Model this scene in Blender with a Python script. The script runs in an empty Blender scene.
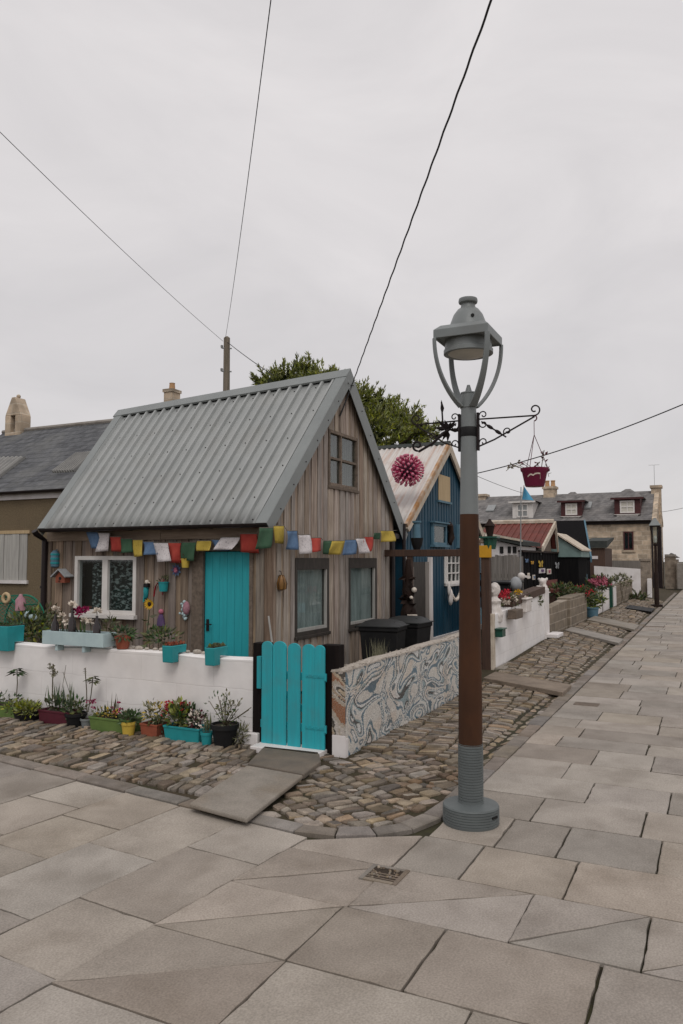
import bpy, bmesh, math, random
from mathutils import Vector, Matrix
random.seed(7)
R = random.Random(11)
rad = math.radians
sc = bpy.context.scene
COL = sc.collection

# ------------------------------------------------------------------ camera
# The world axes follow the street: +X runs along the street away from the viewer,
# +Y runs left along the cottage front, Z is up, metres throughout.
FOC, HC, HOR = 760.0, 1.96, 560.0
PITCH = math.atan((HOR - 512.0) / FOC)
TH = rad(26.0)
CAM = Vector((-9.1743, -5.5757, HC))
RIGHT = Vector((math.sin(TH), -math.cos(TH), 0))
FWD = Vector((math.cos(TH), math.sin(TH), 0))
cam_d = bpy.data.cameras.new('camera')
cam = bpy.data.objects.new('camera', cam_d)
COL.objects.link(cam)
cam.location = CAM
cam.rotation_euler = (math.pi / 2 + PITCH, 0, TH - math.pi / 2)
cam_d.sensor_fit = 'VERTICAL'
cam_d.sensor_height = 36.0
cam_d.sensor_width = 24.0
cam_d.lens = FOC / 1024.0 * 36.0
cam_d.clip_start = 0.05
cam_d.clip_end = 3000
sc.camera = cam

# ------------------------------------------------------------------ overcast sky
world = bpy.data.worlds.new('World')
sc.world = world
world.use_nodes = True
wn, wl = world.node_tree.nodes, world.node_tree.links
wn.clear()
SUN_EL, SUN_AZ = rad(52), rad(208)          # azimuth of the sun measured from +X, anticlockwise
wo = wn.new('ShaderNodeOutputWorld')
bg = wn.new('ShaderNodeBackground')
bg.inputs['Strength'].default_value = 0.1
sky = wn.new('ShaderNodeTexSky')
sky.sky_type = 'NISHITA'
sky.sun_disc = False
sky.sun_elevation = SUN_EL
sky.sun_rotation = math.pi / 2 - SUN_AZ
tcw = wn.new('ShaderNodeTexCoord')
mpw = wn.new('ShaderNodeMapping')
mpw.inputs['Scale'].default_value = (1.1, 1.1, 2.6)
nzw = wn.new('ShaderNodeTexNoise')
nzw.inputs['Scale'].default_value = 2.6
nzw.inputs['Detail'].default_value = 5
nzw.inputs['Roughness'].default_value = 0.55
nzw.inputs['Distortion'].default_value = 0.6
crw = wn.new('ShaderNodeValToRGB')
crw.color_ramp.elements[0].position = 0.3
crw.color_ramp.elements[0].color = (0.86, 0.825, 0.828, 1)
crw.color_ramp.elements[1].position = 0.7
crw.color_ramp.elements[1].color = (1.01, 0.966, 0.963, 1)
sepw = wn.new('ShaderNodeSeparateXYZ')
elw = wn.new('ShaderNodeMapRange')
elw.inputs['From Min'].default_value = 0.0
elw.inputs['From Max'].default_value = 1.0
elw.inputs['To Min'].default_value = 7.15
elw.inputs['To Max'].default_value = 9.2
mulw = wn.new('ShaderNodeVectorMath')
mulw.operation = 'SCALE'
mixw = wn.new('ShaderNodeMixRGB')
mixw.inputs[0].default_value = 0.93
wl.new(tcw.outputs['Generated'], mpw.inputs['Vector'])
wl.new(mpw.outputs['Vector'], nzw.inputs['Vector'])
wl.new(nzw.outputs['Fac'], crw.inputs['Fac'])
wl.new(tcw.outputs['Generated'], sepw.inputs[0])
wl.new(sepw.outputs['Z'], elw.inputs['Value'])
wl.new(crw.outputs['Color'], mulw.inputs[0])
wl.new(elw.outputs['Result'], mulw.inputs['Scale'])
wl.new(sky.outputs['Color'], mixw.inputs[1])
wl.new(mulw.outputs['Vector'], mixw.inputs[2])
wl.new(mixw.outputs['Color'], bg.inputs['Color'])
wl.new(bg.outputs[0], wo.inputs['Surface'])

sun_d = bpy.data.lights.new('sun', 'SUN')
sun_d.energy = 0.95
sun_d.angle = rad(24)
sun_d.color = (1.0, 0.965, 0.92)
sun = bpy.data.objects.new('sun', sun_d)
COL.objects.link(sun)
sd = Vector((math.cos(SUN_EL) * math.cos(SUN_AZ), math.cos(SUN_EL) * math.sin(SUN_AZ), math.sin(SUN_EL)))
sun.rotation_euler = sd.to_track_quat('Z', 'Y').to_euler()

vs = sc.view_settings
vs.view_transform = 'Standard'
vs.look = 'None'
vs.exposure = 0.0
vs.gamma = 1.0
vs.use_curve_mapping = False
sc.cycles.use_denoising = True
sc.cycles.max_bounces = 6
sc.cycles.transparent_max_bounces = 8

# ------------------------------------------------------------------ survey helpers (turn sightings into metres)
def ray(px, py):
    u = (px - 341.5) / FOC
    v = (512 - py) / FOC
    f = math.cos(PITCH) - v * math.sin(PITCH)
    z = math.sin(PITCH) + v * math.cos(PITCH)
    d = RIGHT * u + FWD * f + Vector((0, 0, z))
    return d / f
def fd(px, py, depth):                       # point at a given distance ahead
    return CAM + ray(px, py) * depth
def fx(px, py, x):                           # on the plane X = x -> (y, z)
    d = ray(px, py); w = CAM + d * ((x - CAM.x) / d.x)
    return w.y, w.z
def fy(px, py, y):                           # on the plane Y = y -> (x, z)
    d = ray(px, py); w = CAM + d * ((y - CAM.y) / d.y)
    return w.x, w.z
def fg(px, py, z=0.0):
    d = ray(px, py); w = CAM + d * ((z - CAM.z) / d.z)
    return w.x, w.y
K = 1.188

# ------------------------------------------------------------------ mesh builder
class MB:
    def __init__(s):
        s.v = []; s.f = []
    def add(s, vs_, fs_):
        n = len(s.v)
        s.v += [tuple(p) for p in vs_]
        s.f += [tuple(i + n for i in f) for f in fs_]
    def box(s, x0, x1, y0, y1, z0, z1):
        if x0 > x1: x0, x1 = x1, x0
        if y0 > y1: y0, y1 = y1, y0
        if z0 > z1: z0, z1 = z1, z0
        s.add([(x0, y0, z0), (x1, y0, z0), (x1, y1, z0), (x0, y1, z0), (x0, y0, z1), (x1, y0, z1), (x1, y1, z1), (x0, y1, z1)],
              [(0, 3, 2, 1), (4, 5, 6, 7), (0, 1, 5, 4), (1, 2, 6, 5), (2, 3, 7, 6), (3, 0, 4, 7)])
    def prism(s, pts, vec):
        vec = Vector(vec); n = len(pts)
        a = [Vector(p) for p in pts]
        s.add(a + [p + vec for p in a], [tuple(range(n))[::-1], tuple(range(n, 2 * n))] + [(i, (i + 1) % n, n + (i + 1) % n, n + i) for i in range(n)])
    def tube(s, pts, r, n=8, cap=True, flat=None):
        pts = [Vector(p) for p in pts]
        m = len(pts)
        rs = r if isinstance(r, (list, tuple)) else [r] * m
        ref = None
        rings = []
        for i, p in enumerate(pts):
            t = (pts[min(i + 1, m - 1)] - pts[max(i - 1, 0)])
            if t.length < 1e-9: t = Vector((0, 0, 1))
            t.normalize()
            if ref is None:
                ref = Vector((0, 0, 1)) if abs(t.z) < 0.9 else Vector((1, 0, 0))
            a = ref - t * ref.dot(t)
            if a.length < 1e-6:
                a = Vector((1, 0, 0)) - t * t.x
            a.normalize(); b = t.cross(a); ref = a
            rings.append([p + (a * math.cos(2 * math.pi * k / n) + b * math.sin(2 * math.pi * k / n)) * rs[i] for k in range(n)])
        vv = [q for rg in rings for q in rg]
        ff = [(i * n + k, i * n + (k + 1) % n, (i + 1) * n + (k + 1) % n, (i + 1) * n + k) for i in range(m - 1) for k in range(n)]
        if cap:
            ff += [tuple(range(n))[::-1], tuple((m - 1) * n + k for k in range(n))]
        s.add(vv, ff)
    def bar(s, pts, side, w, t):              # flat bar along pts; side = direction of its width
        pts = [Vector(p) for p in pts]; side = Vector(side).normalized(); m = len(pts)
        vv = []
        for i, p in enumerate(pts):
            tg = (pts[min(i + 1, m - 1)] - pts[max(i - 1, 0)]).normalized()
            nn = tg.cross(side).normalized()
            wi = w[i] if isinstance(w, (list, tuple)) else w
            vv += [p + side * wi / 2 + nn * t / 2, p - side * wi / 2 + nn * t / 2, p - side * wi / 2 - nn * t / 2, p + side * wi / 2 - nn * t / 2]
        ff = [(i * 4 + k, i * 4 + (k + 1) % 4, i * 4 + 4 + (k + 1) % 4, i * 4 + 4 + k) for i in range(m - 1) for k in range(4)]
        ff += [(3, 2, 1, 0), tuple((m - 1) * 4 + k for k in range(4))]
        s.add(vv, ff)
    def lathe(s, cx, cy, prof, n=20, sx=1.0, sy=1.0):
        vv = []
        for r, z in prof:
            vv += [(cx + sx * r * math.cos(2 * math.pi * k / n), cy + sy * r * math.sin(2 * math.pi * k / n), z) for k in range(n)]
        m = len(prof)
        ff = [(i * n + k, i * n + (k + 1) % n, (i + 1) * n + (k + 1) % n, (i + 1) * n + k) for i in range(m - 1) for k in range(n)]
        ff += [tuple(range(n))[::-1], tuple((m - 1) * n + k for k in range(n))]
        s.add(vv, ff)
    def ball(s, c, r, n=8, m=6, sc_=(1, 1, 1)):
        prof = [(r * math.sin(math.pi * (0.02 + 0.96 * i / m)), -r * math.cos(math.pi * (0.02 + 0.96 * i / m))) for i in range(m + 1)]
        k0 = len(s.v)
        s.lathe(0, 0, prof, n)
        for i in range(k0, len(s.v)):
            x, y, z = s.v[i]
            s.v[i] = (c[0] + x * sc_[0], c[1] + y * sc_[1], c[2] + z * sc_[2])
    def leaf(s, p, d, ln, w, nrm=None):
        p = Vector(p); d = Vector(d)
        if d.length < 1e-6: d = Vector((0, 0, 1))
        d.normalize()
        q = d.cross(Vector(nrm) if nrm is not None else Vector((R.uniform(-1, 1), R.uniform(-1, 1), R.uniform(-1, 1))))
        if q.length < 1e-4: q = d.orthogonal()
        q.normalize()
        u = q.cross(d) * ln * 0.12
        s.add([p, p + d * ln * .45 + q * w / 2 + u, p + d * ln, p + d * ln * .45 - q * w / 2 + u], [(0, 1, 2, 3)])
    def clump(s, c, rx, ry, rz, n, ln, w, up=0.5):
        for _ in range(n):
            while True:
                a = Vector((R.uniform(-1, 1), R.uniform(-1, 1), R.uniform(-1, 1)))
                if 0.15 < a.length < 1: break
            p = Vector((c[0] + a.x * rx, c[1] + a.y * ry, c[2] + a.z * rz))
            d = a.normalized() + Vector((R.uniform(-.6, .6), R.uniform(-.6, .6), up + R.uniform(-.4, .4)))
            s.leaf(p, d, ln * R.uniform(.6, 1.3), w * R.uniform(.7, 1.2))

BASE = {}
def tag(o, label=None, cat=None, group=None, kind=None):
    if label: o['label'] = label
    if cat: o['category'] = cat
    if group: o['group'] = group
    if kind: o['kind'] = kind
    return o
def thing(name, label, cat, base, group=None):
    o = bpy.data.objects.new(name, None)
    COL.objects.link(o)
    o.location = base
    o.empty_display_size = 0.1
    BASE[o.name] = Vector(base)
    return tag(o, label, cat, group)
def base_of(o):
    while o.parent: o = o.parent
    return BASE[o.name]
def build(mb, name, m, parent=None, base=None, smooth=None, bevel=0, solid=0, label=None, subd=0, fixn=True, extra=None):
    n_main = len(mb.f)
    if extra: mb.add(extra[0].v, extra[0].f)
    b = base_of(parent) if parent else Vector(base or (0, 0, 0))
    me = bpy.data.meshes.new(name)
    me.from_pydata([(p[0] - b.x, p[1] - b.y, p[2] - b.z) for p in mb.v], [], mb.f)
    if fixn:
        bm = bmesh.new(); bm.from_mesh(me)
        bmesh.ops.recalc_face_normals(bm, faces=bm.faces)
        bm.to_mesh(me); bm.free()
    me.update()
    if smooth is not None:
        me.polygons.foreach_set('use_smooth', [True] * len(me.polygons))
        me.set_sharp_from_angle(angle=rad(smooth))
    me.materials.append(m)
    if extra:
        me.materials.append(extra[1])
        me.polygons.foreach_set('material_index', [0] * n_main + [1] * (len(me.polygons) - n_main))
    o = bpy.data.objects.new(name, me)
    COL.objects.link(o)
    if parent:
        o.parent = parent
    else:
        o.location = b
        BASE[o.name] = b
    if solid:
        md = o.modifiers.new('thickness', 'SOLIDIFY'); md.thickness = solid; md.offset = 0
    if bevel:
        md = o.modifiers.new('edge', 'BEVEL'); md.width = bevel; md.segments = 2; md.limit_method = 'ANGLE'
        md.harden_normals = False
    if subd:
        md = o.modifiers.new('sub', 'SUBSURF'); md.levels = subd; md.render_levels = subd
    if label: o['label'] = label
    return o
def solo(mb, name, m, label, cat, base, group=None, **kw):
    return tag(build(mb, name, m, None, base, **kw), label, cat, group)
def dup(root, loc, label=None):
    c = root.copy(); COL.objects.link(c); c.location = loc; BASE[c.name] = Vector(loc)
    if label: c['label'] = label
    for ch in root.children:
        d = ch.copy(); COL.objects.link(d); d.parent = c
        for g in ch.children:
            e = g.copy(); COL.objects.link(e); e.parent = d
    return c

# ------------------------------------------------------------------ materials
def mk(name, c1, c2=None, scale=6.0, stretch=(1, 1, 1), rough=.75, bump=.1, isl=0.0, hue=0.0, metal=0.0, detail=6, stain=None, sscale=1.2, samt=.5, spec=.3, fine=0.0, micro=0.0, satr=(.55, 1.25), bdist=.01, lo=.35, hi=.65):
    m = bpy.data.materials.new(name); m.use_nodes = True
    nt = m.node_tree; N, L = nt.nodes, nt.links
    p = N['Principled BSDF']
    p.inputs['Roughness'].default_value = rough
    p.inputs['Metallic'].default_value = metal
    p.inputs['Specular IOR Level'].default_value = spec
    tc = N.new('ShaderNodeTexCoord')
    mp = N.new('ShaderNodeMapping'); mp.inputs['Scale'].default_value = stretch
    L.new(tc.outputs['Object'], mp.inputs['Vector'])
    vec = mp.outputs['Vector']
    geo = None
    if isl or hue:
        geo = N.new('ShaderNodeNewGeometry')
        wn_ = N.new('ShaderNodeTexWhiteNoise'); wn_.noise_dimensions = '1D'
        L.new(geo.outputs['Random Per Island'], wn_.inputs['W'])
        off = N.new('ShaderNodeVectorMath'); off.operation = 'MULTIPLY_ADD'
        L.new(wn_.outputs['Color'], off.inputs[0]); off.inputs[1].default_value = (17, 17, 17); L.new(vec, off.inputs[2])
        vec = off.outputs['Vector']
    nz = N.new('ShaderNodeTexNoise'); nz.inputs['Scale'].default_value = scale; nz.inputs['Detail'].default_value = detail
    nz.inputs['Roughness'].default_value = .6
    L.new(vec, nz.inputs['Vector'])
    mr = N.new('ShaderNodeMapRange'); mr.inputs['From Min'].default_value = lo; mr.inputs['From Max'].default_value = hi
    L.new(nz.outputs['Fac'], mr.inputs['Value'])
    mx = N.new('ShaderNodeMixRGB')
    c2 = c2 or tuple(x * .75 for x in c1)
    mx.inputs[1].default_value = (*c1, 1); mx.inputs[2].default_value = (*c2, 1)
    L.new(mr.outputs['Result'], mx.inputs[0])
    out = mx.outputs['Color']
    if stain:
        ns = N.new('ShaderNodeTexNoise'); ns.inputs['Scale'].default_value = sscale; ns.inputs['Detail'].default_value = 8
        L.new(tc.outputs['Object'], ns.inputs['Vector'])
        ms = N.new('ShaderNodeMapRange'); ms.inputs['From Min'].default_value = .5; ms.inputs['From Max'].default_value = .72
        ms.inputs['To Max'].default_value = samt
        L.new(ns.outputs['Fac'], ms.inputs['Value'])
        m2 = N.new('ShaderNodeMixRGB'); m2.inputs[2].default_value = (*stain, 1)
        L.new(ms.outputs['Result'], m2.inputs[0]); L.new(out, m2.inputs[1]); out = m2.outputs['Color']
    if fine:
        nf = N.new('ShaderNodeTexNoise'); nf.inputs['Scale'].default_value = 90; nf.inputs['Detail'].default_value = 2
        L.new(tc.outputs['Object'], nf.inputs['Vector'])
        mf = N.new('ShaderNodeMapRange'); mf.inputs['From Min'].default_value = .3; mf.inputs['From Max'].default_value = .7
        mf.inputs['To Min'].default_value = 1 - fine; mf.inputs['To Max'].default_value = 1 + fine
        L.new(nf.outputs['Fac'], mf.inputs['Value'])
        vm = N.new('ShaderNodeVectorMath'); vm.operation = 'SCALE'
        L.new(out, vm.inputs[0]); L.new(mf.outputs['Result'], vm.inputs['Scale']); out = vm.outputs['Vector']
    if geo:
        hs = N.new('ShaderNodeHueSaturation')
        sp = N.new('ShaderNodeSeparateColor'); L.new(wn_.outputs['Color'], sp.inputs[0])
        v = N.new('ShaderNodeMapRange'); v.inputs['To Min'].default_value = 1 - isl; v.inputs['To Max'].default_value = 1 + isl
        L.new(sp.outputs[0], v.inputs['Value']); L.new(v.outputs['Result'], hs.inputs['Value'])
        if hue:
            h = N.new('ShaderNodeMapRange'); h.inputs['To Min'].default_value = .5 - hue; h.inputs['To Max'].default_value = .5 + hue
            L.new(sp.outputs[1], h.inputs['Value']); L.new(h.outputs['Result'], hs.inputs['Hue'])
            h2 = N.new('ShaderNodeMapRange'); h2.inputs['To Min'].default_value = satr[0]; h2.inputs['To Max'].default_value = satr[1]
            L.new(sp.outputs[2], h2.inputs['Value']); L.new(h2.outputs['Result'], hs.inputs['Saturation'])
        L.new(out, hs.inputs['Color']); out = hs.outputs['Color']
    L.new(out, p.inputs['Base Color'])
    if bump:
        bp = N.new('ShaderNodeBump'); bp.inputs['Strength'].default_value = min(1, bump * 3); bp.inputs['Distance'].default_value = bdist
        L.new(nz.outputs['Fac'], bp.inputs['Height']); L.new(bp.outputs['Normal'], p.inputs['Normal'])
        if micro:
            n3 = N.new('ShaderNodeTexNoise'); n3.inputs['Scale'].default_value = 70; n3.inputs['Detail'].default_value = 4
            L.new(tc.outputs['Object'], n3.inputs['Vector'])
            b3 = N.new('ShaderNodeBump'); b3.inputs['Strength'].default_value = micro; b3.inputs['Distance'].default_value = .006
            L.new(n3.outputs['Fac'], b3.inputs['Height']); L.new(bp.outputs['Normal'], b3.inputs['Normal']); L.new(b3.outputs['Normal'], p.inputs['Normal'])
    return m

def brick_mat(name, c1, c2, mortar, w, h, swap=None, rough=.85, msize=.012, stain=None, samt=.5, bump=.5, squash=1.0, offset=.5, nscale=4.0, distort=0.0, vr=(.7, 1.2)):
    """courses of blocks; swap = which object axes are (along, up)"""
    m = bpy.data.materials.new(name); m.use_nodes = True
    N, L = m.node_tree.nodes, m.node_tree.links
    p = N['Principled BSDF']; p.inputs['Roughness'].default_value = rough; p.inputs['Specular IOR Level'].default_value = .25
    tc = N.new('ShaderNodeTexCoord')
    sx = N.new('ShaderNodeSeparateXYZ'); L.new(tc.outputs['Object'], sx.inputs[0])
    ad = N.new('ShaderNodeMath'); ad.operation = 'ADD'
    L.new(sx.outputs['X'], ad.inputs[0]); L.new(sx.outputs['Y'], ad.inputs[1])
    cb = N.new('ShaderNodeCombineXYZ'); L.new(ad.outputs[0], cb.inputs['X']); L.new(sx.outputs['Z'], cb.inputs['Y'])
    vec = cb.outputs[0]
    if distort:
        nd = N.new('ShaderNodeTexNoise'); nd.inputs['Scale'].default_value = 3
        L.new(tc.outputs['Object'], nd.inputs['Vector'])
        ma = N.new('ShaderNodeVectorMath'); ma.operation = 'MULTIPLY_ADD'; ma.inputs[1].default_value = (distort,) * 3
        L.new(nd.outputs['Color'], ma.inputs[0]); L.new(vec, ma.inputs[2]); vec = ma.outputs[0]
    b = N.new('ShaderNodeTexBrick')
    b.inputs['Color1'].default_value = (*c1, 1); b.inputs['Color2'].default_value = (*c2, 1); b.inputs['Mortar'].default_value = (*mortar, 1)
    b.inputs['Scale'].default_value = 1; b.inputs['Brick Width'].default_value = w; b.inputs['Row Height'].default_value = h
    b.inputs['Mortar Size'].default_value = msize; b.inputs['Mortar Smooth'].default_value = .3; b.offset = offset; b.squash = squash
    L.new(vec, b.inputs['Vector'])
    out = b.outputs['Color']
    nz = N.new('ShaderNodeTexNoise'); nz.inputs['Scale'].default_value = nscale; nz.inputs['Detail'].default_value = 9
    L.new(tc.outputs['Object'], nz.inputs['Vector'])
    mr = N.new('ShaderNodeMapRange'); mr.inputs['From Min'].default_value = .3; mr.inputs['From Max'].default_value = .7
    mr.inputs['To Min'].default_value = vr[0]; mr.inputs['To Max'].default_value = vr[1]
    L.new(nz.outputs['Fac'], mr.inputs['Value'])
    vm = N.new('ShaderNodeVectorMath'); vm.operation = 'SCALE'; L.new(out, vm.inputs[0]); L.new(mr.outputs['Result'], vm.inputs['Scale']); out = vm.outputs[0]
    if stain:
        ns = N.new('ShaderNodeTexNoise'); ns.inputs['Scale'].default_value = .9; ns.inputs['Detail'].default_value = 8
        L.new(tc.outputs['Object'], ns.inputs['Vector'])
        ms = N.new('ShaderNodeMapRange'); ms.inputs['From Min'].default_value = .48; ms.inputs['From Max'].default_value = .7; ms.inputs['To Max'].default_value = samt
        L.new(ns.outputs['Fac'], ms.inputs['Value'])
        m2 = N.new('ShaderNodeMixRGB'); m2.inputs[2].default_value = (*stain, 1)
        L.new(ms.outputs['Result'], m2.inputs[0]); L.new(out, m2.inputs[1]); out = m2.outputs['Color']
    L.new(out, p.inputs['Base Color'])
    hm = N.new('ShaderNodeMath'); hm.operation = 'MULTIPLY_ADD'; hm.inputs[1].default_value = -1.0
    L.new(b.outputs['Fac'], hm.inputs[0]); L.new(nz.outputs['Fac'], hm.inputs[2])
    bp = N.new('ShaderNodeBump'); bp.inputs['Strength'].default_value = bump; bp.inputs['Distance'].default_value = .012
    L.new(hm.outputs[0], bp.inputs['Height']); L.new(bp.outputs['Normal'], p.inputs['Normal'])
    return m

M = {}
M['slab'] = mk('flagstone', (.33, .29, .248), (.255, .222, .188), scale=2.2, rough=.85, bump=.06, isl=.17, hue=.005, satr=(.78, 1.15), stain=(.17, .14, .11), sscale=2.6, samt=.5, fine=.17, micro=.3)
M['joint'] = mk('joint_dirt', (.025, .02, .015), (.045, .042, .018), scale=7, rough=.95, bump=.2)
M['sett'] = mk('sett_stone', (.275, .22, .163), (.14, .11, .082), scale=7, rough=.8, bump=.22, isl=.45, hue=.012, stain=(.13, .085, .045), sscale=2.0, samt=.6, fine=.2, bdist=.015)
M['earth'] = mk('mossy_earth', (.06, .042, .026), (.038, .034, .016), scale=4, rough=.95, bump=.3, fine=.3, bdist=.02)
M['kerb'] = mk('kerb_stone', (.24, .203, .17), (.16, .135, .112), scale=5, rough=.85, bump=.15, isl=.18, hue=.012, stain=(.14, .11, .07), sscale=2.5, fine=.15)
M['stepslab'] = mk('worn_slab', (.27, .24, .205), (.2, .178, .15), scale=3, rough=.85, bump=.08, stain=(.2, .15, .1), sscale=2.0, fine=.15)
M['brownslab'] = mk('brown_slab', (.25, .2, .155), (.17, .135, .105), scale=4, rough=.85, bump=.1, stain=(.12, .09, .06), fine=.15)
M['darkslab'] = mk('dark_slab', (.17, .14, .11), (.11, .095, .08), scale=4, rough=.85, bump=.12, stain=(.1, .075, .05), fine=.15)
M['gableboard'] = mk('silvered_board', (.43, .355, .29), (.23, .178, .14), scale=3.0, stretch=(9, 9, .55), rough=.85, bump=.12, isl=.17, hue=.01, stain=(.2, .15, .115), sscale=1.5, samt=.6, bdist=.006)
M['plank'] = mk('eave_plank', (.36, .28, .21), (.22, .165, .125), scale=3, stretch=(6, .5, 6), rough=.85, bump=.1, isl=.15, stain=(.15, .11, .08))
M['board'] = mk('weathered_board', (.29, .225, .172), (.15, .112, .085), scale=3.0, stretch=(9, 9, .55), rough=.85, bump=.12, isl=.24, hue=.012, stain=(.15, .105, .075), sscale=1.3, samt=.55, bdist=.006)
M['oldwood'] = mk('old_timber', (.2, .155, .12), (.12, .095, .075), scale=4, stretch=(5, 5, 5), rough=.85, bump=.15, isl=.2)
M['roofgrey'] = mk('coated_steel', (.325, .337, .33), (.285, .297, .292), scale=1.4, rough=.5, bump=.0, stain=(.27, .27, .255), sscale=1.6, samt=.5, spec=.4)
M['flash'] = mk('coated_flashing', (.215, .232, .228), (.185, .2, .198), scale=2, rough=.48, bump=0, spec=.4)
M['gutter'] = mk('dark_gutter', (.02, .012, .012), (.014, .01, .01), rough=.45, bump=0, spec=.3)
M['teal'] = mk('teal_paint', (.022, .35, .395), (.022, .3, .34), scale=3, stretch=(6, 6, .6), rough=.5, bump=.05, stain=(.02, .22, .25), samt=.4, isl=.05)
M['tealgate'] = mk('gate_teal', (.02, .345, .395), (.028, .285, .33), scale=3, stretch=(9, 9, .5), rough=.6, bump=.1, isl=.1, stain=(.07, .2, .21), sscale=5, samt=.35)
M['turq'] = mk('turquoise_paint', (.02, .28, .3), (.018, .23, .25), scale=5, rough=.5, bump=.05, isl=.05)
M['paleblue'] = mk('pale_blue_paint', (.44, .55, .56), (.36, .46, .48), scale=4, rough=.6, bump=.05)
M['white'] = mk('white_paint', (.72, .69, .66), (.62, .59, .56), scale=3, rough=.55, bump=.05, stain=(.45, .41, .37), samt=.3)
M['whitewall'] = brick_mat('white_block_wall', (.79, .765, .75), (.77, .74, .725), (.73, .7, .685), 1.05, .29, msize=.007, stain=(.6, .55, .5), samt=.3, bump=.3, nscale=5, distort=.04, vr=(.93, 1.05))
M['whiterender'] = mk('white_render', (.74, .71, .7), (.64, .6, .58), scale=3, rough=.85, bump=.15, stain=(.42, .39, .36), samt=.4)
M['postblack'] = mk('dark_stained_post', (.014, .01, .009), (.008, .006, .006), scale=5, stretch=(5, 5, .5), rough=.85, bump=.12, spec=.1)
M['darkframe'] = mk('dark_window_frame', (.06, .05, .042), (.035, .03, .026), scale=5, stretch=(4, 4, 1), rough=.6, bump=.08)
M['curtain'] = mk('net_curtain', (.62, .62, .6), (.4, .41, .4), scale=3, stretch=(7, 7, .7), rough=.95, bump=.1)
M['dimcurtain'] = mk('dim_curtain', (.2, .175, .15), (.12, .105, .09), scale=3, stretch=(7, 7, .7), rough=.95, bump=.1)
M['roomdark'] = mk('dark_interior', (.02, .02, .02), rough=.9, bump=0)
M['black'] = mk('black_plastic', (.008, .008, .009), (.014, .014, .014), rough=.6, bump=.03, spec=.25)
M['binlid'] = mk('bin_lid', (.018, .02, .021), (.028, .03, .03), rough=.5, bump=.04, spec=.35)
M['iron'] = mk('wrought_iron', (.02, .012, .013), (.012, .009, .009), rough=.6, bump=.08, spec=.2)
M['lampgrey'] = mk('lamp_grey_paint', (.2, .218, .217), (.17, .186, .187), scale=3, stretch=(1, 1, .4), rough=.45, bump=.03, spec=.45, stain=(.15, .15, .14), sscale=4, samt=.5)
M['lampbrown'] = mk('rusty_brown_paint', (.062, .027, .013), (.042, .018, .009), scale=4, stretch=(1, 1, .3), rough=.65, bump=.06, spec=.2, stain=(.085, .032, .012), sscale=3)
M['lampbase'] = mk('lamp_base_paint', (.12, .135, .135), (.1, .112, .113), scale=5, rough=.5, bump=.04)
M['lens'] = mk('frosted_lens', (.6, .57, .5), (.5, .48, .43), rough=.35, bump=0)
M['redflag'] = mk('red_cloth', (.45, .07, .05), (.35, .045, .035), rough=.9, bump=.05)
M['blueflag'] = mk('blue_cloth', (.12, .2, .32), (.09, .15, .26), rough=.9, bump=.05, scale=14)
M['whiteflag'] = mk('white_cloth', (.62, .58, .58), (.4, .37, .38), rough=.9, bump=.05, scale=40, lo=.55, hi=.62)
M['greenflag'] = mk('green_cloth', (.055, .11, .065), (.04, .1, .055), rough=.9, bump=.05, scale=20)
M['yellowflag'] = mk('yellow_cloth', (.5, .37, .07), (.38, .28, .05), rough=.9, bump=.05, scale=30, lo=.55, hi=.65)
M['cord'] = mk('cord', (.2, .18, .15), rough=.9, bump=0)
M['cable'] = mk('black_cable', (.025, .025, .027), rough=.6, bump=0)
M['pole'] = mk('weathered_pole', (.23, .19, .15), (.14, .12, .09), scale=5, stretch=(6, 6, .3), rough=.85, bump=.1)
M['leafdark'] = mk('conifer_green', (.12, .15, .03), (.26, .27, .045), scale=1.1, rough=.7, bump=0, isl=.45, hue=.02)
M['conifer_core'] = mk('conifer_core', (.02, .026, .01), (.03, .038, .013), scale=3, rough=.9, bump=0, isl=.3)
M['leaf'] = mk('leaf_green', (.06, .105, .03), (.035, .07, .02), scale=3, rough=.6, bump=0, isl=.4, hue=.03)
M['leafolive'] = mk('leaf_olive', (.13, .14, .045), (.08, .085, .03), scale=3, rough=.65, bump=0, isl=.4, hue=.04)
M['leafpale'] = mk('leaf_pale', (.24, .23, .15), (.17, .16, .1), scale=3, rough=.7, bump=0, isl=.3)
M['moss'] = mk('moss_green', (.075, .08, .025), (.06, .05, .022), scale=3, rough=.9, bump=0, isl=.4)
M['stem'] = mk('stem', (.1, .08, .045), (.07, .06, .03), rough=.8, bump=0, isl=.3)
M['bark'] = mk('bark', (.07, .05, .035), rough=.9, bump=.2)
M['soil'] = mk('soil', (.045, .032, .022), (.03, .022, .015), scale=20, rough=.95, bump=.3)
M['terracotta'] = mk('terracotta', (.3, .085, .045), (.22, .065, .04), scale=5, rough=.8, bump=.06)
M['greenpot'] = mk('green_plastic', (.13, .2, .055), (.1, .16, .045), rough=.5, bump=.02)
M['burgundy'] = mk('burgundy_plastic', (.1, .018, .03), (.075, .015, .025), rough=.5, bump=.02)
M['yellowpot'] = mk('yellow_plastic', (.6, .42, .07), (.5, .36, .06), rough=.5, bump=.02)
M['redpetal'] = mk('red_petal', (.5, .025, .04), (.38, .02, .04), rough=.7, bump=0, isl=.2)
M['pinkpetal'] = mk('pink_petal', (.5, .16, .22), (.4, .08, .13), rough=.7, bump=0, isl=.25)
M['magenta'] = mk('magenta_petal', (.36, .02, .11), (.26, .015, .08), rough=.7, bump=0, isl=.25)
M['whitepetal'] = mk('white_petal', (.7, .64, .56), (.6, .52, .44), rough=.8, bump=0, isl=.15)
M['yellowpetal'] = mk('yellow_petal', (.62, .4, .02), (.5, .28, .02), rough=.7, bump=0)
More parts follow.
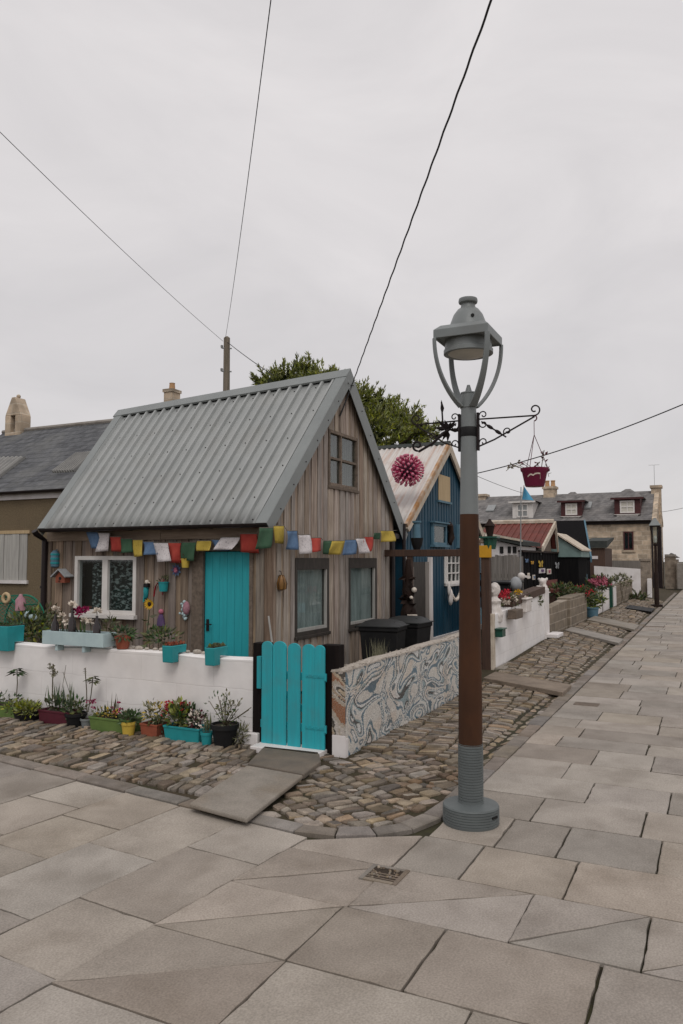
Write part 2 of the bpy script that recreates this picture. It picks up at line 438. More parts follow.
M['mauve'] = mk('dusty_mauve', (.3, .13, .17), (.42, .25, .27), scale=12, rough=.7, bump=.05)
M['orange'] = mk('orange_paint', (.5, .16, .03), (.38, .12, .03), rough=.6, bump=0)
M['purple'] = mk('purple_paint', (.12, .06, .16), (.08, .05, .12), rough=.7, bump=0)
M['bottle'] = mk('dark_bottle', (.02, .012, .012), rough=.15, bump=0, spec=.6)
M['amber'] = mk('amber_glass', (.25, .12, .03), (.16, .08, .02), rough=.35, bump=.05)
M['bluepaint'] = mk('blue_shed_paint', (.008, .058, .1), (.011, .048, .08), scale=3, stretch=(6, 6, .5), rough=.55, bump=.05, stain=(.05, .09, .12), samt=.4, isl=.1)
M['bluetrim'] = mk('blue_trim', (.1, .19, .25), (.07, .15, .2), rough=.6, bump=.03)
M['ply'] = mk('plywood', (.5, .38, .23), (.42, .31, .18), scale=3, stretch=(6, 6, .5), rough=.8, bump=.04)
M['rustroof'] = mk('rusted_white_iron', (.58, .55, .52), (.42, .25, .18), scale=1.6, stretch=(.5, 9, .5), rough=.8, bump=.05, stain=(.3, .12, .06), sscale=2.2, samt=.5, lo=.5, hi=.8)
M['rustedge'] = mk('rusted_edge', (.38, .19, .07), (.5, .42, .34), scale=4, rough=.85, bump=.05)
M['bargeboard'] = mk('flaking_white', (.6, .53, .44), (.42, .35, .27), scale=5, rough=.8, bump=.05)
M['pinkspike'] = mk('pink_spike', (.52, .05, .14), (.36, .03, .1), rough=.6, bump=0, isl=.35)
M['pinktip'] = mk('pale_pink_tip', (.6, .2, .27), (.5, .13, .21), rough=.6, bump=0, isl=.2)
M['plum'] = mk('plum_plastic', (.17, .012, .05), (.14, .01, .042), rough=.5, bump=.02)
M['maroon'] = mk('maroon_core', (.06, .012, .03), rough=.8, bump=0)
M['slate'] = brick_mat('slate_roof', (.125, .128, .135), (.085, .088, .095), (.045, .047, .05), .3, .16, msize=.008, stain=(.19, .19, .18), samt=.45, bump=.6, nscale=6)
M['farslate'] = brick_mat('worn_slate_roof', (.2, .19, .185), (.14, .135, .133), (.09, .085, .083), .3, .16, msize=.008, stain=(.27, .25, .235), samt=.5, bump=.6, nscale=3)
M['granite'] = brick_mat('granite_blocks', (.62, .49, .36), (.33, .27, .205), (.55, .47, .37), .62, .3, msize=.022, stain=(.28, .22, .16), samt=.4, bump=.4, distort=.12, nscale=3)
M['rubble'] = brick_mat('rubble_stone', (.3, .25, .2), (.2, .165, .13), (.26, .22, .18), .42, .22, msize=.02, stain=(.16, .12, .09), samt=.5, bump=.5, distort=.15, nscale=4)
M['harl'] = mk('brown_harling', (.19, .145, .088), (.125, .095, .06), scale=30, rough=.95, bump=.3, stain=(.1, .075, .05), fine=.25)
M['block'] = brick_mat('brown_block', (.24, .195, .145), (.18, .148, .112), (.33, .28, .225), .45, .225, msize=.016, stain=(.13, .105, .075), samt=.5, bump=.5)
M['concrete'] = mk('concrete', (.3, .275, .245), (.22, .2, .18), scale=4, rough=.9, bump=.1, stain=(.18, .15, .12))
M['greyfence'] = mk('grey_fence_board', (.26, .235, .21), (.18, .162, .145), scale=3, stretch=(9, 9, .5), rough=.85, bump=.1, isl=.2)
M['redroof'] = mk('red_iron_roof', (.17, .045, .034), (.125, .037, .028), scale=3, rough=.7, bump=.03, stain=(.12, .05, .04), samt=.4)
M['felt'] = mk('roof_felt', (.05, .055, .05), (.035, .04, .038), scale=6, rough=.9, bump=.08)
M['blackshed'] = mk('black_shed', (.008, .008, .009), (.014, .013, .013), scale=4, stretch=(6, 6, .5), rough=.95, bump=.05, spec=.05)
M['tealroof'] = mk('sage_roof', (.2, .285, .27), (.16, .23, .22), scale=4, rough=.7, bump=.03)
M['brownboard'] = mk('brown_board', (.085, .048, .033), (.055, .033, .025), scale=4, stretch=(6, 6, .6), rough=.75, bump=.06)
M['dormer'] = mk('maroon_dormer', (.075, .022, .022), (.055, .018, .018), rough=.55, bump=.02)
M['chimpot'] = mk('chimney_pot', (.5, .3, .15), (.4, .24, .13), rough=.85, bump=.05)
M['skyblue'] = mk('sky_blue_flag', (.1, .36, .55), (.08, .3, .48), rough=.8, bump=0)
M['signyellow'] = mk('yellow_sign', (.6, .31, .02), (.5, .26, .02), rough=.6, bump=.02)
M['greenglass'] = mk('dark_green', (.02, .09, .06), (.015, .06, .045), rough=.35, bump=0)
M['netgreen'] = mk('green_net', (.015, .17, .1), (.02, .12, .08), rough=.7, bump=0)
M['statue'] = mk('white_plaster', (.7, .66, .63), (.55, .5, .46), scale=8, rough=.8, bump=.08)
M['carved'] = mk('carved_dark_wood', (.03, .017, .013), (.017, .011, .009), scale=6, rough=.7, bump=.15, spec=.15)
M['steel'] = mk('grey_metal', (.3, .31, .31), (.25, .26, .26), rough=.45, bump=.02, metal=.2)
M['bluesteel'] = mk('pale_blue_plaque', (.25, .45, .55), (.2, .38, .48), rough=.6, bump=0)
M['gullgrey'] = mk('gull_grey', (.33, .34, .35), (.25, .26, .27), rough=.7, bump=.05)
M['butteryellow'] = mk('butterfly_yellow', (.5, .34, .04), (.42, .27, .03), rough=.7, bump=0)
M['lace'] = mk('patterned_lace', (.03, .033, .033), (.36, .38, .37), scale=17, stretch=(1, .7, 1.5), rough=.95, bump=0, lo=.5, hi=.6, detail=2)
M['skylightpanel'] = mk('corrugated_rooflight', (.27, .265, .25), (.2, .197, .19), scale=3, rough=.6, bump=.03)
M['boardpale'] = mk('pale_boarding', (.42, .41, .38), (.31, .3, .28), scale=3, stretch=(6, 6, .5), rough=.8, bump=.06, isl=.1)

def glass_mat(name, tr=.72, tint=(.8, .85, .85)):
    m = bpy.data.materials.new(name); m.use_nodes = True
    N, L = m.node_tree.nodes, m.node_tree.links
    N.remove(N['Principled BSDF'])
    o = N['Material Output']
    t = N.new('ShaderNodeBsdfTransparent'); t.inputs[0].default_value = (*tint, 1)
    g = N.new('ShaderNodeBsdfGlossy'); g.inputs['Roughness'].default_value = .03; g.inputs['Color'].default_value = (.9, .9, .9, 1)
    f = N.new('ShaderNodeLayerWeight'); f.inputs['Blend'].default_value = .12
    fm_ = N.new('ShaderNodeMapRange'); fm_.inputs['To Min'].default_value = .035; fm_.inputs['To Max'].default_value = .45
    L.new(f.outputs['Facing'], fm_.inputs['Value'])
    mx = N.new('ShaderNodeMixShader')
    L.new(fm_.outputs['Result'], mx.inputs[0]); L.new(t.outputs[0], mx.inputs[1]); L.new(g.outputs[0], mx.inputs[2]); L.new(mx.outputs[0], o.inputs['Surface'])
    return m
M['glass'] = glass_mat('window_glass')

def mosaic_mat(name, palette, wave=1.6):
    m = bpy.data.materials.new(name); m.use_nodes = True
    N, L = m.node_tree.nodes, m.node_tree.links
    p = N['Principled BSDF']; p.inputs['Roughness'].default_value = .45
    tc = N.new('ShaderNodeTexCoord')
    mp = N.new('ShaderNodeMapping'); mp.inputs['Scale'].default_value = (1.0, 1.0, 1.5)
    L.new(tc.outputs['Object'], mp.inputs['Vector'])
    vo = N.new('ShaderNodeTexVoronoi'); vo.inputs['Scale'].default_value = 72; L.new(mp.outputs[0], vo.inputs['Vector'])
    # swirling field sampled once per tessera
    nz = N.new('ShaderNodeTexNoise'); nz.inputs['Scale'].default_value = 1.55; nz.inputs['Detail'].default_value = 1.0
    nz.inputs['Distortion'].default_value = 1.3
    L.new(vo.outputs['Position'], nz.inputs['Vector'])
    mu = N.new('ShaderNodeMath'); mu.operation = 'MULTIPLY'; mu.inputs[1].default_value = wave * 2.4
    L.new(nz.outputs['Fac'], mu.inputs[0])
    fr = N.new('ShaderNodeMath'); fr.operation = 'FRACT'; L.new(mu.outputs[0], fr.inputs[0])
    cr = N.new('ShaderNodeValToRGB'); cr.color_ramp.interpolation = 'CONSTANT'
    els = cr.color_ramp.elements
    els[0].position = 0; els[0].color = (*palette[0][1], 1)
    els[1].position = palette[1][0]; els[1].color = (*palette[1][1], 1)
    for pos, c in palette[2:]:
        e = els.new(pos); e.color = (*c, 1)
    L.new(fr.outputs[0], cr.inputs['Fac'])
    # broad warm patches
    n2 = N.new('ShaderNodeTexNoise'); n2.inputs['Scale'].default_value = 2.6; n2.inputs['Detail'].default_value = 1
    L.new(vo.outputs['Position'], n2.inputs['Vector'])
    r2 = N.new('ShaderNodeMapRange'); r2.inputs['From Min'].default_value = .52; r2.inputs['From Max'].default_value = .62; r2.inputs['To Max'].default_value = .35
    L.new(n2.outputs['Fac'], r2.inputs['Value'])
    m1 = N.new('ShaderNodeMixRGB'); m1.blend_type = 'MULTIPLY'; m1.inputs[2].default_value = (.95, .72, .55, 1)
    L.new(r2.outputs['Result'], m1.inputs[0]); L.new(cr.outputs['Color'], m1.inputs[1])
    sp = N.new('ShaderNodeSeparateColor'); L.new(vo.outputs['Color'], sp.inputs[0])
    vr = N.new('ShaderNodeMapRange'); vr.inputs['To Min'].default_value = .78; vr.inputs['To Max'].default_value = 1.15; L.new(sp.outputs[0], vr.inputs['Value'])
    sc1 = N.new('ShaderNodeVectorMath'); sc1.operation = 'SCALE'; L.new(m1.outputs[0], sc1.inputs[0]); L.new(vr.outputs['Result'], sc1.inputs['Scale'])
    ve = N.new('ShaderNodeTexVoronoi'); ve.feature = 'DISTANCE_TO_EDGE'; ve.inputs['Scale'].default_value = 72; L.new(mp.outputs[0], ve.inputs['Vector'])
    ge = N.new('ShaderNodeMapRange'); ge.inputs['From Min'].default_value = .01; ge.inputs['From Max'].default_value = .07; L.new(ve.outputs['Distance'], ge.inputs['Value'])
    mg = N.new('ShaderNodeMixRGB'); mg.inputs[1].default_value = (.38, .35, .31, 1); L.new(ge.outputs['Result'], mg.inputs[0]); L.new(sc1.outputs[0], mg.inputs[2])
    L.new(mg.outputs[0], p.inputs['Base Color'])
    bp = N.new('ShaderNodeBump'); bp.inputs['Strength'].default_value = .6; bp.inputs['Distance'].default_value = .008
    L.new(ge.outputs['Result'], bp.inputs['Height']); L.new(bp.outputs['Normal'], p.inputs['Normal'])
    return m
M['mosaic'] = mosaic_mat('sea_mosaic', [(0, (.72, .68, .62)), (.16, (.04, .12, .18)), (.27, (.8, .8, .78)), (.42, (.008, .012, .018)), (.5, (.26, .38, .42)), (.58, (.78, .76, .72)), (.7, (.07, .18, .26)), (.83, (.76, .73, .67))])
M['mosaicend'] = mosaic_mat('pebble_end_mosaic', [(0, (.45, .38, .3)), (.22, (.3, .12, .05)), (.45, (.5, .4, .28)), (.68, (.05, .04, .03)), (.82, (.55, .5, .45))], 2.5)
M['pebbles'] = mk('pebble_coping', (.5, .45, .39), (.3, .26, .22), scale=28, rough=.8, bump=.3, bdist=.02)

# ------------------------------------------------------------------ ground
def plain(name, mb, m, **kw):
    return tag(build(mb, name, m, None, (0, 0, 0), **kw), kind='structure')
g = MB()
S_ = 900
g.add([(-S_, -S_, -.16), (S_, -S_, -.16), (S_, S_, -.16), (-S_, S_, -.16)], [(0, 1, 2, 3)])
plain('ground', g, M['earth'], fixn=False)

WX = -1.8 * K            # front face of the white garden wall
WY = -1.86 * K            # street face of the mosaic wall
KY = -3.0 * K            # inner edge of the street kerb
def xk(y):               # outer edge of the kerb in front of the white wall
    return (-3.32 + .123 * (y / K)) * K
def clip(poly, a, b):    # keep the part left of a->b
    out = []
    def side(p): return (b[0] - a[0]) * (p[1] - a[1]) - (b[1] - a[1]) * (p[0] - a[0])
    for i in range(len(poly)):
        p, q = poly[i], poly[(i + 1) % len(poly)]
        sp, sq = side(p), side(q)
        if sp >= 0: out.append(p)
        if (sp > 0 and sq < 0) or (sp < 0 and sq > 0):
            t = sp / (sp - sq); out.append((p[0] + (q[0] - p[0]) * t, p[1] + (q[1] - p[1]) * t))
    return out
def inset(poly, d):
    n = len(poly); out = []
    ar = sum(poly[i][0] * poly[(i + 1) % n][1] - poly[(i + 1) % n][0] * poly[i][1] for i in range(n))
    if ar < 0: poly = poly[::-1]
    P2 = [Vector((p[0], p[1])) for p in poly]
    for i in range(n):
        a, b, c = P2[i - 1], P2[i], P2[(i + 1) % n]
        e1, e2 = (b - a), (c - b)
        if e1.length < 1e-6 or e2.length < 1e-6: continue
        e1.normalize(); e2.normalize()
        n1, n2 = Vector((-e1.y, e1.x)), Vector((-e2.y, e2.x))
        bis = n1 + n2
        if bis.length < 1e-6: bis = n1
        bis.normalize()
        out.append(b + bis * d / max(.35, bis.dot(n1)))
    return out
paving = MB()
def slab(poly, gap=.006):
    poly = [(p[0] * K, p[1] * K) for p in poly]
    # drop near-duplicate points
    q = []
    for p in poly:
        if not q or math.hypot(p[0] - q[-1][0], p[1] - q[-1][1]) > .01: q.append(p)
    if len(q) > 2 and math.hypot(q[0][0] - q[-1][0], q[0][1] - q[-1][1]) < .01: q.pop()
    if len(q) < 3: return
    ar = abs(sum(q[i][0] * q[(i + 1) % len(q)][1] - q[(i + 1) % len(q)][0] * q[i][1] for i in range(len(q)))) / 2
    if ar < .01: return
    gap *= R.uniform(.5, 1.7)
    a = inset(q, gap); b = inset(q, gap + .006)
    if len(a) < 3 or len(a) != len(b): return
    tx, ty = R.uniform(-.004, .004), R.uniform(-.004, .004)
    cx = sum(p.x for p in a) / len(a); cy = sum(p.y for p in a) / len(a)
    dz = R.uniform(-.003, .003)
    def zz(p, o): return o + dz + (p.x - cx) * tx + (p.y - cy) * ty
    a2, b2 = [], []
    for k in range(len(a)):
        p, q_ = a[k], a[(k + 1) % len(a)]; pb, qb = b[k], b[(k + 1) % len(a)]
        e = q_ - p; m_n = max(1, min(9, int(e.length / .07)))
        nn_ = Vector((-e.y, e.x)).normalized() if e.length > 1e-6 else Vector((0, 0))
        for j in range(m_n):
            u = j / m_n; o = (R.gauss(0, .0018) + (R.uniform(.0, .008) if R.random() < .1 else 0)) if j else R.uniform(0, .005)
            a2.append(p.lerp(q_, u) + nn_ * o); b2.append(pb.lerp(qb, u) + nn_ * (o + R.uniform(0, .003)))
    a, b = a2, b2
    n = len(a)
    vv = [(p.x, p.y, -.05) for p in a] + [(p.x, p.y, zz(p, -.004)) for p in a] + [(p.x, p.y, zz(p, 0)) for p in b]
    ff = [(i, (i + 1) % n, n + (i + 1) % n, n + i) for i in range(n)] + [(n + i, n + (i + 1) % n, 2 * n + (i + 1) % n, 2 * n + i) for i in range(n)]
    ff.append(tuple(range(2 * n, 3 * n)))
    paving.add(vv, ff)
# left courses run along the street and end at the front kerb
def yl(c, x): return c - .085 * (x + 4.5)
def xl(x, y, c): return x + .17 * (c - y)      # cross joints lean a little
cs = [-2.40, -1.88, -1.34, -.80, -.26, .28, .82, 1.36, 1.9, 2.44, 3.0, 3.56, 4.1, 4.66, 5.2, 5.76, 6.3, 6.86, 7.4, 7.96, 8.5]
joints = {0: [-4.11, -4.88, -5.42, -6.2], 1: [-4.31, -5.11, -5.8, -6.5], 2: [-4.02, -4.55, -5.3, -6.1], 3: [-3.83, -4.4, -5.1, -5.9]}
for i in range(len(cs) - 1):
    js = joints.get(i) or sorted([-3.9 - R.uniform(0, .5) - .72 * k for k in range(5)], reverse=True)
    xs = [-2.2] + js + [-7.4]
    for j in range(len(xs) - 1):
        x1, x0 = xs[j], xs[j + 1]
        lo_, hi_ = cs[i], cs[i + 1]
        w0 = -.085 * .25
        p = [(x0, yl(lo_, x0)), (x1, yl(lo_, x1)), (x1 + .045 * 1, yl(hi_, x1)), (x0 + .045, yl(hi_, x0))]
        p = [(p[0][0] - .0, p[0][1]), p[1], p[2], p[3]]
        p = clip(p, (xk(-3 * K) / K, -3.0), (xk(9 * K) / K, 9.0)) if True else p
        if len(p) > 2: slab(p)
# right courses run across the street
ms = [-7.2, -6.6, -6.0, -5.45, -4.90, -4.35, -3.82, -3.30, -2.765, -2.245, -1.72]
while ms[-1] < 44: ms.append(ms[-1] + R.choice([.5, .52, .54, .56, .42]))
known = {3: [-3.06, -3.85, -4.45], 4: [-3.06, -3.57, -4.24, -4.9], 5: [-3.08, -3.85, -4.39, -4.98], 6: [-3.09, -3.46, -3.99, -4.58],
         7: [-3.51, -3.86, -4.38, -4.9], 8: [-3.6, -4.26, -4.8], 9: [-3.86, -4.38, -5.0]}
diag = {(3, 0), (4, 0), (5, 0), (5, 1), (5, 2), (5, 3)}
for i in range(len(ms) - 1):
    x0, x1 = ms[i], ms[i + 1]
    ys = list(known.get(i, []))
    far = x0 > 14
    if not ys:
        y = (-3.12 if x0 > -4 else -2.4) - R.uniform(.25, .8); ys = [y]
    while ys[-1] > -12: ys.append(ys[-1] - R.choice([.45, .6, .75, .9]) * (1.15 if far else 1))
    first = yl(-2.40, (x0 + x1) / 2) if x0 < -3.35 else -2.9
    ys = [first] + ys
    for j in range(len(ys) - 1):
        t = .012 * (x0 + 4)                    # rows drift slightly off square up the street
        a, b = ys[j], ys[j + 1]
        if j == 0 and x0 < -3.35:
            p = [(x0, b), (x1, b), (x1, yl(-2.40, x1)), (x0, yl(-2.40, x0))]
        else:
            p = [(x0 + .0, b), (x1, b), (x1, a), (x0, a)]
        if x0 > -4.0 and a > -3.3:
            if x0 > -3.35:
                p = clip(p, (50, -3.115), (-50, -3.115)); p = [q for q in p]
                if len(p) > 2 and x0 < -2.9: p = clip(p, (-2.85, -3.12), (-3.35, -3.06))
            else:
                p = clip(p, (-3.30, -3.06), (-3.585, -2.60))
        if len(p) < 3: continue
        if (i, j) in diag:
            slab([p[1], (x1, a if j or x0 > -3.35 else yl(-2.4, x1)), (x0, ys[j] if j else yl(-2.4, x0))], .0035)
            slab([(x0, b), (x1, b), (x0, ys[j] if j else yl(-2.4, x0))], .0035)
        else:
            slab(p)
plain('paving', paving, M['slab'], fixn=True)
bed = MB()
bed.add([(-9.5, -16, -.025), (54, -16, -.025), (54, 11, -.025), (-9.5, 11, -.025)], [(0, 1, 2, 3)])
plain('paving_joints', bed, M['joint'], fixn=False)

# kerb: one line of flat stones bending round the corner
kl = []
yy = 10.12
while yy > -2.35 * K:
    kl.append((xk(yy), yy)); yy -= .62
kl += [(-3.60 * K, -2.36 * K), (-3.56 * K, -2.62 * K), (-3.44 * K, -2.84 * K), (-3.25 * K, -3.0 * K), (-2.98 * K, -3.085 * K), (-2.6 * K, -3.12 * K)]
xx = -2.6 * K
while xx < 40:
    xx += R.uniform(.5, .75) if xx > -1 else .5
    kl.append((xx, -3.12 * K + .0025 * (xx + 3)))
kerb = MB()
KW = .155
for i in range(len(kl) - 1):
    a, b = Vector(kl[i]), Vector(kl[i + 1])
    d = (b - a).normalized()
    def nrm(k):
        p = Vector(kl[max(0, k - 1)]); q = Vector(kl[min(len(kl) - 1, k + 1)])
        t = (q - p).normalized(); return Vector((-t.y, t.x))
    na, nb = nrm(i), nrm(i + 1)
    w = KW * R.uniform(.9, 1.1)
    q = [a + d * .006, b - d * .006, b - d * .006 + nb * w, a + d * .006 + na * w]
    z = .014 + R.uniform(-.004, .004)
    qi = inset([(p.x, p.y) for p in q], .008)
    qq = inset([(p.x, p.y) for p in q], .0)
    if len(qi) != 4 or len(qq) != 4: continue
    kerb.add([(p.x, p.y, -.08) for p in qq] + [(p.x, p.y, z - .008) for p in qq] + [(p.x, p.y, z) for p in qi],
             [(k, (k + 1) % 4, 4 + (k + 1) % 4, 4 + k) for k in range(4)] + [(4 + k, 4 + (k + 1) % 4, 8 + (k + 1) % 4, 8 + k) for k in range(4)] + [(8, 9, 10, 11)])
plain('kerb', kerb, M['kerb'])

# the cobbled strips between garden walls and kerb
def zs(x, y):                       # the street strip rises gently from its gutter to the walls
    up = min(max((x - 1.5) * .03, 0), .2)
    t = min(max((y - KY) / (WY - KY), 0), 1)
    dip = .03 * math.exp(-((y - KY - .12) / .12) ** 2) if x > -2 else 0
    if y > WY + .3: t = 1
    return up * t - dip - .012
beds = MB()
def sheet(mb, x0, x1, nx, y0, y1, ny, zf):
    n0 = len(mb.v); vv = []; ff = []
    for i in range(nx + 1):
        for j in range(ny + 1):
            x = x0 + (x1 - x0) * i / nx; y = (y0(x) if callable(y0) else y0); y2 = (y1(x) if callable(y1) else y1)
            yv = y + (y2 - y) * j / ny
            vv.append((x, yv, zf(x, yv)))
    for i in range(nx):
        for j in range(ny):
            a = i * (ny + 1) + j; ff.append((a, a + ny + 1, a + ny + 2, a + 1))
    mb.add(vv, ff)
sheet(beds, WX + .1, 44, 90, KY - .06, 14, 30, lambda x, y: zs(x, y) - .012)
beds.add([(p[0], p[1], -.017) for p in [(xk(10.2) + .02, 10.2), (xk(-2.36 * K) + .02, -2.36 * K), (-3.5 * K, -2.66 * K), (-3.2 * K, -2.96 * K), (-2.6 * K, KY - .06), (WX + .12, KY - .06), (WX + .12, 14), (xk(10.2), 14)]], [tuple(range(8))])
plain('earth_bed', beds, M['earth'], fixn=True)
setts = MB()
def stone(quad, h, zf, gap=.007, n=10, sq=.36):
    c = [Vector(p) for p in quad]
    def bl(u, v):
        return (c[0] * (1 - u) * (1 - v) + c[1] * u * (1 - v) + c[2] * u * v + c[3] * (1 - u) * v)
    ctr = bl(.5, .5)
    rings = []
    jit = [R.uniform(.84, 1.0) for _ in range(n)]
    ph = R.uniform(0, 1)
    w_ = ((c[1] - c[0]).length + (c[3] - c[2]).length) / 2; l_ = ((c[3] - c[0]).length + (c[2] - c[1]).length) / 2
    tx, ty = R.uniform(-.09, .09), R.uniform(-.09, .09)
    for (sc_, hz) in ((1, -.03), (1, h * .55), (.95, h * .9), (.72, h * .97)):
        ring = []
        for k in range(n):
            t = 2 * math.pi * (k + ph) / n
            cu, su = math.cos(t), math.sin(t)
            u = .5 + .5 * math.copysign(abs(cu) ** sq, cu) * jit[k] * sc_ * (1 - 2 * gap / max(w_, .04))
            v = .5 + .5 * math.copysign(abs(su) ** sq, su) * jit[k] * sc_ * (1 - 2 * gap / max(l_, .04))
            p = bl(u, v)
            ring.append((p.x, p.y, zf(p.x, p.y) + hz + ((p.x - ctr.x) * tx + (p.y - ctr.y) * ty if hz > 0 else 0) + (R.uniform(-.003, .003) if hz > 0 else 0)))
        rings.append(ring)
    vv = [p for r_ in rings for p in r_]
    ff = [(i * n + k, i * n + (k + 1) % n, (i + 1) * n + (k + 1) % n, (i + 1) * n + k) for i in range(3) for k in range(n)]
    ff.append(tuple(3 * n + k for k in range(n)))
    setts.add(vv, ff)
def cobbles(u0, u1, v0, v1, lu, lv, tf, zf, ok, h=.028, jit=.22, far=None):
    """rows along v; stones long in u. tf maps (u, v) -> (x, y)"""
    u = u0; row = 0
    def edge(k, v): return math.sin(v * 2.3 + k * 1.7) * .03 + math.sin(v * 5.1 + k * 2.9) * .018
    while u < u1:
        du = lu * R.uniform(.75, 1.3)
        v = v0 - R.uniform(0, lv)
        lean = R.uniform(-.03, .03)
        while v < v1:
            dv = lv * R.uniform(.6, 1.6)
            q = [(u + edge(row, v), v), (u + du + edge(row + 1, v + lean), v + lean), (u + du + edge(row + 1, v + dv + lean), v + dv + lean), (u + edge(row, v + dv), v + dv)]
            q = [(a + R.uniform(-1, 1) * jit * .1 * lu, b + R.uniform(-1, 1) * jit * .35 * lv) for a, b in q]
            Q = [tf(*p) for p in q]
            cx = sum(p[0] for p in Q) / 4; cy = sum(p[1] for p in Q) / 4
            if ok(cx, cy) and R.random() > .03:
                stone(Q, h * R.uniform(.5, 1.25), zf)
            v += dv
        u += du; row += 1
flatz = lambda x, y: -.012
SLABQ = [fg(189, 803, .07), fg(247, 818.5, .07), fg(303, 775, .07), fg(247, 765, .07)]
def in_poly(x, y, poly, grow=0):
    c = False; n = len(poly)
    for i in range(n):
        x1, y1 = poly[i]; x2, y2 = poly[(i + 1) % n]
        if (y1 > y) != (y2 > y) and x < (x2 - x1) * (y - y1) / (y2 - y1) + x1: c = not c
    return c
STEPQ = [fg(246, 764, .045), fg(303, 776, .045), fg(322, 761, .045), fg(319, 751, .045), fg(262, 745, .045)]
def ok_front(x, y):
    return xk(y) + KW + .05 < x < WX - .02 and y > -1.62 * K and not in_poly(x, y, SLABQ) and not in_poly(x, y, STEPQ)
cobbles(-4.3, WX, -2.0, 10.2, .2, .09, lambda u, v: (u, v), flatz, ok_front, h=.024, jit=.6)
def ok_corner(x, y):
    if not (x > xk(y) + KW + .03 and y > KY + .02): return False
    if in_poly(x, y, SLABQ) or in_poly(x, y, STEPQ): return False
    if (x + 3.0 * K) + (y + 2.5 * K) < -.66: return False
    return y < -1.62 * K and x < -1.55 * K and not (y > WY - .05 and x > WX - .1)
ca, sa = math.cos(rad(-28)), math.sin(rad(-28))
cobbles(-5, 3, -5, 3, .16, .1, lambda u, v: (-2.7 + u * ca - v * sa, -2.7 + u * sa + v * ca), lambda x, y: -.014, ok_corner, h=.02, jit=.7)
def ok_street(x, y):
    return -1.55 * K <= x < 30 and KY + .21 < y < WY - .01
def tf_st(u, v): return (v + (u - WY) * -.18, u)
# denser near, slightly larger far away
cobbles(KY + .21, WY - .02, -2.2, 12, .17, .075, tf_st, zs, ok_street, h=.022, jit=.6)
cobbles(KY + .21, WY - .02, 11.5, 31, .2, .095, tf_st, zs, ok_street, h=.024, jit=.5)
for lane in range(2):
    x = -1.7 * K
    while x < 30:
        l = R.uniform(.15, .28); y0 = KY + .01 + lane * .1
        stone([(x, y0), (x + l, y0), (x + l, y0 + .1), (x, y0 + .1)], .018, zs, gap=.008)
        x += l
plain('cobbles', setts, M['sett'], smooth=50, fixn=True)
# moss and grass tufts between the stones
moss = MB()
def tuft(x, y, z, n, r, h):
    for _ in range(n):
        moss.leaf((x + R.uniform(-r, r), y + R.uniform(-r, r), z - .005), (R.uniform(-.6, .6), R.uniform(-.6, .6), 1), h * R.uniform(.5, 1.2), h * .22)
for _ in range(420):
    y = R.uniform(-1.2, 4.2); x = R.uniform(xk(y) + KW, WX - .02)
    if ok_front(x, y): tuft(x, y, -.01, 4, .03, .028)
for _ in range(160):
    x = R.uniform(-3.9, -1.9); y = R.uniform(-3.5, -2.0)
    if ok_corner(x, y): tuft(x, y, -.012, 4, .03, .025)
for _ in range(500):
    x = R.uniform(-2, 22); y = WY - abs(R.gauss(0, .12)) - .02
    if y > KY: tuft(x, y, zs(x, y), 5, .04, .04)
for _ in range(90):
    tuft(WX - R.uniform(.01, .09), R.uniform(-1, 4.2), -.01, 5, .04, .05)
tag(build(moss, 'grass_tufts', M['moss'], None, (0, 0, 0), fixn=False), 'small tufts of moss and grass between the cobbles', 'grass', kind='stuff')

# loose slabs laid over the cobbles as little bridges
def bridge(name, quad, z0, z1, m, label, zfar=None):
    b = MB(); b.prism([(p[0], p[1], z0) for p in quad], (0, 0, z1 - z0))
    if zfar is not None:
        pass
    cx = sum(p[0] for p in quad) / 4; cy = sum(p[1] for p in quad) / 4
    return solo(b, name, m, label, 'stone slab', (cx, cy, z0), 'stone slabs laid over the cobbles', bevel=.012)
bridge('stone_slab', SLABQ, .032, .07, M['stepslab'], 'large pale stone slab lying in front of the teal gate')
b = MB(); b.prism([(p.x, p.y, -.03) for p in inset(SLABQ, .07)], (0, 0, .0615)); plain('slab_bedding', b, M['earth'])
bridge('stone_slab', [fg(247.5, 763, .045), fg(303.5, 774, .045), fg(321, 761, .045), fg(319, 752, .045), fg(264, 746, .045)], -.01, .045, M['darkslab'], 'dark worn step slab directly under the teal gate')
def tilted(label, x0, x1, yw, yk, skew, z0=.02, m='stepslab', h=.07):
    b = MB()
    zw, zk = zs((x0 + x1) / 2, yw) + .05, .075
    b.prism([(x0 - skew, yk, zk), (x1 - skew, yk, zk), (x1, yw, zw), (x0, yw, zw)], (0, 0, h))
    b.v = [(x, y, z - h + .0) for x, y, z in b.v]
    return solo(b, 'stone_slab', M[m], label, 'stone slab', ((x0 + x1) / 2, (yw + yk) / 2, .0), 'stone slabs laid over the cobbles', bevel=.01)
tilted('brown stone slab bridging the gutter at the rusty pergola post', 2.85, 3.6, WY - .02, KY - .03, .75, m='brownslab')
tilted('narrow slab bridging the gutter beside the nearer brown block wall', 10.3, 11.3, WY - .02, KY - .03, 1.0, m='concrete')
tilted('pale wide slab bridging the gutter just before the potted shrub', 14.0, 15.6, WY - .02, KY - .03, .9, m='stepslab')
b = MB(); x0, y0 = fg(626, 613, .05)
b.prism([(20.6, KY + .05, .06), (22.6, KY + .05, .06), (23.2, WY - .35, .14), (21.2, WY - .35, .14)], (0, 0, .04))
solo(b, 'doormat', M['black'], 'black mat laid over the gutter before the dark gate post', 'mat', (21.8, -2.9, .06))
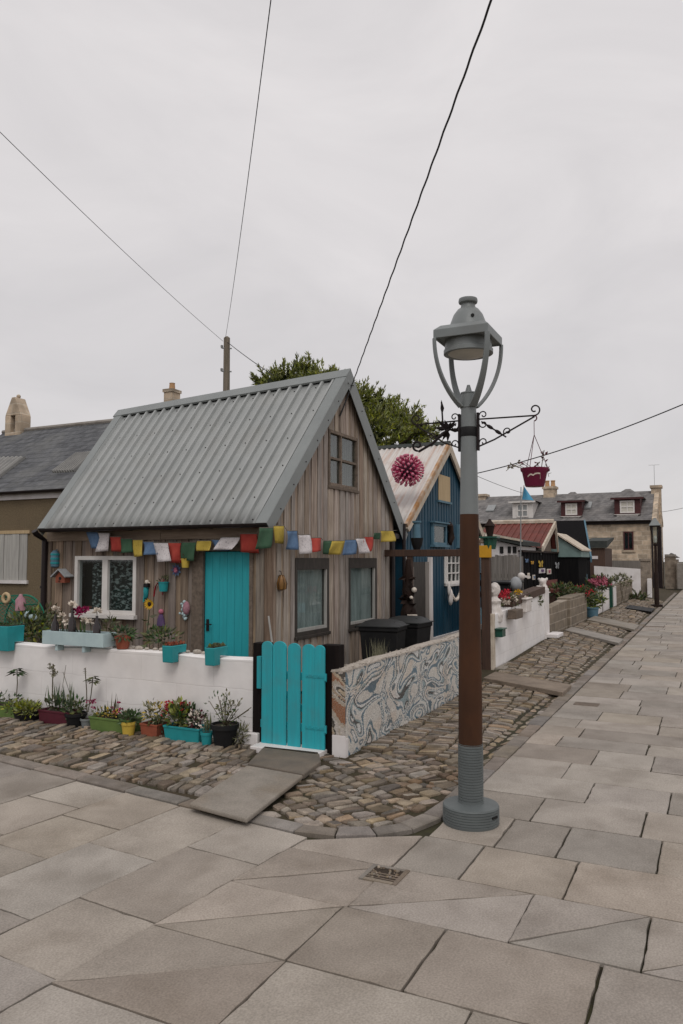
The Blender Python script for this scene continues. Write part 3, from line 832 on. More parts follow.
# covers in the paving
def drain(cx, cy, hx, hy, label):
    t = thing('drain_cover', label, 'drain', (cx, cy, 0))
    f = MB()
    for (a0, a1, b0, b1) in ((-hx, hx, -hy, -hy + .03), (-hx, hx, hy - .03, hy), (-hx, -hx + .03, -hy + .03, hy - .03), (hx - .03, hx, -hy + .03, hy - .03)):
        f.box(cx + a0, cx + a1, cy + b0, cy + b1, -.03, .010)
    build(f, 'frame', M['kerb'], t, bevel=.003)
    f = MB(); f.box(cx - hx + .022, cx + hx - .03, cy - hy + .022, cy + hy - .03, -.03, .0055)
    build(f, 'silt', M['soil'], t)
    f = MB()
    for k in range(3):
        a = cx - hx + .05 + k * (2 * hx - .1) / 4
        f.box(a - .006, a + .006, cy - hy + .022, cy + hy - .03, .0056, .0085)
    build(f, 'grating', M['oldwood'], t)
    f = MB()
    for _ in range(40): f.ball((cx + R.uniform(-hx * .7, hx * .7), cy + R.uniform(-hy * .7, hy * .7), .008), R.uniform(.004, .011), 6, 4)
    build(f, 'gravel', M['sett'], t)
drain(-3.94 * K, -3.10 * K, .12, .125, 'small square drain with stones in the foreground paving')
for px, py, w, lab in ((586.5, 704.5, 10, 'small rectangular iron cover in the paving near the brown slab'), (652, 626.5, 22, 'long rectangular iron cover in the paving before the distant lantern')):
    cx, cy = fg(px, py)
    b = MB(); hw = .16 if px < 600 else .36
    b.box(cx - .11, cx + .11, cy - hw, cy + hw, -.02, .008)
    solo(b, 'access_cover', M['oldwood'], lab, 'cover', (cx, cy, 0), bevel=.003)

# ------------------------------------------------------------------ timber cottage
HL, HD = 3.58 * K, 3.78 * K                 # along the front, along the street
RX = 1.93 * K; EZ = 2.075 * K; EX = -.27 * K
RZ = fy(350, 372, -.14)[1]
SLOPE = (RZ - EZ) / (RX - EX)
def roof_z(x): return RZ - abs(x - RX) * SLOPE
house = thing('timber_cottage', 'weathered timber cottage with grey ribbed metal roof and teal door', 'cottage', (0, 0, 0))
f_win = (fx(138.7, 560, 0)[0], fx(77.5, 560, 0)[0], fx(108, 614, 0)[1], fx(108, 556, 0)[1])
f_door = (fx(251, 560, 0)[0], fx(205, 560, 0)[0], 0.0, fx(228, 551, 0)[1])
g_w1 = (fy(292, 600, 0)[0], fy(326, 600, 0)[0], fy(308, 634, 0)[1], fy(308, 558, 0)[1])
g_w2 = (fy(346, 600, 0)[0], fy(374, 600, 0)[0], fy(360, 626, 0)[1], fy(360, 558, 0)[1])
g_up = (fy(326.5, 460, 0)[0], fy(355.5, 460, 0)[0], fy(341, 488, 0)[1], fy(341, 434, 0)[1])
def boards(mb, plane, pos, a0, a1, top, holes, w=.125, z0=.02, depth=.02):
    edges = [a0]
    a = a0
    while a < a1 - .05:
        a += w * R.uniform(.85, 1.15); edges.append(min(a, a1))
    edges[-1] = a1
    for h in holes:
        for e in (h[0], h[1]):
            edges = [q for q in edges if abs(q - e) > .045] + [e]
    edges = sorted(set(edges))
    for k in range(len(edges) - 1):
        b0, b1 = edges[k], edges[k + 1]
        mid = (b0 + b1) / 2
        proud = k % 2
        d0, d1 = (.0, depth) if not proud else (depth * .55, depth * 1.75)
        e0, e1 = (b0 - .012, b1 + .012) if proud else (b0 - .004, b1 + .004)
        for h in holes:                     # keep laps out of the openings
            if abs(e0 - h[1]) < .03: e0 = h[1]
            if abs(e1 - h[0]) < .03: e1 = h[0]
        e0, e1 = max(e0, a0), min(e1, a1)
        spans = [(z0, None)]
        for h in holes:
            if h[0] - .001 < mid < h[1] + .001:
                new = []
                for (s0, s1) in spans:
                    e_ = 99 if s1 is None else s1
                    if h[2] >= e_ or h[3] <= s0: new.append((s0, s1)); continue
                    if h[2] > s0 + .03: new.append((s0, h[2]))
                    if h[3] < e_ - .03: new.append((h[3], s1))
                spans = new
        for (s0, s1) in spans:
            t0 = top(e0) if s1 is None else s1
            t1 = top(e1) if s1 is None else s1
            if max(t0, t1) - s0 < .03: continue
            t0 = max(t0, s0 + .005); t1 = max(t1, s0 + .005)
            if plane == 'x':
                q = [(pos - d0, e0, s0), (pos - d0, e1, s0), (pos - d0, e1, t1), (pos - d0, e0, t0)]; v = (-(d1 - d0), 0, 0)
            else:
                q = [(e0, pos - d0, s0), (e1, pos - d0, s0), (e1, pos - d0, t1), (e0, pos - d0, t0)]; v = (0, -(d1 - d0), 0)
            mb.prism(q, v)
mb = MB(); boards(mb, 'x', 0, .0, HL, lambda a: EZ + .06, [f_win, f_door], w=.11, depth=.026)
build(mb, 'front_wall', M['board'], house, bevel=.003)
mb = MB(); boards(mb, 'y', 0, 0.0, HD, lambda a: roof_z(a) - .05, [g_w1, g_w2, g_up], w=.1, depth=.028)
build(mb, 'gable_wall', M['gableboard'], house, bevel=.004)
mb = MB()
mb.box(.04, HD, HL - .03, HL, 0, EZ); mb.prism([(0, HL - .03, EZ - .01), (HD, HL - .03, EZ - .01), (RX, fx(120, 413, RX)[0] - .16, RZ - .45)], (0, .03, 0))
mb.box(HD - .04, HD, .03, HL - .031, 0, EZ)
build(mb, 'rear_wall', M['oldwood'], house)
mb = MB(); mb.box(.03, HD - .05, .03, HL - .04, -.02, .05)
build(mb, 'floor', M['oldwood'], house)
mb = MB(); mb.box(-.075, -.05, 1.9, HL, EZ - .2, EZ - .01); mb.box(-.073, -.05, .0, 1.895, EZ - .2, EZ - .012)
build(mb, 'eave_board', M['plank'], house, bevel=.004)
mb = MB(); mb.box(-.045, .0, -.045, .045, 0, roof_z(0) - .06); build(mb, 'corner_post', M['board'], house, bevel=.004)

def ribbed(mb, p0, along, La, down, Ld, nrm, pitch, h, crown=.26, nd=6, sine=False, start=0.0, sag=0.0):
    """corrugated sheet: profile runs 'along', ribs run 'down'"""
    p0, along, down, nrm = Vector(p0), Vector(along).normalized(), Vector(down).normalized(), Vector(nrm).normalized()
    prof = []
    if sine:
        n = int(La / pitch * 8)
        for i in range(n + 1):
            a = La * i / n; prof.append((a, h * .5 * (1 - math.cos(2 * math.pi * (a + start) / pitch))))
    else:
        a = -start
        while a < La:
            for da, hh in ((0, 0), (pitch * (1 - crown - .1), 0), (pitch * (1 - crown - .06), h), (pitch * (1 - .05), h)):
                if 0 <= a + da <= La: prof.append((a + da, hh))
            a += pitch
        if prof[0][0] > 0: prof.insert(0, (0, 0))
        prof.append((La, 0))
    m = len(prof); vv = []
    for j in range(nd + 1):
        t = j / nd
        for a, hh in prof:
            vv.append(p0 + along * a + down * (Ld * t) + nrm * (hh - sag * math.sin(math.pi * t)))
    ff = [(j * m + i, j * m + i + 1, (j + 1) * m + i + 1, (j + 1) * m + i) for j in range(nd) for i in range(m - 1)]
    mb.add(vv, ff)
VG = -.14                                   # verge overhang past the gable
YE = HL + .1
sl = Vector((EX - RX, 0, EZ - RZ)); SL = sl.length; sl.normalize()
nf = Vector((-SLOPE, 0, 1)).normalized()
slb = Vector((RX - EX, 0, EZ - RZ)).normalized(); nb_ = Vector((SLOPE, 0, 1)).normalized()
yl_r, yl_l = VG + .05, fx(120, 413, RX)[0]
LR = yl_l - yl_r
LE = fx(41, 524, EX)[0] - yl_r              # the eave is shorter than the ridge, and the ridge dips to the far end
DIP = .27
def warp(p):
    a = max(0, min(1, (p[1] - yl_r) / LR)); t = max(0, min(1, (RZ - p[2]) / (RZ - EZ))) if p[0] < RX + .02 else 0
    y = p[1] if p[1] < yl_r else yl_r + (p[1] - yl_r) * (1 - t * (1 - LE / LR))
    return (p[0], y, p[2] - DIP * a * (1 - t))
mb = MB()
ribbed(mb, (RX, yl_r, RZ - .03), (0, 1, 0), LR, sl, SL + .01, nf, .212, .05, crown=.15, nd=8)
ribbed(mb, (RX, yl_r, RZ - .03), (0, 1, 0), LR, slb, SL + .01, nb_, .212, .038, nd=4)
mb.v = [warp(p) for p in mb.v]
scr = MB()
for k in range(int((yl_l - yl_r) / .212)):
    for j, t in enumerate((.08, .27, .46, .65, .84, .97)):
        if (k + j) % 2: continue
        p = Vector((RX, yl_r + .212 * k + .07, RZ - .03)) + sl * (SL * t)
        scr.tube([p, p + nf * .014], .0075, 6)
for t in (.06, .2, .34, .48, .62, .76, .9):
    p = Vector((RX, VG - .015, RZ)) + sl * (SL * t) - nf * .08
    scr.tube([p, p + Vector((0, -.008, 0))], .0075, 6)
    p = Vector((RX, VG - .015, RZ)) + slb * (SL * t) - nb_ * .08
    scr.tube([p, p + Vector((0, -.008, 0))], .0075, 6)
scr.v = [warp(p) for p in scr.v]
roof = build(mb, 'roof', M['roofgrey'], house, solid=.006, fixn=False, smooth=20, extra=(scr, M['gutter']))
mb = MB()
for sgn, dd, nn in ((1, sl, nf), (2, slb, nb_)):
    # ridge cap wings, notched by the rib ends
    a = Vector((RX, yl_r - .068 + .003 * sgn, RZ + .062)); L_ = yl_l - yl_r + .12
    p = [a, a + dd * .24 + nn * .005, a + dd * .245 - nn * .02, a + dd * .245 - nn * .03, a - Vector((0, 0, .012))]
    mb.prism(p, (0, L_, 0))
mb.prism([(RX - .27, VG - .008, RZ - .3), (RX + .27, VG - .008, RZ - .3), (RX + .02, VG - .008, RZ + .04), (RX - .02, VG - .008, RZ + .04)], (0, .006, 0))
mb.v = [warp(p) for p in mb.v]
build(mb, 'ridge_cap', M['flash'], roof)
mb = MB()
for dd, nn in ((sl, nf), (slb, nb_)):
    mb = MB()
    a = Vector((RX, VG, RZ + .034))
    o = nn * .014
    e = SL + .06
    dep = .185 if dd is sl else .27
    c1, c2 = a + dd * (-.0), a + dd * e
    up = Vector((0, 0, 1))
    # flashing: flat top strip and deep face plate
    mb.prism([c1 + o, c2 + o, c2 + o - nn * .012, c1 + o - nn * .012], (0, .19, 0))
    mb.prism([c1 + o - up * .002, c2 + o - up * .002, c2 + o - nn * dep, c1 + o - nn * dep - up * .02], (0, -.014 if dd is sl else -.010, 0))
    mb.v = [warp(p) for p in mb.v]
    build(mb, 'verge_flashing', M['flash'], roof)
    mb = MB()
    a2 = Vector((RX, yl_l + .02, RZ + .034))
    mb.prism([a2 + o, a2 + dd * e + o, a2 + dd * e + o - nn * .012, a2 + o - nn * .012], (0, -.17, 0))
    mb.prism([a2 + o - up * .002, a2 + dd * e + o - up * .002, a2 + dd * e + o - nn * .16, a2 + o - nn * .16], (0, .014, 0))
    mb.v = [warp(p) for p in mb.v]
    build(mb, 'verge_flashing', M['flash'], roof)
# gutter, downpipes
def gutter(mb, p, q, r=.055):
    p, q = Vector(p), Vector(q); d = (q - p).normalized(); side = d.cross(Vector((0, 0, 1)))
    a = [math.pi + math.pi * k / 8 for k in range(9)]
    out = [p + side * r * math.cos(t) + Vector((0, 0, r * math.sin(t))) for t in a]
    inn = [p + side * (r - .008) * math.cos(t) + Vector((0, 0, (r - .008) * math.sin(t))) for t in a][::-1]
    mb.prism(out + inn, q - p)
mb = MB(); gz = EZ - .005
gutter(mb, (EX + .0, VG + .0, gz), (EX, yl_r + LE + .0, gz + .0))
for k in range(6):
    if VG + .3 + k * .75 > yl_r + LE: break
    y = VG + .3 + k * .75; mb.bar([(EX + .06, y, gz + .02), (EX + .06, y, gz - .05), (EX + .2, y, gz - .05)], (0, 1, 0), .025, .006)
build(mb, 'gutter', M['gutter'], house, smooth=40)
mb = MB()
mb.tube([(EX + .02, HL + .03, gz - .03), (EX + .06, HL + .03, gz - .08), (-.08, HL + .03, gz - .18), (-.08, HL + .03, .02)], .048, 10)
for z in (.6, 1.5): mb.tube([(-.08, HL + .05, z), (-.08, HL + .05, z + .04)], .05, 10)
build(mb, 'downpipe', M['gutter'], house, smooth=40)
dpx = fy(392, 560, -.07)[0]
mb = MB(); mb.tube([(HD + .2, -.02, gz), (dpx + .14, -.08, gz - .02), (dpx, -.08, gz - .12), (dpx, -.08, .02)], .05, 10)
mb.box(dpx - .07, dpx + .26, -.12, -.03, gz - .09, gz + .0)
build(mb, 'downpipe', M['gutter'], house, smooth=40)
# openings
def onp(mb, plane, pos, a0, a1, d0, d1, z0, z1):
    if plane == 'x': mb.box(pos - d1, pos - d0, a0, a1, z0, z1)
    else: mb.box(a0, a1, pos - d1, pos - d0, z0, z1)
def window(parent, plane, pos, h, fw, fm, vbars=(), hbars=(), d=.05, rec=.02, bw=.04, curtain='curtain', sill=None, sillm=None, cur_top=0, head=0, glass='glass', name='window', cd=.05, blank=False):
    a0, a1, z0, z1 = h
    f = MB()
    onp(f, plane, pos, a0, a0 + fw, -.05, d, z0, z1); onp(f, plane, pos, a1 - fw, a1, -.05, d, z0, z1)
    onp(f, plane, pos, a0 + fw, a1 - fw, -.05, d, z1 - fw - head, z1); onp(f, plane, pos, a0 + fw, a1 - fw, -.05, d, z0, z0 + fw)
    for v in vbars:
        c = a0 + (a1 - a0) * v; onp(f, plane, pos, c - bw / 2, c + bw / 2, rec - .03, d - .006, z0 + fw, z1 - fw - head)
    for v in hbars:
        c = z0 + (z1 - z0) * v; onp(f, plane, pos, a0 + fw, a1 - fw, rec - .028, d - .008, c - bw / 2, c + bw / 2)
    w = build(f, name, fm, parent, bevel=.003)
    f = MB(); onp(f, plane, pos, a0 + fw - .003, a1 - fw + .003, rec - .02, rec - .014, z0 + fw - .003, z1 - fw - head + .003)
    build(f, 'pane', M[glass], w)
    if curtain:
        f = MB(); n = 24; pp = []
        for k in range(n + 1):
            a = a0 + fw + (a1 - a0 - 2 * fw) * k / n
            o = -cd - .012 * math.sin(k * 1.9) - .006 * math.sin(k * 4.1)
            pp.append((a, o))
        za, zb = z0 + fw - .02, z1 - fw - head + .02 - cur_top
        vv = []
        for (a, o) in pp:
            for z in (za, zb):
                vv.append((pos - o, a, z) if plane == 'x' else (a, pos - o, z))
        f.add(vv, [(2 * k, 2 * k + 2, 2 * k + 3, 2 * k + 1) for k in range(n)])
        build(f, 'curtain', M[curtain], w, fixn=False, solid=.004)
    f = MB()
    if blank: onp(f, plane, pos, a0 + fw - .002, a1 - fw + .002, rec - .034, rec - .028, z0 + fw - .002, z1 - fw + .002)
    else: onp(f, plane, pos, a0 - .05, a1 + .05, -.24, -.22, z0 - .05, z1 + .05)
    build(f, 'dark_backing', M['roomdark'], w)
    if sill:
        f = MB(); onp(f, plane, pos, a0 - sill[0], a1 + sill[0], -.02, d + sill[1], z0 - sill[2], z0 - .002)
        build(f, 'sill', sillm or fm, w, bevel=.004)
    return w
w = window(house, 'x', 0, f_win, .062, M['white'], vbars=(.5,), d=.06, bw=.11, curtain=None, sill=(.03, .07, .06))
# lace hangs across most of the left room window
f = MB()
aL, aR = f_win[0] + .07, f_win[1] - .07 - .2
for k in range(30):
    pass
vv = []; n = 30
for k in range(n + 1):
    a = aL + (aR - aL) * k / n
    for z in (f_win[2] + .05, f_win[3] - .05):
        vv.append((.07 + .01 * math.sin(k * 1.6), a, z))
f.add(vv, [(2 * k, 2 * k + 2, 2 * k + 3, 2 * k + 1) for k in range(n)])
build(f, 'lace_curtain', M['lace'], w, fixn=False, solid=.003)
f = MB(); f.ball((.1, f_win[1] - .17, f_win[2] + .085), .045, 10, 6, (1, 1.6, .55)); f.ball((.1, f_win[1] - .27, f_win[2] + .085), .035, 10, 6, (1, 1.3, .6))
build(f, 'ornament_on_sill', M['terracotta'], w, smooth=60)
window(house, 'y', 0, g_w1, .06, M['darkframe'], d=.06, head=.115, curtain='curtain', sill=(.02, .02, .05), cd=.03)
window(house, 'y', 0, g_w2, .06, M['darkframe'], d=.06, head=.115, curtain='curtain', sill=(.02, .02, .05), cd=.03)
window(house, 'y', 0, g_up, .05, M['oldwood'], vbars=(.42,), hbars=(.5,), d=.05, bw=.04, curtain='dimcurtain', sill=(.03, .02, .05), cur_top=0.0)
for gw in (g_w1, g_w2):
    f = MB(); f.box(gw[0] + .055, gw[1] - .055, -.05, -.01, gw[2] + .055, gw[2] + .105)
    f.box(gw[1] - .1, gw[1] - .055, -.05, -.01, gw[2] + .105, gw[3] - .17)
    build(f, 'window_sash', M['boardpale'], house, bevel=.002)
# door: boarded leaf in a timber frame
y0, y1, _, z1 = f_door
d = MB(); n = 6
for k in range(n):
    a = y0 + .01 + (y1 - y0 - .02) * k / n; b = y0 + .01 + (y1 - y0 - .02) * (k + 1) / n
    d.box(-.006, .03, a + .0015, b - .0015, .05, z1 - .01)
door = build(d, 'door', M['teal'], house, bevel=.003)
d = MB(); yh = y1 - .07
d.box(-.022, -.006, yh - .02, yh + .02, .93, 1.1); d.tube([(-.015, yh, 1.03), (-.06, yh, 1.03), (-.062, yh - .1, 1.03)], .009, 8)
build(d, 'handle', M['iron'], door)
d = MB(); d.box(-.05, -.02, y1, y1 + .2, .02, z1 + .1); d.box(-.048, -.02, y0 - .06, y0, .02, z1 + .1)
d.box(-.046, -.02, y0 - .0, y1, z1, z1 + .1)
build(d, 'door_frame', M['oldwood'], house, bevel=.004)
d = MB(); d.box(-.3, -.03, y0 - .05, y1 + .05, 0, .07); build(d, 'doorstep', M['concrete'], house, bevel=.01)

# ------------------------------------------------------------------ prayer-flag bunting
bt = thing('prayer_flag_bunting', 'string of faded prayer flags strung round the timber cottage corner under the eave', 'bunting', (0, 0, EZ))
flags = [('blue', 86, 98, 532, 548), ('white', 97, 110, 533, 552), ('red', 110, 121, 537, 551), ('green', 120.5, 132, 539, 553), ('yellow', 133, 142.5, 540, 557), ('blue', 143, 155, 542, 555), ('white', 153.5, 168, 543, 562), ('red', 168, 181, 543, 562), ('green', 182, 196, 542.5, 560), ('yellow', 197, 211, 541, 551), ('blue', 211.5, 224, 540, 550), ('white', 221, 240, 537.5, 550), ('red', 240, 257, 534, 552)]
flags2 = [('green', 259.5, 273, 528, 549), ('yellow', 273.5, 284, 526, 543), ('blue', 287, 297, 531, 549), ('white', 298.5, 310, 535, 554), ('red', 311, 321, 538, 552), ('green', 323.5, 332, 541, 554), ('yellow', 332, 345, 541, 554), ('blue', 345, 357.5, 540, 555), ('white', 355.5, 365, 538.5, 554), ('red', 364, 373, 537, 552), ('green', 374, 380.5, 533, 539), ('yellow', 380.5, 393, 531, 542)]
cordpts = []
def flag(mb_pts, col):
    (P0, P1, dz) = mb_pts
    f = MB(); nx, nz_ = 6, 6; vv = []
    P0, P1 = Vector(P0), Vector(P1); along = (P1 - P0); nn = along.cross(Vector((0, 0, 1))).normalized()
    ph, am, sk = R.uniform(0, 6), R.uniform(.015, .05), R.uniform(-.32, .32)
    cu = R.uniform(-.05, .05)
    for i in range(nx + 1):
        for j in range(nz_ + 1):
            u, v = i / nx, j / nz_
            p = P0 + along * (u + sk * v) * 1 + Vector((0, 0, -dz * v * (1 - .12 * u * (1 if cu > 0 else -1) * .5)))
            p += nn * (am * math.sin(ph + u * 5 + v * 2) * (v ** .7) + cu * v * v)
            vv.append(p)
    f.add(vv, [(i * (nz_ + 1) + j, (i + 1) * (nz_ + 1) + j, (i + 1) * (nz_ + 1) + j + 1, i * (nz_ + 1) + j + 1) for i in range(nx) for j in range(nz_)])
    build(f, 'flag', M[col + 'flag'], bt, fixn=False, solid=.003, smooth=60, label='%s cloth flag' % col)
FXP = -.2
for col, a, b_, t, bo in flags:
    ya, za = fx(a, t, FXP); yb, zb = fx(b_, t, FXP); zc = fx(a, bo, FXP)[1]
    flag(((FXP, ya, za), (FXP, yb, zb), za - zc), col)
    cordpts += [(FXP, ya, za + .004), (FXP, yb, zb + .004)]
FYP = -.2
for col, a, b_, t, bo in flags2:
    xa, za = fy(a, t, FYP); xb, zb = fy(b_, t, FYP); zc = fy((a + b_) / 2, bo, FYP)[1]; zt = fy((a + b_) / 2, t, FYP)[1]
    flag(((xa, FYP, za), (xb, FYP, zb), zt - zc), col)
    cordpts += [(xa, FYP, za + .004), (xb, FYP, zb + .004)]
ye, ze = fx(82, 531, -.03)
xe, ze2 = fy(399, 530, -.03)
f = MB(); f.tube([(-.03, ye, ze)] + cordpts + [(xe, -.03, ze2)], .005, 5); build(f, 'cord', M['cord'], bt)

# ------------------------------------------------------------------ ornaments on the cottage front
def front_pt(px, py, out=.06):
    y, z = fx(px, py, -out); return Vector((-out, y, z))
def hung(name, label, cat, px, py, out=.09):
    p = front_pt(px, py, out); return thing(name, label, cat, p), p
t, p = hung('wall_ornament', 'pale teal tube ornament high on the boards beside the white window', 'ornament', 55, 559)
m_ = MB(); m_.lathe(p.x, p.y, [(.03, p.z - .14), (.065, p.z - .12), (.07, p.z), (.065, p.z + .1), (.03, p.z + .14)], 12); m_.tube([(p.x, p.y, p.z + .13), (-.03, p.y, p.z + .17)], .006, 5)
build(m_, 'tube', M['bluetrim'], t, smooth=50)
m_ = MB()
for k in range(3): m_.lathe(p.x, p.y, [(.072, p.z - .08 + k * .07), (.074, p.z - .06 + k * .07), (.072, p.z - .05 + k * .07)], 12)
build(m_, 'band', M['turq'], t)
t, p = hung('birdhouse', 'small red birdhouse with pale pitched roof beside the white window', 'birdhouse', 63, 577, .1)
m_ = MB(); m_.box(p.x - .06, p.x + .09, p.y - .1, p.y + .1, p.z - .09, p.z + .02)
m_.prism([(p.x - .06, p.y - .1, p.z + .02), (p.x - .06, p.y + .1, p.z + .02), (p.x - .06, p.y, p.z + .1)], (.15, 0, 0)); build(m_, 'box', M['terracotta'], t)
m_ = MB(); m_.prism([(p.x - .11, p.y - .15, p.z - .005), (p.x - .11, p.y, p.z + .115), (p.x - .11, p.y, p.z + .135), (p.x - .11, p.y - .17, p.z + .01)], (.21, 0, 0))
m_.prism([(p.x - .11, p.y + .15, p.z - .005), (p.x - .11, p.y + .17, p.z + .01), (p.x - .11, p.y, p.z + .1349), (p.x - .11, p.y, p.z + .1149)], (.21, 0, 0)); build(m_, 'roof', M['gullgrey'], t)
m_ = MB(); m_.tube([(p.x - .068, p.y, p.z - .02), (p.x - .058, p.y, p.z - .02)], .025, 12); m_.tube([(p.x - .1, p.y, p.z - .065), (p.x - .058, p.y, p.z - .065)], .007, 6); build(m_, 'entrance', M['black'], t)
def bucket(label, px, py, r, h, mname, handle=True, out=.12):
    t, p = hung('hanging_bucket', label, 'bucket', px, py, out)
    m_ = MB(); m_.lathe(p.x, p.y, [(r * .78, p.z - h / 2), (r, p.z + h / 2), (r * 1.08, p.z + h / 2), (r * 1.08, p.z + h / 2 + .012), (r * .92, p.z + h / 2 + .012), (r * .86, p.z + h / 2 - .03)], 16)
    build(m_, 'pot', M[mname], t, smooth=40)
    m_ = MB(); m_.tube([(p.x, p.y + r, p.z + h / 2), (p.x + .02, p.y + r * .7, p.z + h / 2 + r), (p.x + .08, p.y, p.z + h / 2 + r * 1.4), (p.x + .02, p.y - r * .7, p.z + h / 2 + r), (p.x, p.y - r, p.z + h / 2)], .004, 5)
    build(m_, 'handle', M['iron'], t)
    m_ = MB(); m_.clump((p.x, p.y, p.z + h / 2 + .03), r * .9, r * .9, .05, 26, .06, .025); build(m_, 'plant', M['leafolive'], t, fixn=False)
    return t
bucket('small teal bucket with a red ribbon hung on the boards', 163.5, 587, .075, .13, 'turq')
bucket('small yellow bucket hung just left of the teal door', 185.5, 563.5, .065, .12, 'yellowpot')
t, p = hung('ribbon', 'dark pink ribbon hanging on the boards beside the teal bucket', 'ribbon', 157, 588, .05)
m_ = MB(); m_.bar([p + Vector((0, -.12, .1)), p + Vector((-.02, -.04, .09)), p + Vector((0, .03, .02)), p + Vector((-.01, .05, -.13))], (1, 0, .1), .03, .004)
m_.bar([p + Vector((0, -.13, .13)), p + Vector((-.01, -.12, .02)), p + Vector((0, -.11, -.1))], (1, .2, 0), .025, .004)
build(m_, 'cloth', M['redpetal'], t)
def rosette(label, px, py, r, mats):
    t, p = hung('wall_ornament', label, 'ornament', px, py, .06)
    for q, mm in enumerate(mats):
        m_ = MB()
        for k in range(9):
            a = 2 * math.pi * k / 9 + q * .35; rr = r * (1 - .28 * q)
            m_.leaf((p.x - .012 * q, p.y, p.z), (-.15, math.cos(a), math.sin(a) * 1.25), rr, rr * .5, (1, 0, 0))
        build(m_, 'petals', M[mm], t, fixn=False)
    return t
rosette('blue and purple paper rosette under the yellow bucket', 176.5, 570, .1, ['blueflag', 'purple', 'pinktip'])
t, p = hung('wall_ornament', 'silver and pink patterned trinket hung low on the boards left of the door', 'ornament', 183, 610, .08)
m_ = MB()
for k in range(16): m_.ball((p.x + R.uniform(-.02, .02), p.y + R.uniform(-.06, .09), p.z + R.uniform(-.15, .14)), R.uniform(.015, .032), 7, 5)
build(m_, 'beads', M['paleblue'], t, smooth=60)
m_ = MB(); m_.ball((p.x, p.y - .06, p.z + .03), .075, 12, 8, (.6, .8, 1.35)); build(m_, 'shell', M['mauve'], t, smooth=60)
t, p = hung('wall_ornament', 'dark teal seabird ornament with white head hung above the yellow sunflower', 'ornament', 146.5, 591, .07)
m_ = MB(); m_.ball((p.x, p.y + .01, p.z), .055, 10, 8, (.7, .8, 2.2)); m_.bar([(p.x, p.y + .03, p.z - .04), (p.x, p.y + .045, p.z - .17)], (1, 0, 0), .04, .02); build(m_, 'body', M['turq'], t, smooth=60)
m_ = MB(); m_.ball((p.x - .01, p.y - .015, p.z + .135), .035, 8, 6); m_.bar([(p.x - .02, p.y - .03, p.z + .135), (p.x - .03, p.y - .09, p.z + .125)], (0, 0, 1), .012, .012); build(m_, 'head', M['whitepetal'], t, smooth=60)
m_ = MB(); m_.box(p.x - .04, p.x + .02, p.y - .05, p.y + .03, p.z + .06, p.z + .11); build(m_, 'collar', M['black'], t)
t, p = hung('wall_ornament', 'purple cloth doll hung below the ribbon beside the sunflower', 'ornament', 161, 617, .08)
m_ = MB(); m_.lathe(p.x, p.y, [(.075, p.z - .13), (.06, p.z - .03), (.03, p.z + .04)], 10, .6, 1); build(m_, 'dress', M['purple'], t, smooth=60)
m_ = MB(); m_.ball((p.x, p.y, p.z + .08), .04, 8, 6); build(m_, 'head', M['pinktip'], t, smooth=60)
t, p = hung('wall_lantern', 'small amber wicker lantern hung on the gable between corner and lower window', 'lantern', 281, 583, 0)
xg, zg = fy(281.5, 582, -.09)
t.location = (xg, -.09, zg); BASE[t.name] = Vector(t.location)
m_ = MB(); m_.lathe(xg, -.09, [(.03, zg - .12), (.065, zg - .1), (.075, zg - .02), (.05, zg + .06), (.025, zg + .1)], 12); build(m_, 'basket', M['amber'], t, smooth=40)
m_ = MB(); m_.tube([(xg, -.09, zg + .09), (xg, -.08, zg + .15), (xg, -.02, zg + .16)], .006, 5)
for k in range(6):
    a = k * math.pi / 3; m_.tube([(xg + .068 * math.cos(a), -.09 + .068 * math.sin(a), zg - .1), (xg + .078 * math.cos(a), -.09 + .078 * math.sin(a), zg - .02), (xg + .03 * math.cos(a), -.09 + .03 * math.sin(a), zg + .1)], .005, 4)
build(m_, 'frame', M['iron'], t)
# sunflower on its stalk, planted behind the wall
t = thing('sunflower', 'tall yellow sunflower on a leafy stalk in front of the boards', 'flower', front_pt(147, 650, .45))
p = front_pt(150, 604, .45); q = front_pt(147, 668, .45)
m_ = MB(); m_.tube([q, q * .5 + p * .5 + Vector((0, .03, 0)), p], .009, 6); build(m_, 'stalk', M['leafolive'], t)
m_ = MB()
for k in range(9):
    c = q.lerp(p, .25 + .07 * k); a = k * 2.2; m_.leaf(c, (math.cos(a) * .5, math.sin(a), .15), .13, .08)
build(m_, 'leaves', M['leafolive'], t, fixn=False)
m_ = MB()
for k in range(14):
    a = 2 * math.pi * k / 14; m_.leaf(p, (-.35, math.cos(a), .75 * math.sin(a)), .1, .04, (1, 0, 0))
build(m_, 'petals', M['yellowpetal'], t, fixn=False)
m_ = MB(); m_.ball(p + Vector((-.015, 0, 0)), .032, 10, 6, (.5, 1, 1)); build(m_, 'centre', M['carved'], t)

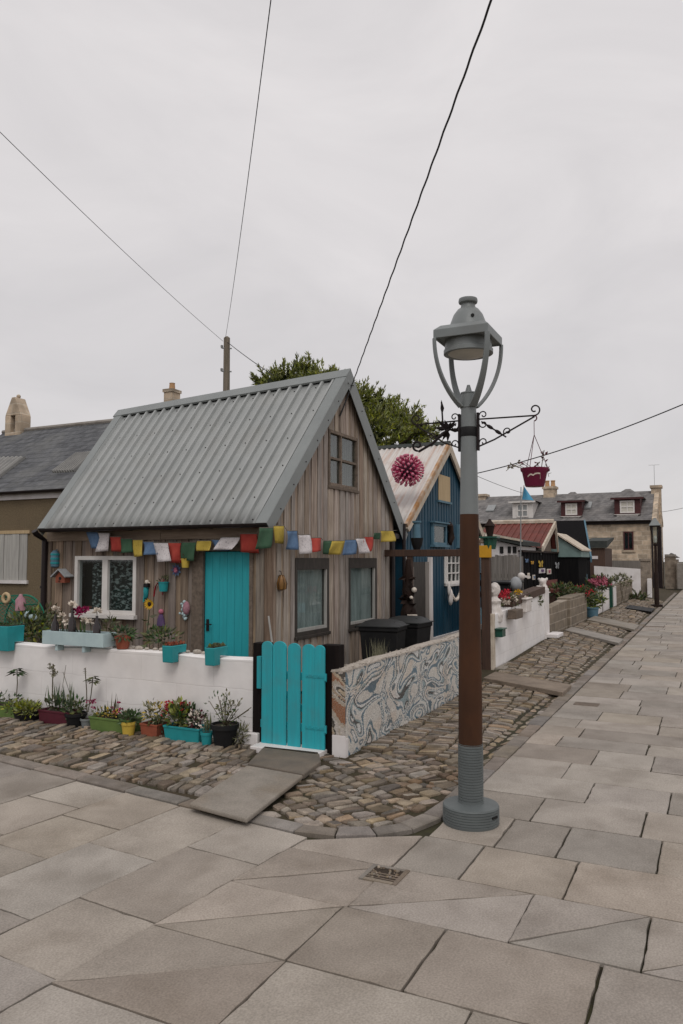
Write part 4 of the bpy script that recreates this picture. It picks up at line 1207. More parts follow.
# ------------------------------------------------------------------ white garden wall, gate, mosaic wall
WT = .75 * K
yE = fx(253, 700, WX)[0]; yStep = fx(6, 640, WX)[0]
t = thing('garden_wall', 'low white painted block wall in front of the timber cottage', 'wall', (WX, yE, 0))
m_ = MB(); nseg = 40
def wobble(y): return .008 * math.sin(y * 2.1) + .005 * math.sin(y * 5.3 + 1)
vv = []
ys_ = [yE + (11.5 - yE) * k / nseg for k in range(nseg + 1)]
for y in ys_:
    zt = WT + wobble(y)
    vv += [(WX + wobble(y * 1.3) * .8, y, -.06), (WX + wobble(y * 1.3) * .8, y, zt - .012), (WX + .02, y, zt), (WX + .18, y, zt), (WX + .2, y, zt - .012), (WX + .2, y, -.06)]
m_.add(vv, [(k * 6 + j, k * 6 + (j + 1) % 6, k * 6 + 6 + (j + 1) % 6, k * 6 + 6 + j) for k in range(nseg) for j in range(6)] + [(0, 1, 2, 3, 4, 5), tuple(nseg * 6 + j for j in range(6))])
build(m_, 'blockwork', M['whitewall'], t)
m_ = MB()
for k in range(14):
    y = fx(100, 640, WX)[0] - .12 * k; m_.ball((WX + .13 + R.uniform(-.02, .03), y, WT + .018), R.uniform(.025, .05), 7, 5, (1, 1.3, .6))
build(m_, 'loose_stones', M['pebbles'], t, smooth=60)
# plinth by the gate
x0, y0 = fg(252, 742)
m_ = MB(); m_.box(WX - .1, WX + .03, yE - .12, yE + .14, -.03, .13)
solo(m_, 'concrete_block', M['whiterender'], 'small white concrete block at the foot of the left gate post', 'block', (WX, yE, 0), bevel=.012)
GX = -1.87 * K
def gp(px, py): return fx(px, py, GX)
gl, gr_ = gp(262, 700)[0], gp(324, 700)[0]
zt = gp(295, 642)[1]
for px0, px1, pt, lab in ((251, 265, 643, 'dark stained gate post on the white wall side of the teal gate'), (320, 337, 645, 'dark stained gate post on the mosaic wall side of the teal gate')):
    a, b_ = gp(px1, 700)[0], gp(px0, 700)[0]
    m_ = MB(); m_.box(GX + .03, GX + .17, a, b_, -.05, gp(px0, pt)[1])
    solo(m_, 'gate_post', M['postblack'], lab, 'gate post', (GX + .1, (a + b_) / 2, 0), 'posts of the teal garden gate', bevel=.006)
t = thing('garden_gate', 'teal picket gate with rounded tops between two dark posts', 'gate', (GX, (gl + gr_) / 2, 0))
for a_px, b_px, tp in ((262.5, 273, 641), (273.5, 287, 641), (288.5, 301, 643), (303, 315.5, 644), (315.5, 325.5, 645)):
    a, b_ = gp(b_px, 700)[0], gp(a_px, 700)[0]; zt = gp((a_px + b_px) / 2, tp)[1]
    w = (b_ - a); r = w / 2
    pts = [(GX, a, .035), (GX, b_, .035), (GX, b_, zt - r * .8)] + [(GX, (a + b_) / 2 + r * math.cos(math.pi * k / 10), zt - r * .8 + r * .8 * math.sin(math.pi * k / 10)) for k in range(1, 10)] + [(GX, a, zt - r * .8)]
    m_ = MB(); m_.prism(pts, (-.022, 0, 0)); build(m_, 'picket', M['tealgate'], t, bevel=.003)
for z in (.2, .72):
    m_ = MB(); m_.box(GX + .002, GX + .03, gr_ - .02, gl + .02, z, z + .08); build(m_, 'rail', M['tealgate'], t, bevel=.003)
m_ = MB(); m_.bar([(GX + .035, gr_, .24), (GX + .035, gl, .75)], (0, 0, 1), .07, .018); build(m_, 'brace', M['tealgate'], t)
for z in (.22, .74):
    m_ = MB(); m_.box(GX - .027, GX - .0225, gr_ - .03, gr_ + .2, z + .02, z + .05); m_.tube([(GX - .028, gr_ - .03, z), (GX - .028, gr_ - .03, z + .07)], .012, 8)
    for q in (.05, .12, .18): m_.ball((GX - .028, gr_ + q, z + .035), .007, 6, 4)
    build(m_, 'hinge', M['tealgate'], t)
m_ = MB(); a = gp(258, 700)[0]; m_.box(GX - .03, GX + .02, gl + .0, gl + .05, gp(258, 688)[1], gp(258, 656)[1]); build(m_, 'letter_box', M['tealgate'], t, bevel=.003)
m_ = MB(); m_.box(WX - .28, WX + .02, gr_ - .02, gl + .02, -.02, .045)
solo(m_, 'threshold_stone', M['whiterender'], 'pale painted sill stone under the teal gate', 'sill stone', (GX, (gl + gr_) / 2, -.02), bevel=.008)
# stick leaning on the cottage
p, q = fd(268.5, 616, 10.0), fd(276, 672, 9.9)
m_ = MB(); m_.tube([q, p], [.016, .012], 7)
solo(m_, 'broom_handle', M['boardpale'], 'thin pale wooden stick standing behind the teal gate', 'stick', q)

MX0, MX1 = -1.84 * K, 2.25 * K
t = thing('mosaic_wall', 'low garden wall covered in swirling blue and cream mosaic', 'wall', (MX0, WY, 0))
MT = .725 * K
n = 26; vv = []
for k in range(n + 1):
    x = MX0 + .0 + (MX1 - MX0) * k / n; zt = MT + .006 * math.sin(x * 4) + .004 * math.sin(x * 9.1)
    vv += [(x, WY, -.06), (x, WY, zt - .02), (x, WY + .145, zt - .02), (x, WY + .145, -.06)]
m_ = MB(); m_.add(vv, [(k * 4 + j, k * 4 + (j + 1) % 4, k * 4 + 4 + (j + 1) % 4, k * 4 + 4 + j) for k in range(n) for j in range(4)] + [(0, 1, 2, 3), tuple(n * 4 + j for j in range(4))])
build(m_, 'mosaic_face', M['mosaic'], t)
m_ = MB(); m_.box(MX0 - .012, MX0 - .001, WY - .004, WY + .145, .2, MT - .025); build(m_, 'pebbled_end', M['mosaicend'], t, bevel=.003)
m_ = MB(); m_.box(MX0 - .02, MX0 - .0125, WY - .012, WY + .14, -.05, .2); m_.box(MX0 - .012, MX0 + .05, WY - .012, WY - .003, -.05, .17); build(m_, 'white_foot', M['whiterender'], t, bevel=.008)
vv = []
for k in range(n + 1):
    x = MX0 - .015 + (MX1 - MX0 + .015) * k / n; zt = MT + .006 * math.sin(x * 4) + .004 * math.sin(x * 9.1)
    vv += [(x, WY - .01, zt - .022), (x, WY - .006, zt - .006), (x, WY + .072, zt + .006), (x, WY + .15, zt - .006), (x, WY + .158, zt - .03)]
m_ = MB(); m_.add(vv, [(k * 5 + j, k * 5 + (j + 1) % 5, k * 5 + 5 + (j + 1) % 5, k * 5 + 5 + j) for k in range(n) for j in range(5)] + [(0, 1, 2, 3, 4), tuple(n * 5 + j for j in range(5))])
for k in range(230):
    x = R.uniform(MX0, MX1); m_.ball((x, WY + R.uniform(-.01, .14), MT + .0), R.uniform(.006, .012), 5, 4, (1, 1, .7))
build(m_, 'coping', M['pebbles'], t)
# wheelie bins behind the mosaic wall
def wheelie(cx, cy, yaw, label):
    t = thing('wheelie_bin', label, 'wheelie bin', (cx, cy, 0), 'wheelie bins behind the mosaic wall')
    W_, D_, H_ = .56, .62, .92
    def T(mb, k0=0):
        c, s = math.cos(yaw), math.sin(yaw)
        mb.v[k0:] = [(cx + x * c - y * s, cy + x * s + y * c, z) for x, y, z in mb.v[k0:]]
    m_ = MB(); vv = []
    for z, k in ((.06, .8), (H_ * .92, .97), (H_ * .93, 1.03), (H_, 1.03)):
        a, b_ = W_ / 2 * k, D_ / 2 * k; vv += [(-a, -b_, z), (a, -b_, z), (a, b_, z), (-a, b_, z)]
    m_.add(vv, [(i * 4 + j, i * 4 + (j + 1) % 4, i * 4 + 4 + (j + 1) % 4, i * 4 + 4 + j) for i in range(3) for j in range(4)] + [(0, 1, 2, 3), (12, 13, 14, 15)])
    T(m_); build(m_, 'body', M['black'], t, bevel=.015)
    m_ = MB(); a, b_ = W_ / 2 + .03, D_ / 2 + .04
    n = 8; vv = []
    for i in range(n + 1):
        y = -b_ + 2 * b_ * i / n
        for x in (-a, -a * .55, 0, a * .55, a):
            e = 1 - (abs(y) / b_) ** 4; f = 1 - (abs(x) / a) ** 4
            vv.append((x, y, H_ + .015 + .09 * e * f))
    m_.add(vv, [(i * 5 + j, i * 5 + j + 1, i * 5 + 6 + j, i * 5 + 5 + j) for i in range(n) for j in range(4)])
    k0 = len(m_.v); m_.box(-a, a, -b_, b_, H_ + .002, H_ + .0149)
    for sx in (-.16, 0, .16): m_.box(sx - .012, sx + .012, -b_ * .7, b_ * .7, H_ + .02, H_ + .083)
    T(m_); build(m_, 'lid', M['binlid'], t, smooth=40)
    m_ = MB(); m_.tube([(-a * .8, b_ + .03, H_ - .01), (a * .8, b_ + .03, H_ - .01)], .016, 8); T(m_); build(m_, 'handle', M['black'], t)
    for sx in (-1, 1):
        m_ = MB(); m_.tube([(sx * W_ * .42, D_ * .4, .1), (sx * W_ * .52, D_ * .4, .1)], .1, 16); T(m_); build(m_, 'wheel', M['black'], t)
    return t
wheelie(2.02, -.85, rad(6), 'black wheelie bin behind the mosaic wall, nearer to the teal gate')
wheelie(2.86, -.95, rad(-5), 'black wheelie bin behind the mosaic wall, farther from the teal gate')
# dry grass behind the mosaic wall
m_ = MB(); p = fd(379, 655, 10.6)
for _ in range(90): m_.leaf((p.x + R.uniform(-.15, .15), p.y + R.uniform(-.08, .08), .4), (R.uniform(-.2, .2), R.uniform(-.2, .2), 1), R.uniform(.3, .52), .012)
solo(m_, 'dry_grass_plant', M['leafpale'], 'dry tan grass clump rising behind the mosaic wall in front of the bins', 'plant', (p.x, p.y, .4), fixn=False)

# ------------------------------------------------------------------ planters on the white wall
def saddle(label, px0, px1, ptop, w_y=None, sc_=1.0, flower='terracotta'):
    ya, yb = fx(px1, 650, WX - .14)[0], fx(px0, 650, WX - .14)[0]
    zt = fx((px0 + px1) / 2, ptop, WX - .14)[1]
    t = thing('saddle_planter', label, 'planter', (WX + .1, (ya + yb) / 2, WT + .012), 'turquoise saddle planters hooked over the white wall')
    zb = WT - .085 * sc_
    m_ = MB()
    prof = [(WX - .13, zb), (WX - .02, zb), (WX - .02, WT + .015), (WX + .12, WT + .015), (WX + .13, zt), (WX - .145, zt)]
    m_.prism([(x, ya, z) for x, z in prof], (0, yb - ya, 0))
    build(m_, 'planter_box', M['turq'], t, bevel=.008)
    m_ = MB(); m_.box(WX - .13, WX + .12, ya + .015, yb - .015, zt - .0, zt + .006); build(m_, 'soil', M['soil'], t)
    m_ = MB()
    for _ in range(70): m_.leaf((R.uniform(WX - .12, WX + .11), R.uniform(ya + .02, yb - .02), zt), (R.uniform(-.5, .5), R.uniform(-.5, .5), 1), R.uniform(.02, .055), .03)
    build(m_, 'plant', M[flower], t, fixn=False)
    return t
saddle('turquoise saddle planter on the white wall with red plants, below the hanging ornaments', 162, 172, 646, flower='terracotta')
saddle('turquoise saddle planter on the white wall right in front of the teal door', 204.5, 214, 648, flower='leafolive')
saddle('turquoise saddle planter at the photo edge of the white wall beside the green net', -14, 7, 626, sc_=1.1, flower='leaf')
# long pale blue trough
TXP = WX - .13
ya, yb = fx(103, 640, TXP)[0], fx(42, 640, TXP)[0]; zt = fx(60, 631.5, TXP)[1]; zb = fx(60, 645, TXP)[1]
t = thing('window_trough', 'long pale blue wooden trough of bottles and flowers on the white wall', 'planter', (WX, (ya + yb) / 2, zb))
m_ = MB(); x0, x1 = TXP, WX + .1
m_.box(x0, x0 + .02, ya, yb, zb, zt); m_.box(x1 - .02, x1, ya, yb, zb + .04, zt)
m_.box(x0 + .02, x1 - .02, ya, ya + .02, zb, zt - .004); m_.box(x0 + .02, x1 - .02, yb - .02, yb, zb, zt - .004); m_.box(x0 + .021, x1 - .021, ya + .021, yb - .021, zb + .002, zb + .02)
build(m_, 'trough', M['paleblue'], t, bevel=.004)
for px in (55, 82):
    m_ = MB(); y = fx(px, 645, TXP)[0]; m_.box(TXP + .02, WX - .005, y - .022, y + .022, zb - .075, zb - .002)
    build(m_, 'bracket', M['paleblue'], t, bevel=.004)
m_ = MB(); m_.box(x0 + .021, x1 - .021, ya + .021, yb - .021, zt - .06, zt - .05); build(m_, 'soil', M['soil'], t)
m_ = MB()
for k in range(26):
    y = R.uniform(ya + .1, yb - .05); m_.leaf((R.uniform(x0 + .05, x1 - .05), y, zt - .05), (R.uniform(-.3, .3), R.uniform(-.5, .5), 1), R.uniform(.1, .24), .02)
build(m_, 'greenery', M['leaf'], t, fixn=False)
def bloom(mb, c, r, n=14):
    for k in range(n):
        a = Vector((R.uniform(-1, 1), R.uniform(-1, 1), R.uniform(-.5, 1))).normalized()
        mb.leaf(Vector(c) + a * r * .2, a, r, r * .7)
xb = (x0 + x1) / 2
for px, pt, lab in ((55.5, 610, 'dark glass bottle with a pale flower, at the far end of the pale blue trough'), (72.5, 605, 'dark glass bottle under the magenta bloom in the pale blue trough'), (97, 612, 'dark glass bottle with a white flower, nearest the terracotta pot in the trough')):
    y = fx(px, 625, xb)[0]; zt_ = fx(px, pt + 6, xb)[1]
    xq = TXP + .06; y, zt_ = fx(px, pt + 4, xq)
    tb = thing('bottle', lab, 'bottle', (xq, y, zt - .05), 'dark bottles standing in the pale blue trough')
    m_ = MB(); h = zt_ - zt + .05
    m_.lathe(xq, y, [(.046, zt - .05), (.048, zt - .05 + h * .5), (.018, zt - .05 + h * .75), (.015, zt - .05 + h), (.018, zt - .05 + h)], 12); build(m_, 'glass', M['bottle'], tb, smooth=40)
    m_ = MB(); c = (xq, y, zt - .05 + h + .05); m_.tube([(xq, y, zt + h - .06), c], .004, 5); build(m_, 'stem', M['leaf'], tb)
    m_ = MB(); bloom(m_, c, .055, 26); build(m_, 'flower', M['whitepetal'], tb, fixn=False)
fm = MB(); st = MB()
for px, py in ((62, 616), (66.5, 622), (84, 621), (90, 622)):
    y, z = fx(px, py, xb - .03); bloom(fm, (xb - .03, y, z), .05, 22); st.tube([(xb, y, zt - .05), (xb - .03, y, z)], .004, 4)
build(fm, 'flower', M['whitepetal'], t, fixn=False, label='white flowers'); build(st, 'stem', M['leaf'], t)
fm = MB()
for px, py in ((76, 611), (79, 610), (82.5, 611), (85.5, 610), (79, 614)):
    y, z = fx(px, py, xb); bloom(fm, (xb, y, z), .05, 22)
build(fm, 'flower', M['magenta'], t, fixn=False, label='magenta flowers')
def round_pot(name, label, cx, cy, z, r, h, mname, group=None, rim=True, n=18):
    t = thing(name, label, 'plant pot', (cx, cy, z), group)
    m_ = MB(); m_.lathe(cx, cy, [(r * .74, z), (r * .95, z + h * .8), (r * 1.05, z + h * .8), (r * 1.05, z + h), (r * .93, z + h), (r * .9, z + h * .86)], n)
    build(m_, 'pot', M[mname], t, smooth=40)
    m_ = MB(); m_.lathe(cx, cy, [(r * .9, z + h * .86), (r * .88, z + h * .9)], n); build(m_, 'soil', M['soil'], t)
    return t
y = fx(123, 640, WX + .08)[0]
t = round_pot('flower_pot', 'terracotta pot with a leafy green plant standing on the white wall', WX + .08, y, WT + .01, .095, .15, 'terracotta')
m_ = MB(); m_.clump((WX + .08, y, WT + .19), .12, .14, .06, 110, .075, .034, .2); build(m_, 'plant', M['leaf'], t, fixn=False)
# plants rising behind the wall
def bush(name, label, c, rx, ry, rz, n, ln, w, mats, cat='plant', stems=5, group=None, z0=0):
    t = thing(name, label, cat, (c[0], c[1], z0), group)
    m_ = MB()
    for _ in range(stems):
        e = (c[0] + R.uniform(-.6, .6) * rx, c[1] + R.uniform(-.6, .6) * ry, c[2] + R.uniform(-.2, .6) * rz)
        m_.tube([(c[0] + R.uniform(-.2, .2) * rx, c[1] + R.uniform(-.2, .2) * ry, z0), e], [.008 + .01 * rz, .004], 5)
    build(m_, 'stems', M['stem'], t)
    for k, mm in enumerate(mats):
        m_ = MB()
        for q in range(4):
            cc = (c[0] + R.uniform(-.35, .35) * rx, c[1] + R.uniform(-.35, .35) * ry, c[2] + R.uniform(-.3, .3) * rz)
            m_.clump(cc, rx * .75, ry * .75, rz * .75, n // len(mats) // 4, ln, w)
        build(m_, 'foliage', M[mm], t, fixn=False)
    return t
def behind(px, py, x): y, z = fx(px, py, x); return (x, y, z)
bush('garden_shrub', 'dark leafy shrub with rusty tips behind the white wall left of the trough', behind(32, 628, WX + .75), .35, .38, .28, 420, .09, .045, ['leaf', 'leafdark', 'leafolive'])
bush('garden_shrub', 'low brown-green shrub between the pale blue trough and the cottage downpipe', behind(46, 622, WX + 1.1), .25, .3, .25, 220, .08, .04, ['leafolive', 'stem'])
bush('garden_plant', 'upright green plant between the trough and the terracotta pot', behind(108, 627, WX + .5), .07, .08, .16, 36, .09, .03, ['leafolive'])
bush('garden_plant', 'small green plant behind the wall between the sunflower and the door', behind(162, 638, WX + .6), .2, .3, .12, 120, .08, .035, ['leaf', 'leafolive'])
# green fishing-net creel with floats
c = Vector(behind(14, 612, WX + .95))
t = thing('fishing_creel', 'green netted creel hung with floats beside the rendered building', 'fishing creel', (c.x, c.y, 0))
m_ = MB()
pa = lambda a, rr, dx: Vector((c.x + dx, c.y + math.cos(a) * rr, c.z - .18 + math.sin(a) * rr))
RR = .42
for dx in (-.2, .2):
    m_.tube([pa(math.pi * k / 16, RR, dx) for k in range(17)], .014, 6)
    m_.tube([pa(0, RR, dx), pa(math.pi, RR, dx)], .014, 6)
for k in (0, 4, 8, 12, 16): m_.tube([pa(math.pi * k / 16, RR, -.2), pa(math.pi * k / 16, RR, .2)], .01, 5)
for dy in (-1, 1): m_.tube([(c.x, c.y + dy * RR, c.z - .18), (c.x, c.y + dy * RR, 0)], .02, 6)
build(m_, 'frame', M['netgreen'], t)
m_ = MB()
for dx in (-.2, .2):
    for k in range(-9, 10):
        o = k * .045
        for sgn in (1, -1):
            p0 = Vector((c.x + dx, c.y + o * 2 - .4 * sgn, c.z - .18)); pts = []
            for q in range(13):
                pp = p0 + Vector((0, sgn * .42 * 2 * q / 12, .42 * 2 * q / 12 * .6))
                if (pp.y - c.y) ** 2 + (pp.z - c.z + .18) ** 2 < RR ** 2 and pp.z >= c.z - .18: pts.append(pp)
            if len(pts) > 1: m_.tube(pts, .004, 3, cap=False)
for k in range(26):
    a = math.pi * k / 25; m_.tube([pa(a, RR, -.2), pa(a, RR, .2)], .003, 3, cap=False)
build(m_, 'net', M['netgreen'], t)
m_ = MB(); y, z = fx(5.5, 598, c.x - .25); 
for k in range(18):
    a = 2 * math.pi * k / 18
    pass
ring = [(c.x - .24, y + .062 * math.cos(2 * math.pi * k / 18), z + .062 * math.sin(2 * math.pi * k / 18)) for k in range(19)]
m_.tube(ring, .024, 8, cap=False); build(m_, 'float_ring', M['ply'], t, smooth=60)
m_ = MB(); y, z = fx(20.5, 604, c.x - .25); m_.lathe(c.x - .25, y, [(.03, z - .1), (.07, z - .09), (.07, z + .06), (.03, z + .11), (.02, z + .14)], 14); build(m_, 'float', M['mauve'], t, smooth=50)
m_ = MB(); y, z = fx(30, 615, c.x - .25)
for k in range(6): m_.ball((c.x - .25, y + R.uniform(-.09, .09), z + R.uniform(-.05, .05)), .04, 8, 6)
build(m_, 'shells', M['paleblue'], t, smooth=60)

# ------------------------------------------------------------------ pots along the foot of the white wall
PG = 'planted pots and troughs along the foot of the white wall'
def wyy(px, x): return fx(px, 715, x)[0]
def trough(label, px0, px1, mname, depth=.2, h=.17, name='trough_planter'):
    xf = WX - .05 - depth
    ya, yb = wyy(px1, xf), wyy(px0, xf)
    xc = xf + depth / 2
    t = thing(name, label, 'planter', (xc, (ya + yb) / 2, -.015), PG)
    vv = []; z0 = -.015
    for z, k in ((z0, .86), (z0 + h * .86, .98), (z0 + h * .86, 1.04), (z0 + h, 1.05), (z0 + h, .96), (z0 + h * .85, .93)):
        a = depth / 2 * k; b_ = (yb - ya) / 2 - depth / 2 * (1 - k) ; cy = (ya + yb) / 2
        vv += [(xc - a, cy - b_, z), (xc + a, cy - b_, z), (xc + a, cy + b_, z), (xc - a, cy + b_, z)]
    m_ = MB(); m_.add(vv, [(i * 4 + j, i * 4 + (j + 1) % 4, i * 4 + 4 + (j + 1) % 4, i * 4 + 4 + j) for i in range(5) for j in range(4)] + [(3, 2, 1, 0)])
    build(m_, 'trough', M[mname], t, bevel=.008)
    m_ = MB(); m_.box(xc - depth * .46, xc + depth * .46, ya + .03, yb - .03, z0 + h * .8, z0 + h * .87); build(m_, 'soil', M['soil'], t)
    return t, xc, ya, yb, z0 + h
def plantmix(t, xc, ya, yb, z, mats, n, hh, ln, w, dx=.09, name='foliage'):
    for mm in mats:
        m_ = MB()
        for _ in range(max(1, n // len(mats) // 14)):
            c = (xc + R.uniform(-dx, dx) * .6, R.uniform(ya + .06, yb - .06), z + R.uniform(.2, .7) * hh)
            m_.clump(c, dx * .8, .09, hh * .55, 14, ln, w)
        build(m_, name, M[mm], t, fixn=False)
def stalks(t, xc, ya, yb, z, n, h, mname, w=.02, name='stalks', lean=.15):
    m_ = MB()
    for _ in range(n):
        m_.leaf((xc + R.uniform(-.05, .05), R.uniform(ya, yb), z - .02), (R.uniform(-lean, lean), R.uniform(-lean, lean), 1), h * R.uniform(.6, 1.1), w)
    build(m_, name, M[mname], t, fixn=False)
def flowers(t, xc, ya, yb, z0, z1, n, mname, r=.03):
    m_ = MB()
    for _ in range(n): bloom(m_, (xc + R.uniform(-.09, .07), R.uniform(ya, yb), R.uniform(z0, z1)), r, 12)
    build(m_, 'flower', M[mname], t, fixn=False)
def umbel(t, px0, py0, px1, py1, xx, mname='leaf', r=.12):
    y0, z0 = fx(px0, py0, xx); y1, z1 = fx(px1, py1, xx)
    m_ = MB(); m_.tube([(xx, y0, z0), (xx + .01, (y0 + y1) / 2, (z0 + z1) / 2), (xx, y1, z1)], .006, 5); build(m_, 'stalk', M['stem'], t)
    m_ = MB()
    for k in range(16):
        a = 2.4 * k; m_.leaf((xx, y1, z1 - .02 * (k % 4)), (math.cos(a), math.sin(a), -.15 - .1 * (k % 3)), r * R.uniform(.8, 1.2), r * .33, (0, 0, 1))
    build(m_, 'leaves', M[mname], t, fixn=False)
t, xc, ya, yb, z = trough('light green trough at the photo edge with a tall umbrella-leaved stalk', -22, 16, 'greenpot', h=.16)
plantmix(t, xc, ya, yb, z, ['leaf', 'leafolive'], 130, .13, .06, .03); umbel(t, 16.5, 697, 17, 669, xc + .02, r=.13)
t = thing('trough_planter', 'black planter hidden under a dark green mound of leaves', 'planter', (WX - .17, wyy(27, WX - .17), 0), PG)
m_ = MB(); yc = wyy(27, WX - .17); m_.lathe(WX - .17, yc, [(.12, -.015), (.15, .1), (.155, .13), (.13, .13)], 16, .9, 1.35); build(m_, 'trough', M['black'], t, smooth=40)
m_ = MB()
for _ in range(9): m_.clump((WX - .19 + R.uniform(-.08, .06), yc + R.uniform(-.17, .17), .14), .11, .13, .075, 60, .05, .03)
build(m_, 'foliage', M['leafdark'], t, fixn=False)
t, xc, ya, yb, z = trough('burgundy trough with upright irises and dry flower stalks', 38, 69, 'burgundy', h=.17)
stalks(t, xc, ya + .08, yb - .1, z, 34, .34, 'leaf', .024, 'iris_leaves'); plantmix(t, xc, ya, yb, z, ['leafolive', 'leaf'], 90, .12, .06, .03)
m_ = MB(); yq, zq = fx(53, 668, xc)
for _ in range(26): bloom(m_, (xc + R.uniform(-.03, .03), yq + R.uniform(-.05, .05), zq + R.uniform(-.12, .05)), .024, 6)
build(m_, 'dry_flower', M['leafpale'], t, fixn=False)
m_ = MB(); m_.tube([(xc, yq, z), (xc, yq, zq + .05)], .007, 5)
for a_, b_ in (((60, 702), (66, 665)), ((72, 700), (63, 672))):
    yA, zA = fx(*a_, xc); yB, zB = fx(*b_, xc); m_.tube([(xc, yA, zA), (xc, yB, zB)], .004, 4)
build(m_, 'stalks', M['stem'], t)
yc = wyy(76, WX - .17)
t = round_pot('flower_pot', 'black pot of yellow-green trailing leaves beside the burgundy trough', WX - .17, yc, -.015, .125, .16, 'black', PG)
plantmix(t, WX - .17, yc - .15, yc + .15, .14, ['leafolive', 'leaf'], 120, .16, .06, .035)
yc = wyy(87, WX - .16)
t = round_pot('flower_pot', 'small grey pot with one tall thin leafy stalk', WX - .16, yc, -.015, .075, .11, 'lampgrey', PG)
umbel(t, 88, 712, 93, 677, WX - .16, 'leafolive', .11); umbel(t, 87, 712, 85, 668, WX - .14, 'leafpale', .03)
t, xc, ya, yb, z = trough('lime green trough with yellowish ground cover and dark red blooms', 89, 128, 'greenpot', depth=.24, h=.17)
plantmix(t, xc, ya, yb, z, ['leafolive', 'leaf', 'yellowflag'], 190, .07, .05, .03, .1); stalks(t, xc, wyy(118, xc), wyy(112, xc), z, 10, .3, 'stem', .012)
flowers(t, xc, wyy(100, xc), wyy(92, xc), z + .08, z + .17, 5, 'magenta', .028); flowers(t, xc, wyy(124, xc), wyy(116, xc), z + .05, z + .15, 5, 'magenta', .026)
yc = wyy(133, WX - .2)
t = round_pot('flower_pot', 'small yellow pot with a dark green plant', WX - .27, yc, -.015, .082, .16, 'yellowpot', PG)
m_ = MB(); m_.clump((WX - .27, yc, .18), .09, .1, .06, 90, .06, .04); build(m_, 'foliage', M['leaf'], t, fixn=False)
t, xc, ya, yb, z = trough('small terracotta trough of straw-coloured plants', 140, 157, 'terracotta', h=.15)
plantmix(t, xc, ya, yb, z, ['leafpale', 'leafolive', 'yellowflag'], 130, .22, .06, .03)
yc = wyy(158.5, WX - .14)
t = bush('weed_plant', 'tuft of green weeds between the terracotta and turquoise troughs', (WX - .12, yc, .1), .1, .1, .1, 120, .09, .02, ['leaf', 'leafolive'], group=PG)
t, xc, ya, yb, z = trough('long turquoise trough of red geraniums and dusty white leaves', 163.5, 199, 'turq', depth=.22, h=.165)
ym = (ya + yb) / 2
plantmix(t, xc, ym - .05, yb, z, ['leaf', 'leafdark'], 320, .2, .07, .05, .1); flowers(t, xc, wyy(174, xc), wyy(163, xc), z + .08, z + .24, 13, 'redpetal', .032); flowers(t, xc, ym, wyy(180, xc), z + .14, z + .24, 4, 'redpetal', .03)
plantmix(t, xc, ya, ym, z, ['whitepetal', 'leaf', 'burgundy'], 180, .15, .045, .03, .1, 'dusty_leaves')
yc = wyy(207, WX - .27)
t = round_pot('flower_pot', 'small turquoise pot beside the big black tub', WX - .27, yc, -.015, .065, .15, 'turq', PG)
stalks(t, WX - .27, yc - .03, yc + .03, .13, 14, .22, 'leafolive', .014)
yc = wyy(225, WX - .2)
t = round_pot('flower_tub', 'big black tub with a straggly dry plant, nearest the gate', WX - .2, yc, -.015, .145, .24, 'black', PG, n=24)
m_ = MB()
for k in range(16):
    e = (WX - .2 + R.uniform(-.16, .12), yc + R.uniform(-.3, .2), R.uniform(.36, .52)); m_.tube([(WX - .2, yc, .2), e], .004, 4)
build(m_, 'stalks', M['stem'], t)
plantmix(t, WX - .2, yc - .22, yc + .2, .25, ['leafolive', 'leafpale', 'leaf'], 150, .24, .05, .02, .14)
yc = wyy(241, WX - .15)
t = bush('heather_plant', 'small pale heather clump growing at the wall end by the gate block', (WX - .13, yc + .02, .1), .09, .11, .12, 170, .07, .014, ['leafpale', 'leafolive'], group=PG)

# ------------------------------------------------------------------ the lamp post
lx, ly = fg(471, 822.5)
LD = (Vector((lx, ly, 0)) - CAM).dot(FWD)
LSC = LD / 6.06
def LL(m, prof, n): m.lathe(lx, ly, [(r * LSC, z) for r, z in prof], n)
def zl(py): return fd(470, py, LD).z
t = thing('lamp_post', 'tall grey and brown street lamp post with open lantern in the foreground', 'lamp post', (lx, ly, 0))
m_ = MB(); Rb = .218
pr = [(Rb * .97, -.01)]
for k in range(6): pr += [(Rb, .012 + k * .019), (Rb, .025 + k * .019), (Rb - .006, .028 + k * .019)]
pr += [(Rb, .128), (Rb - .006, .14), (.1, .152)]
LL(m_, pr, 40); build(m_, 'base', M['lampbase'], t, smooth=35)
m_ = MB(); a = math.atan2(CAM.y - ly, CAM.x - lx) + .95; u_ = Vector((math.cos(a), math.sin(a), 0)); w_ = Vector((-u_.y, u_.x, 0)); c = Vector((lx, ly, .085)) + u_ * (Rb * LSC + .0)
m_.bar([c - w_ * .03, c + w_ * .03], (0, 0, 1), .016, .012); build(m_, 'slot', M['black'], t)
m_ = MB(); zr = zl(743); pr = [(.1, .15)]
k = .16
while k < zr - .02: pr += [(.098, k), (.098, k + .012), (.093, k + .014), (.093, k + .018)]; k += .02
pr += [(.096, zr)]
LL(m_, pr, 32); build(m_, 'ribbed_collar', M['lampbase'], t, smooth=35)
zb = zl(514.5)
m_ = MB(); LL(m_, [(.0935, zr - .01), (.0925, zr + .3), (.074, zb)], 32); build(m_, 'lower_post', M['lampbrown'], t, smooth=40)
zc = zl(408); zpt = zl(394)
m_ = MB(); LL(m_, [(.0735, zb + .001), (.061, zc - .05), (.061, zc), (.067, zc), (.067, zc + .012), (.061, zc + .012), (.06, zpt), (.064, zpt), (.064, zpt + .01), (.03, zpt + .01), (.012, zpt + .07)], 32); build(m_, 'upper_post', M['lampgrey'], t, smooth=40)
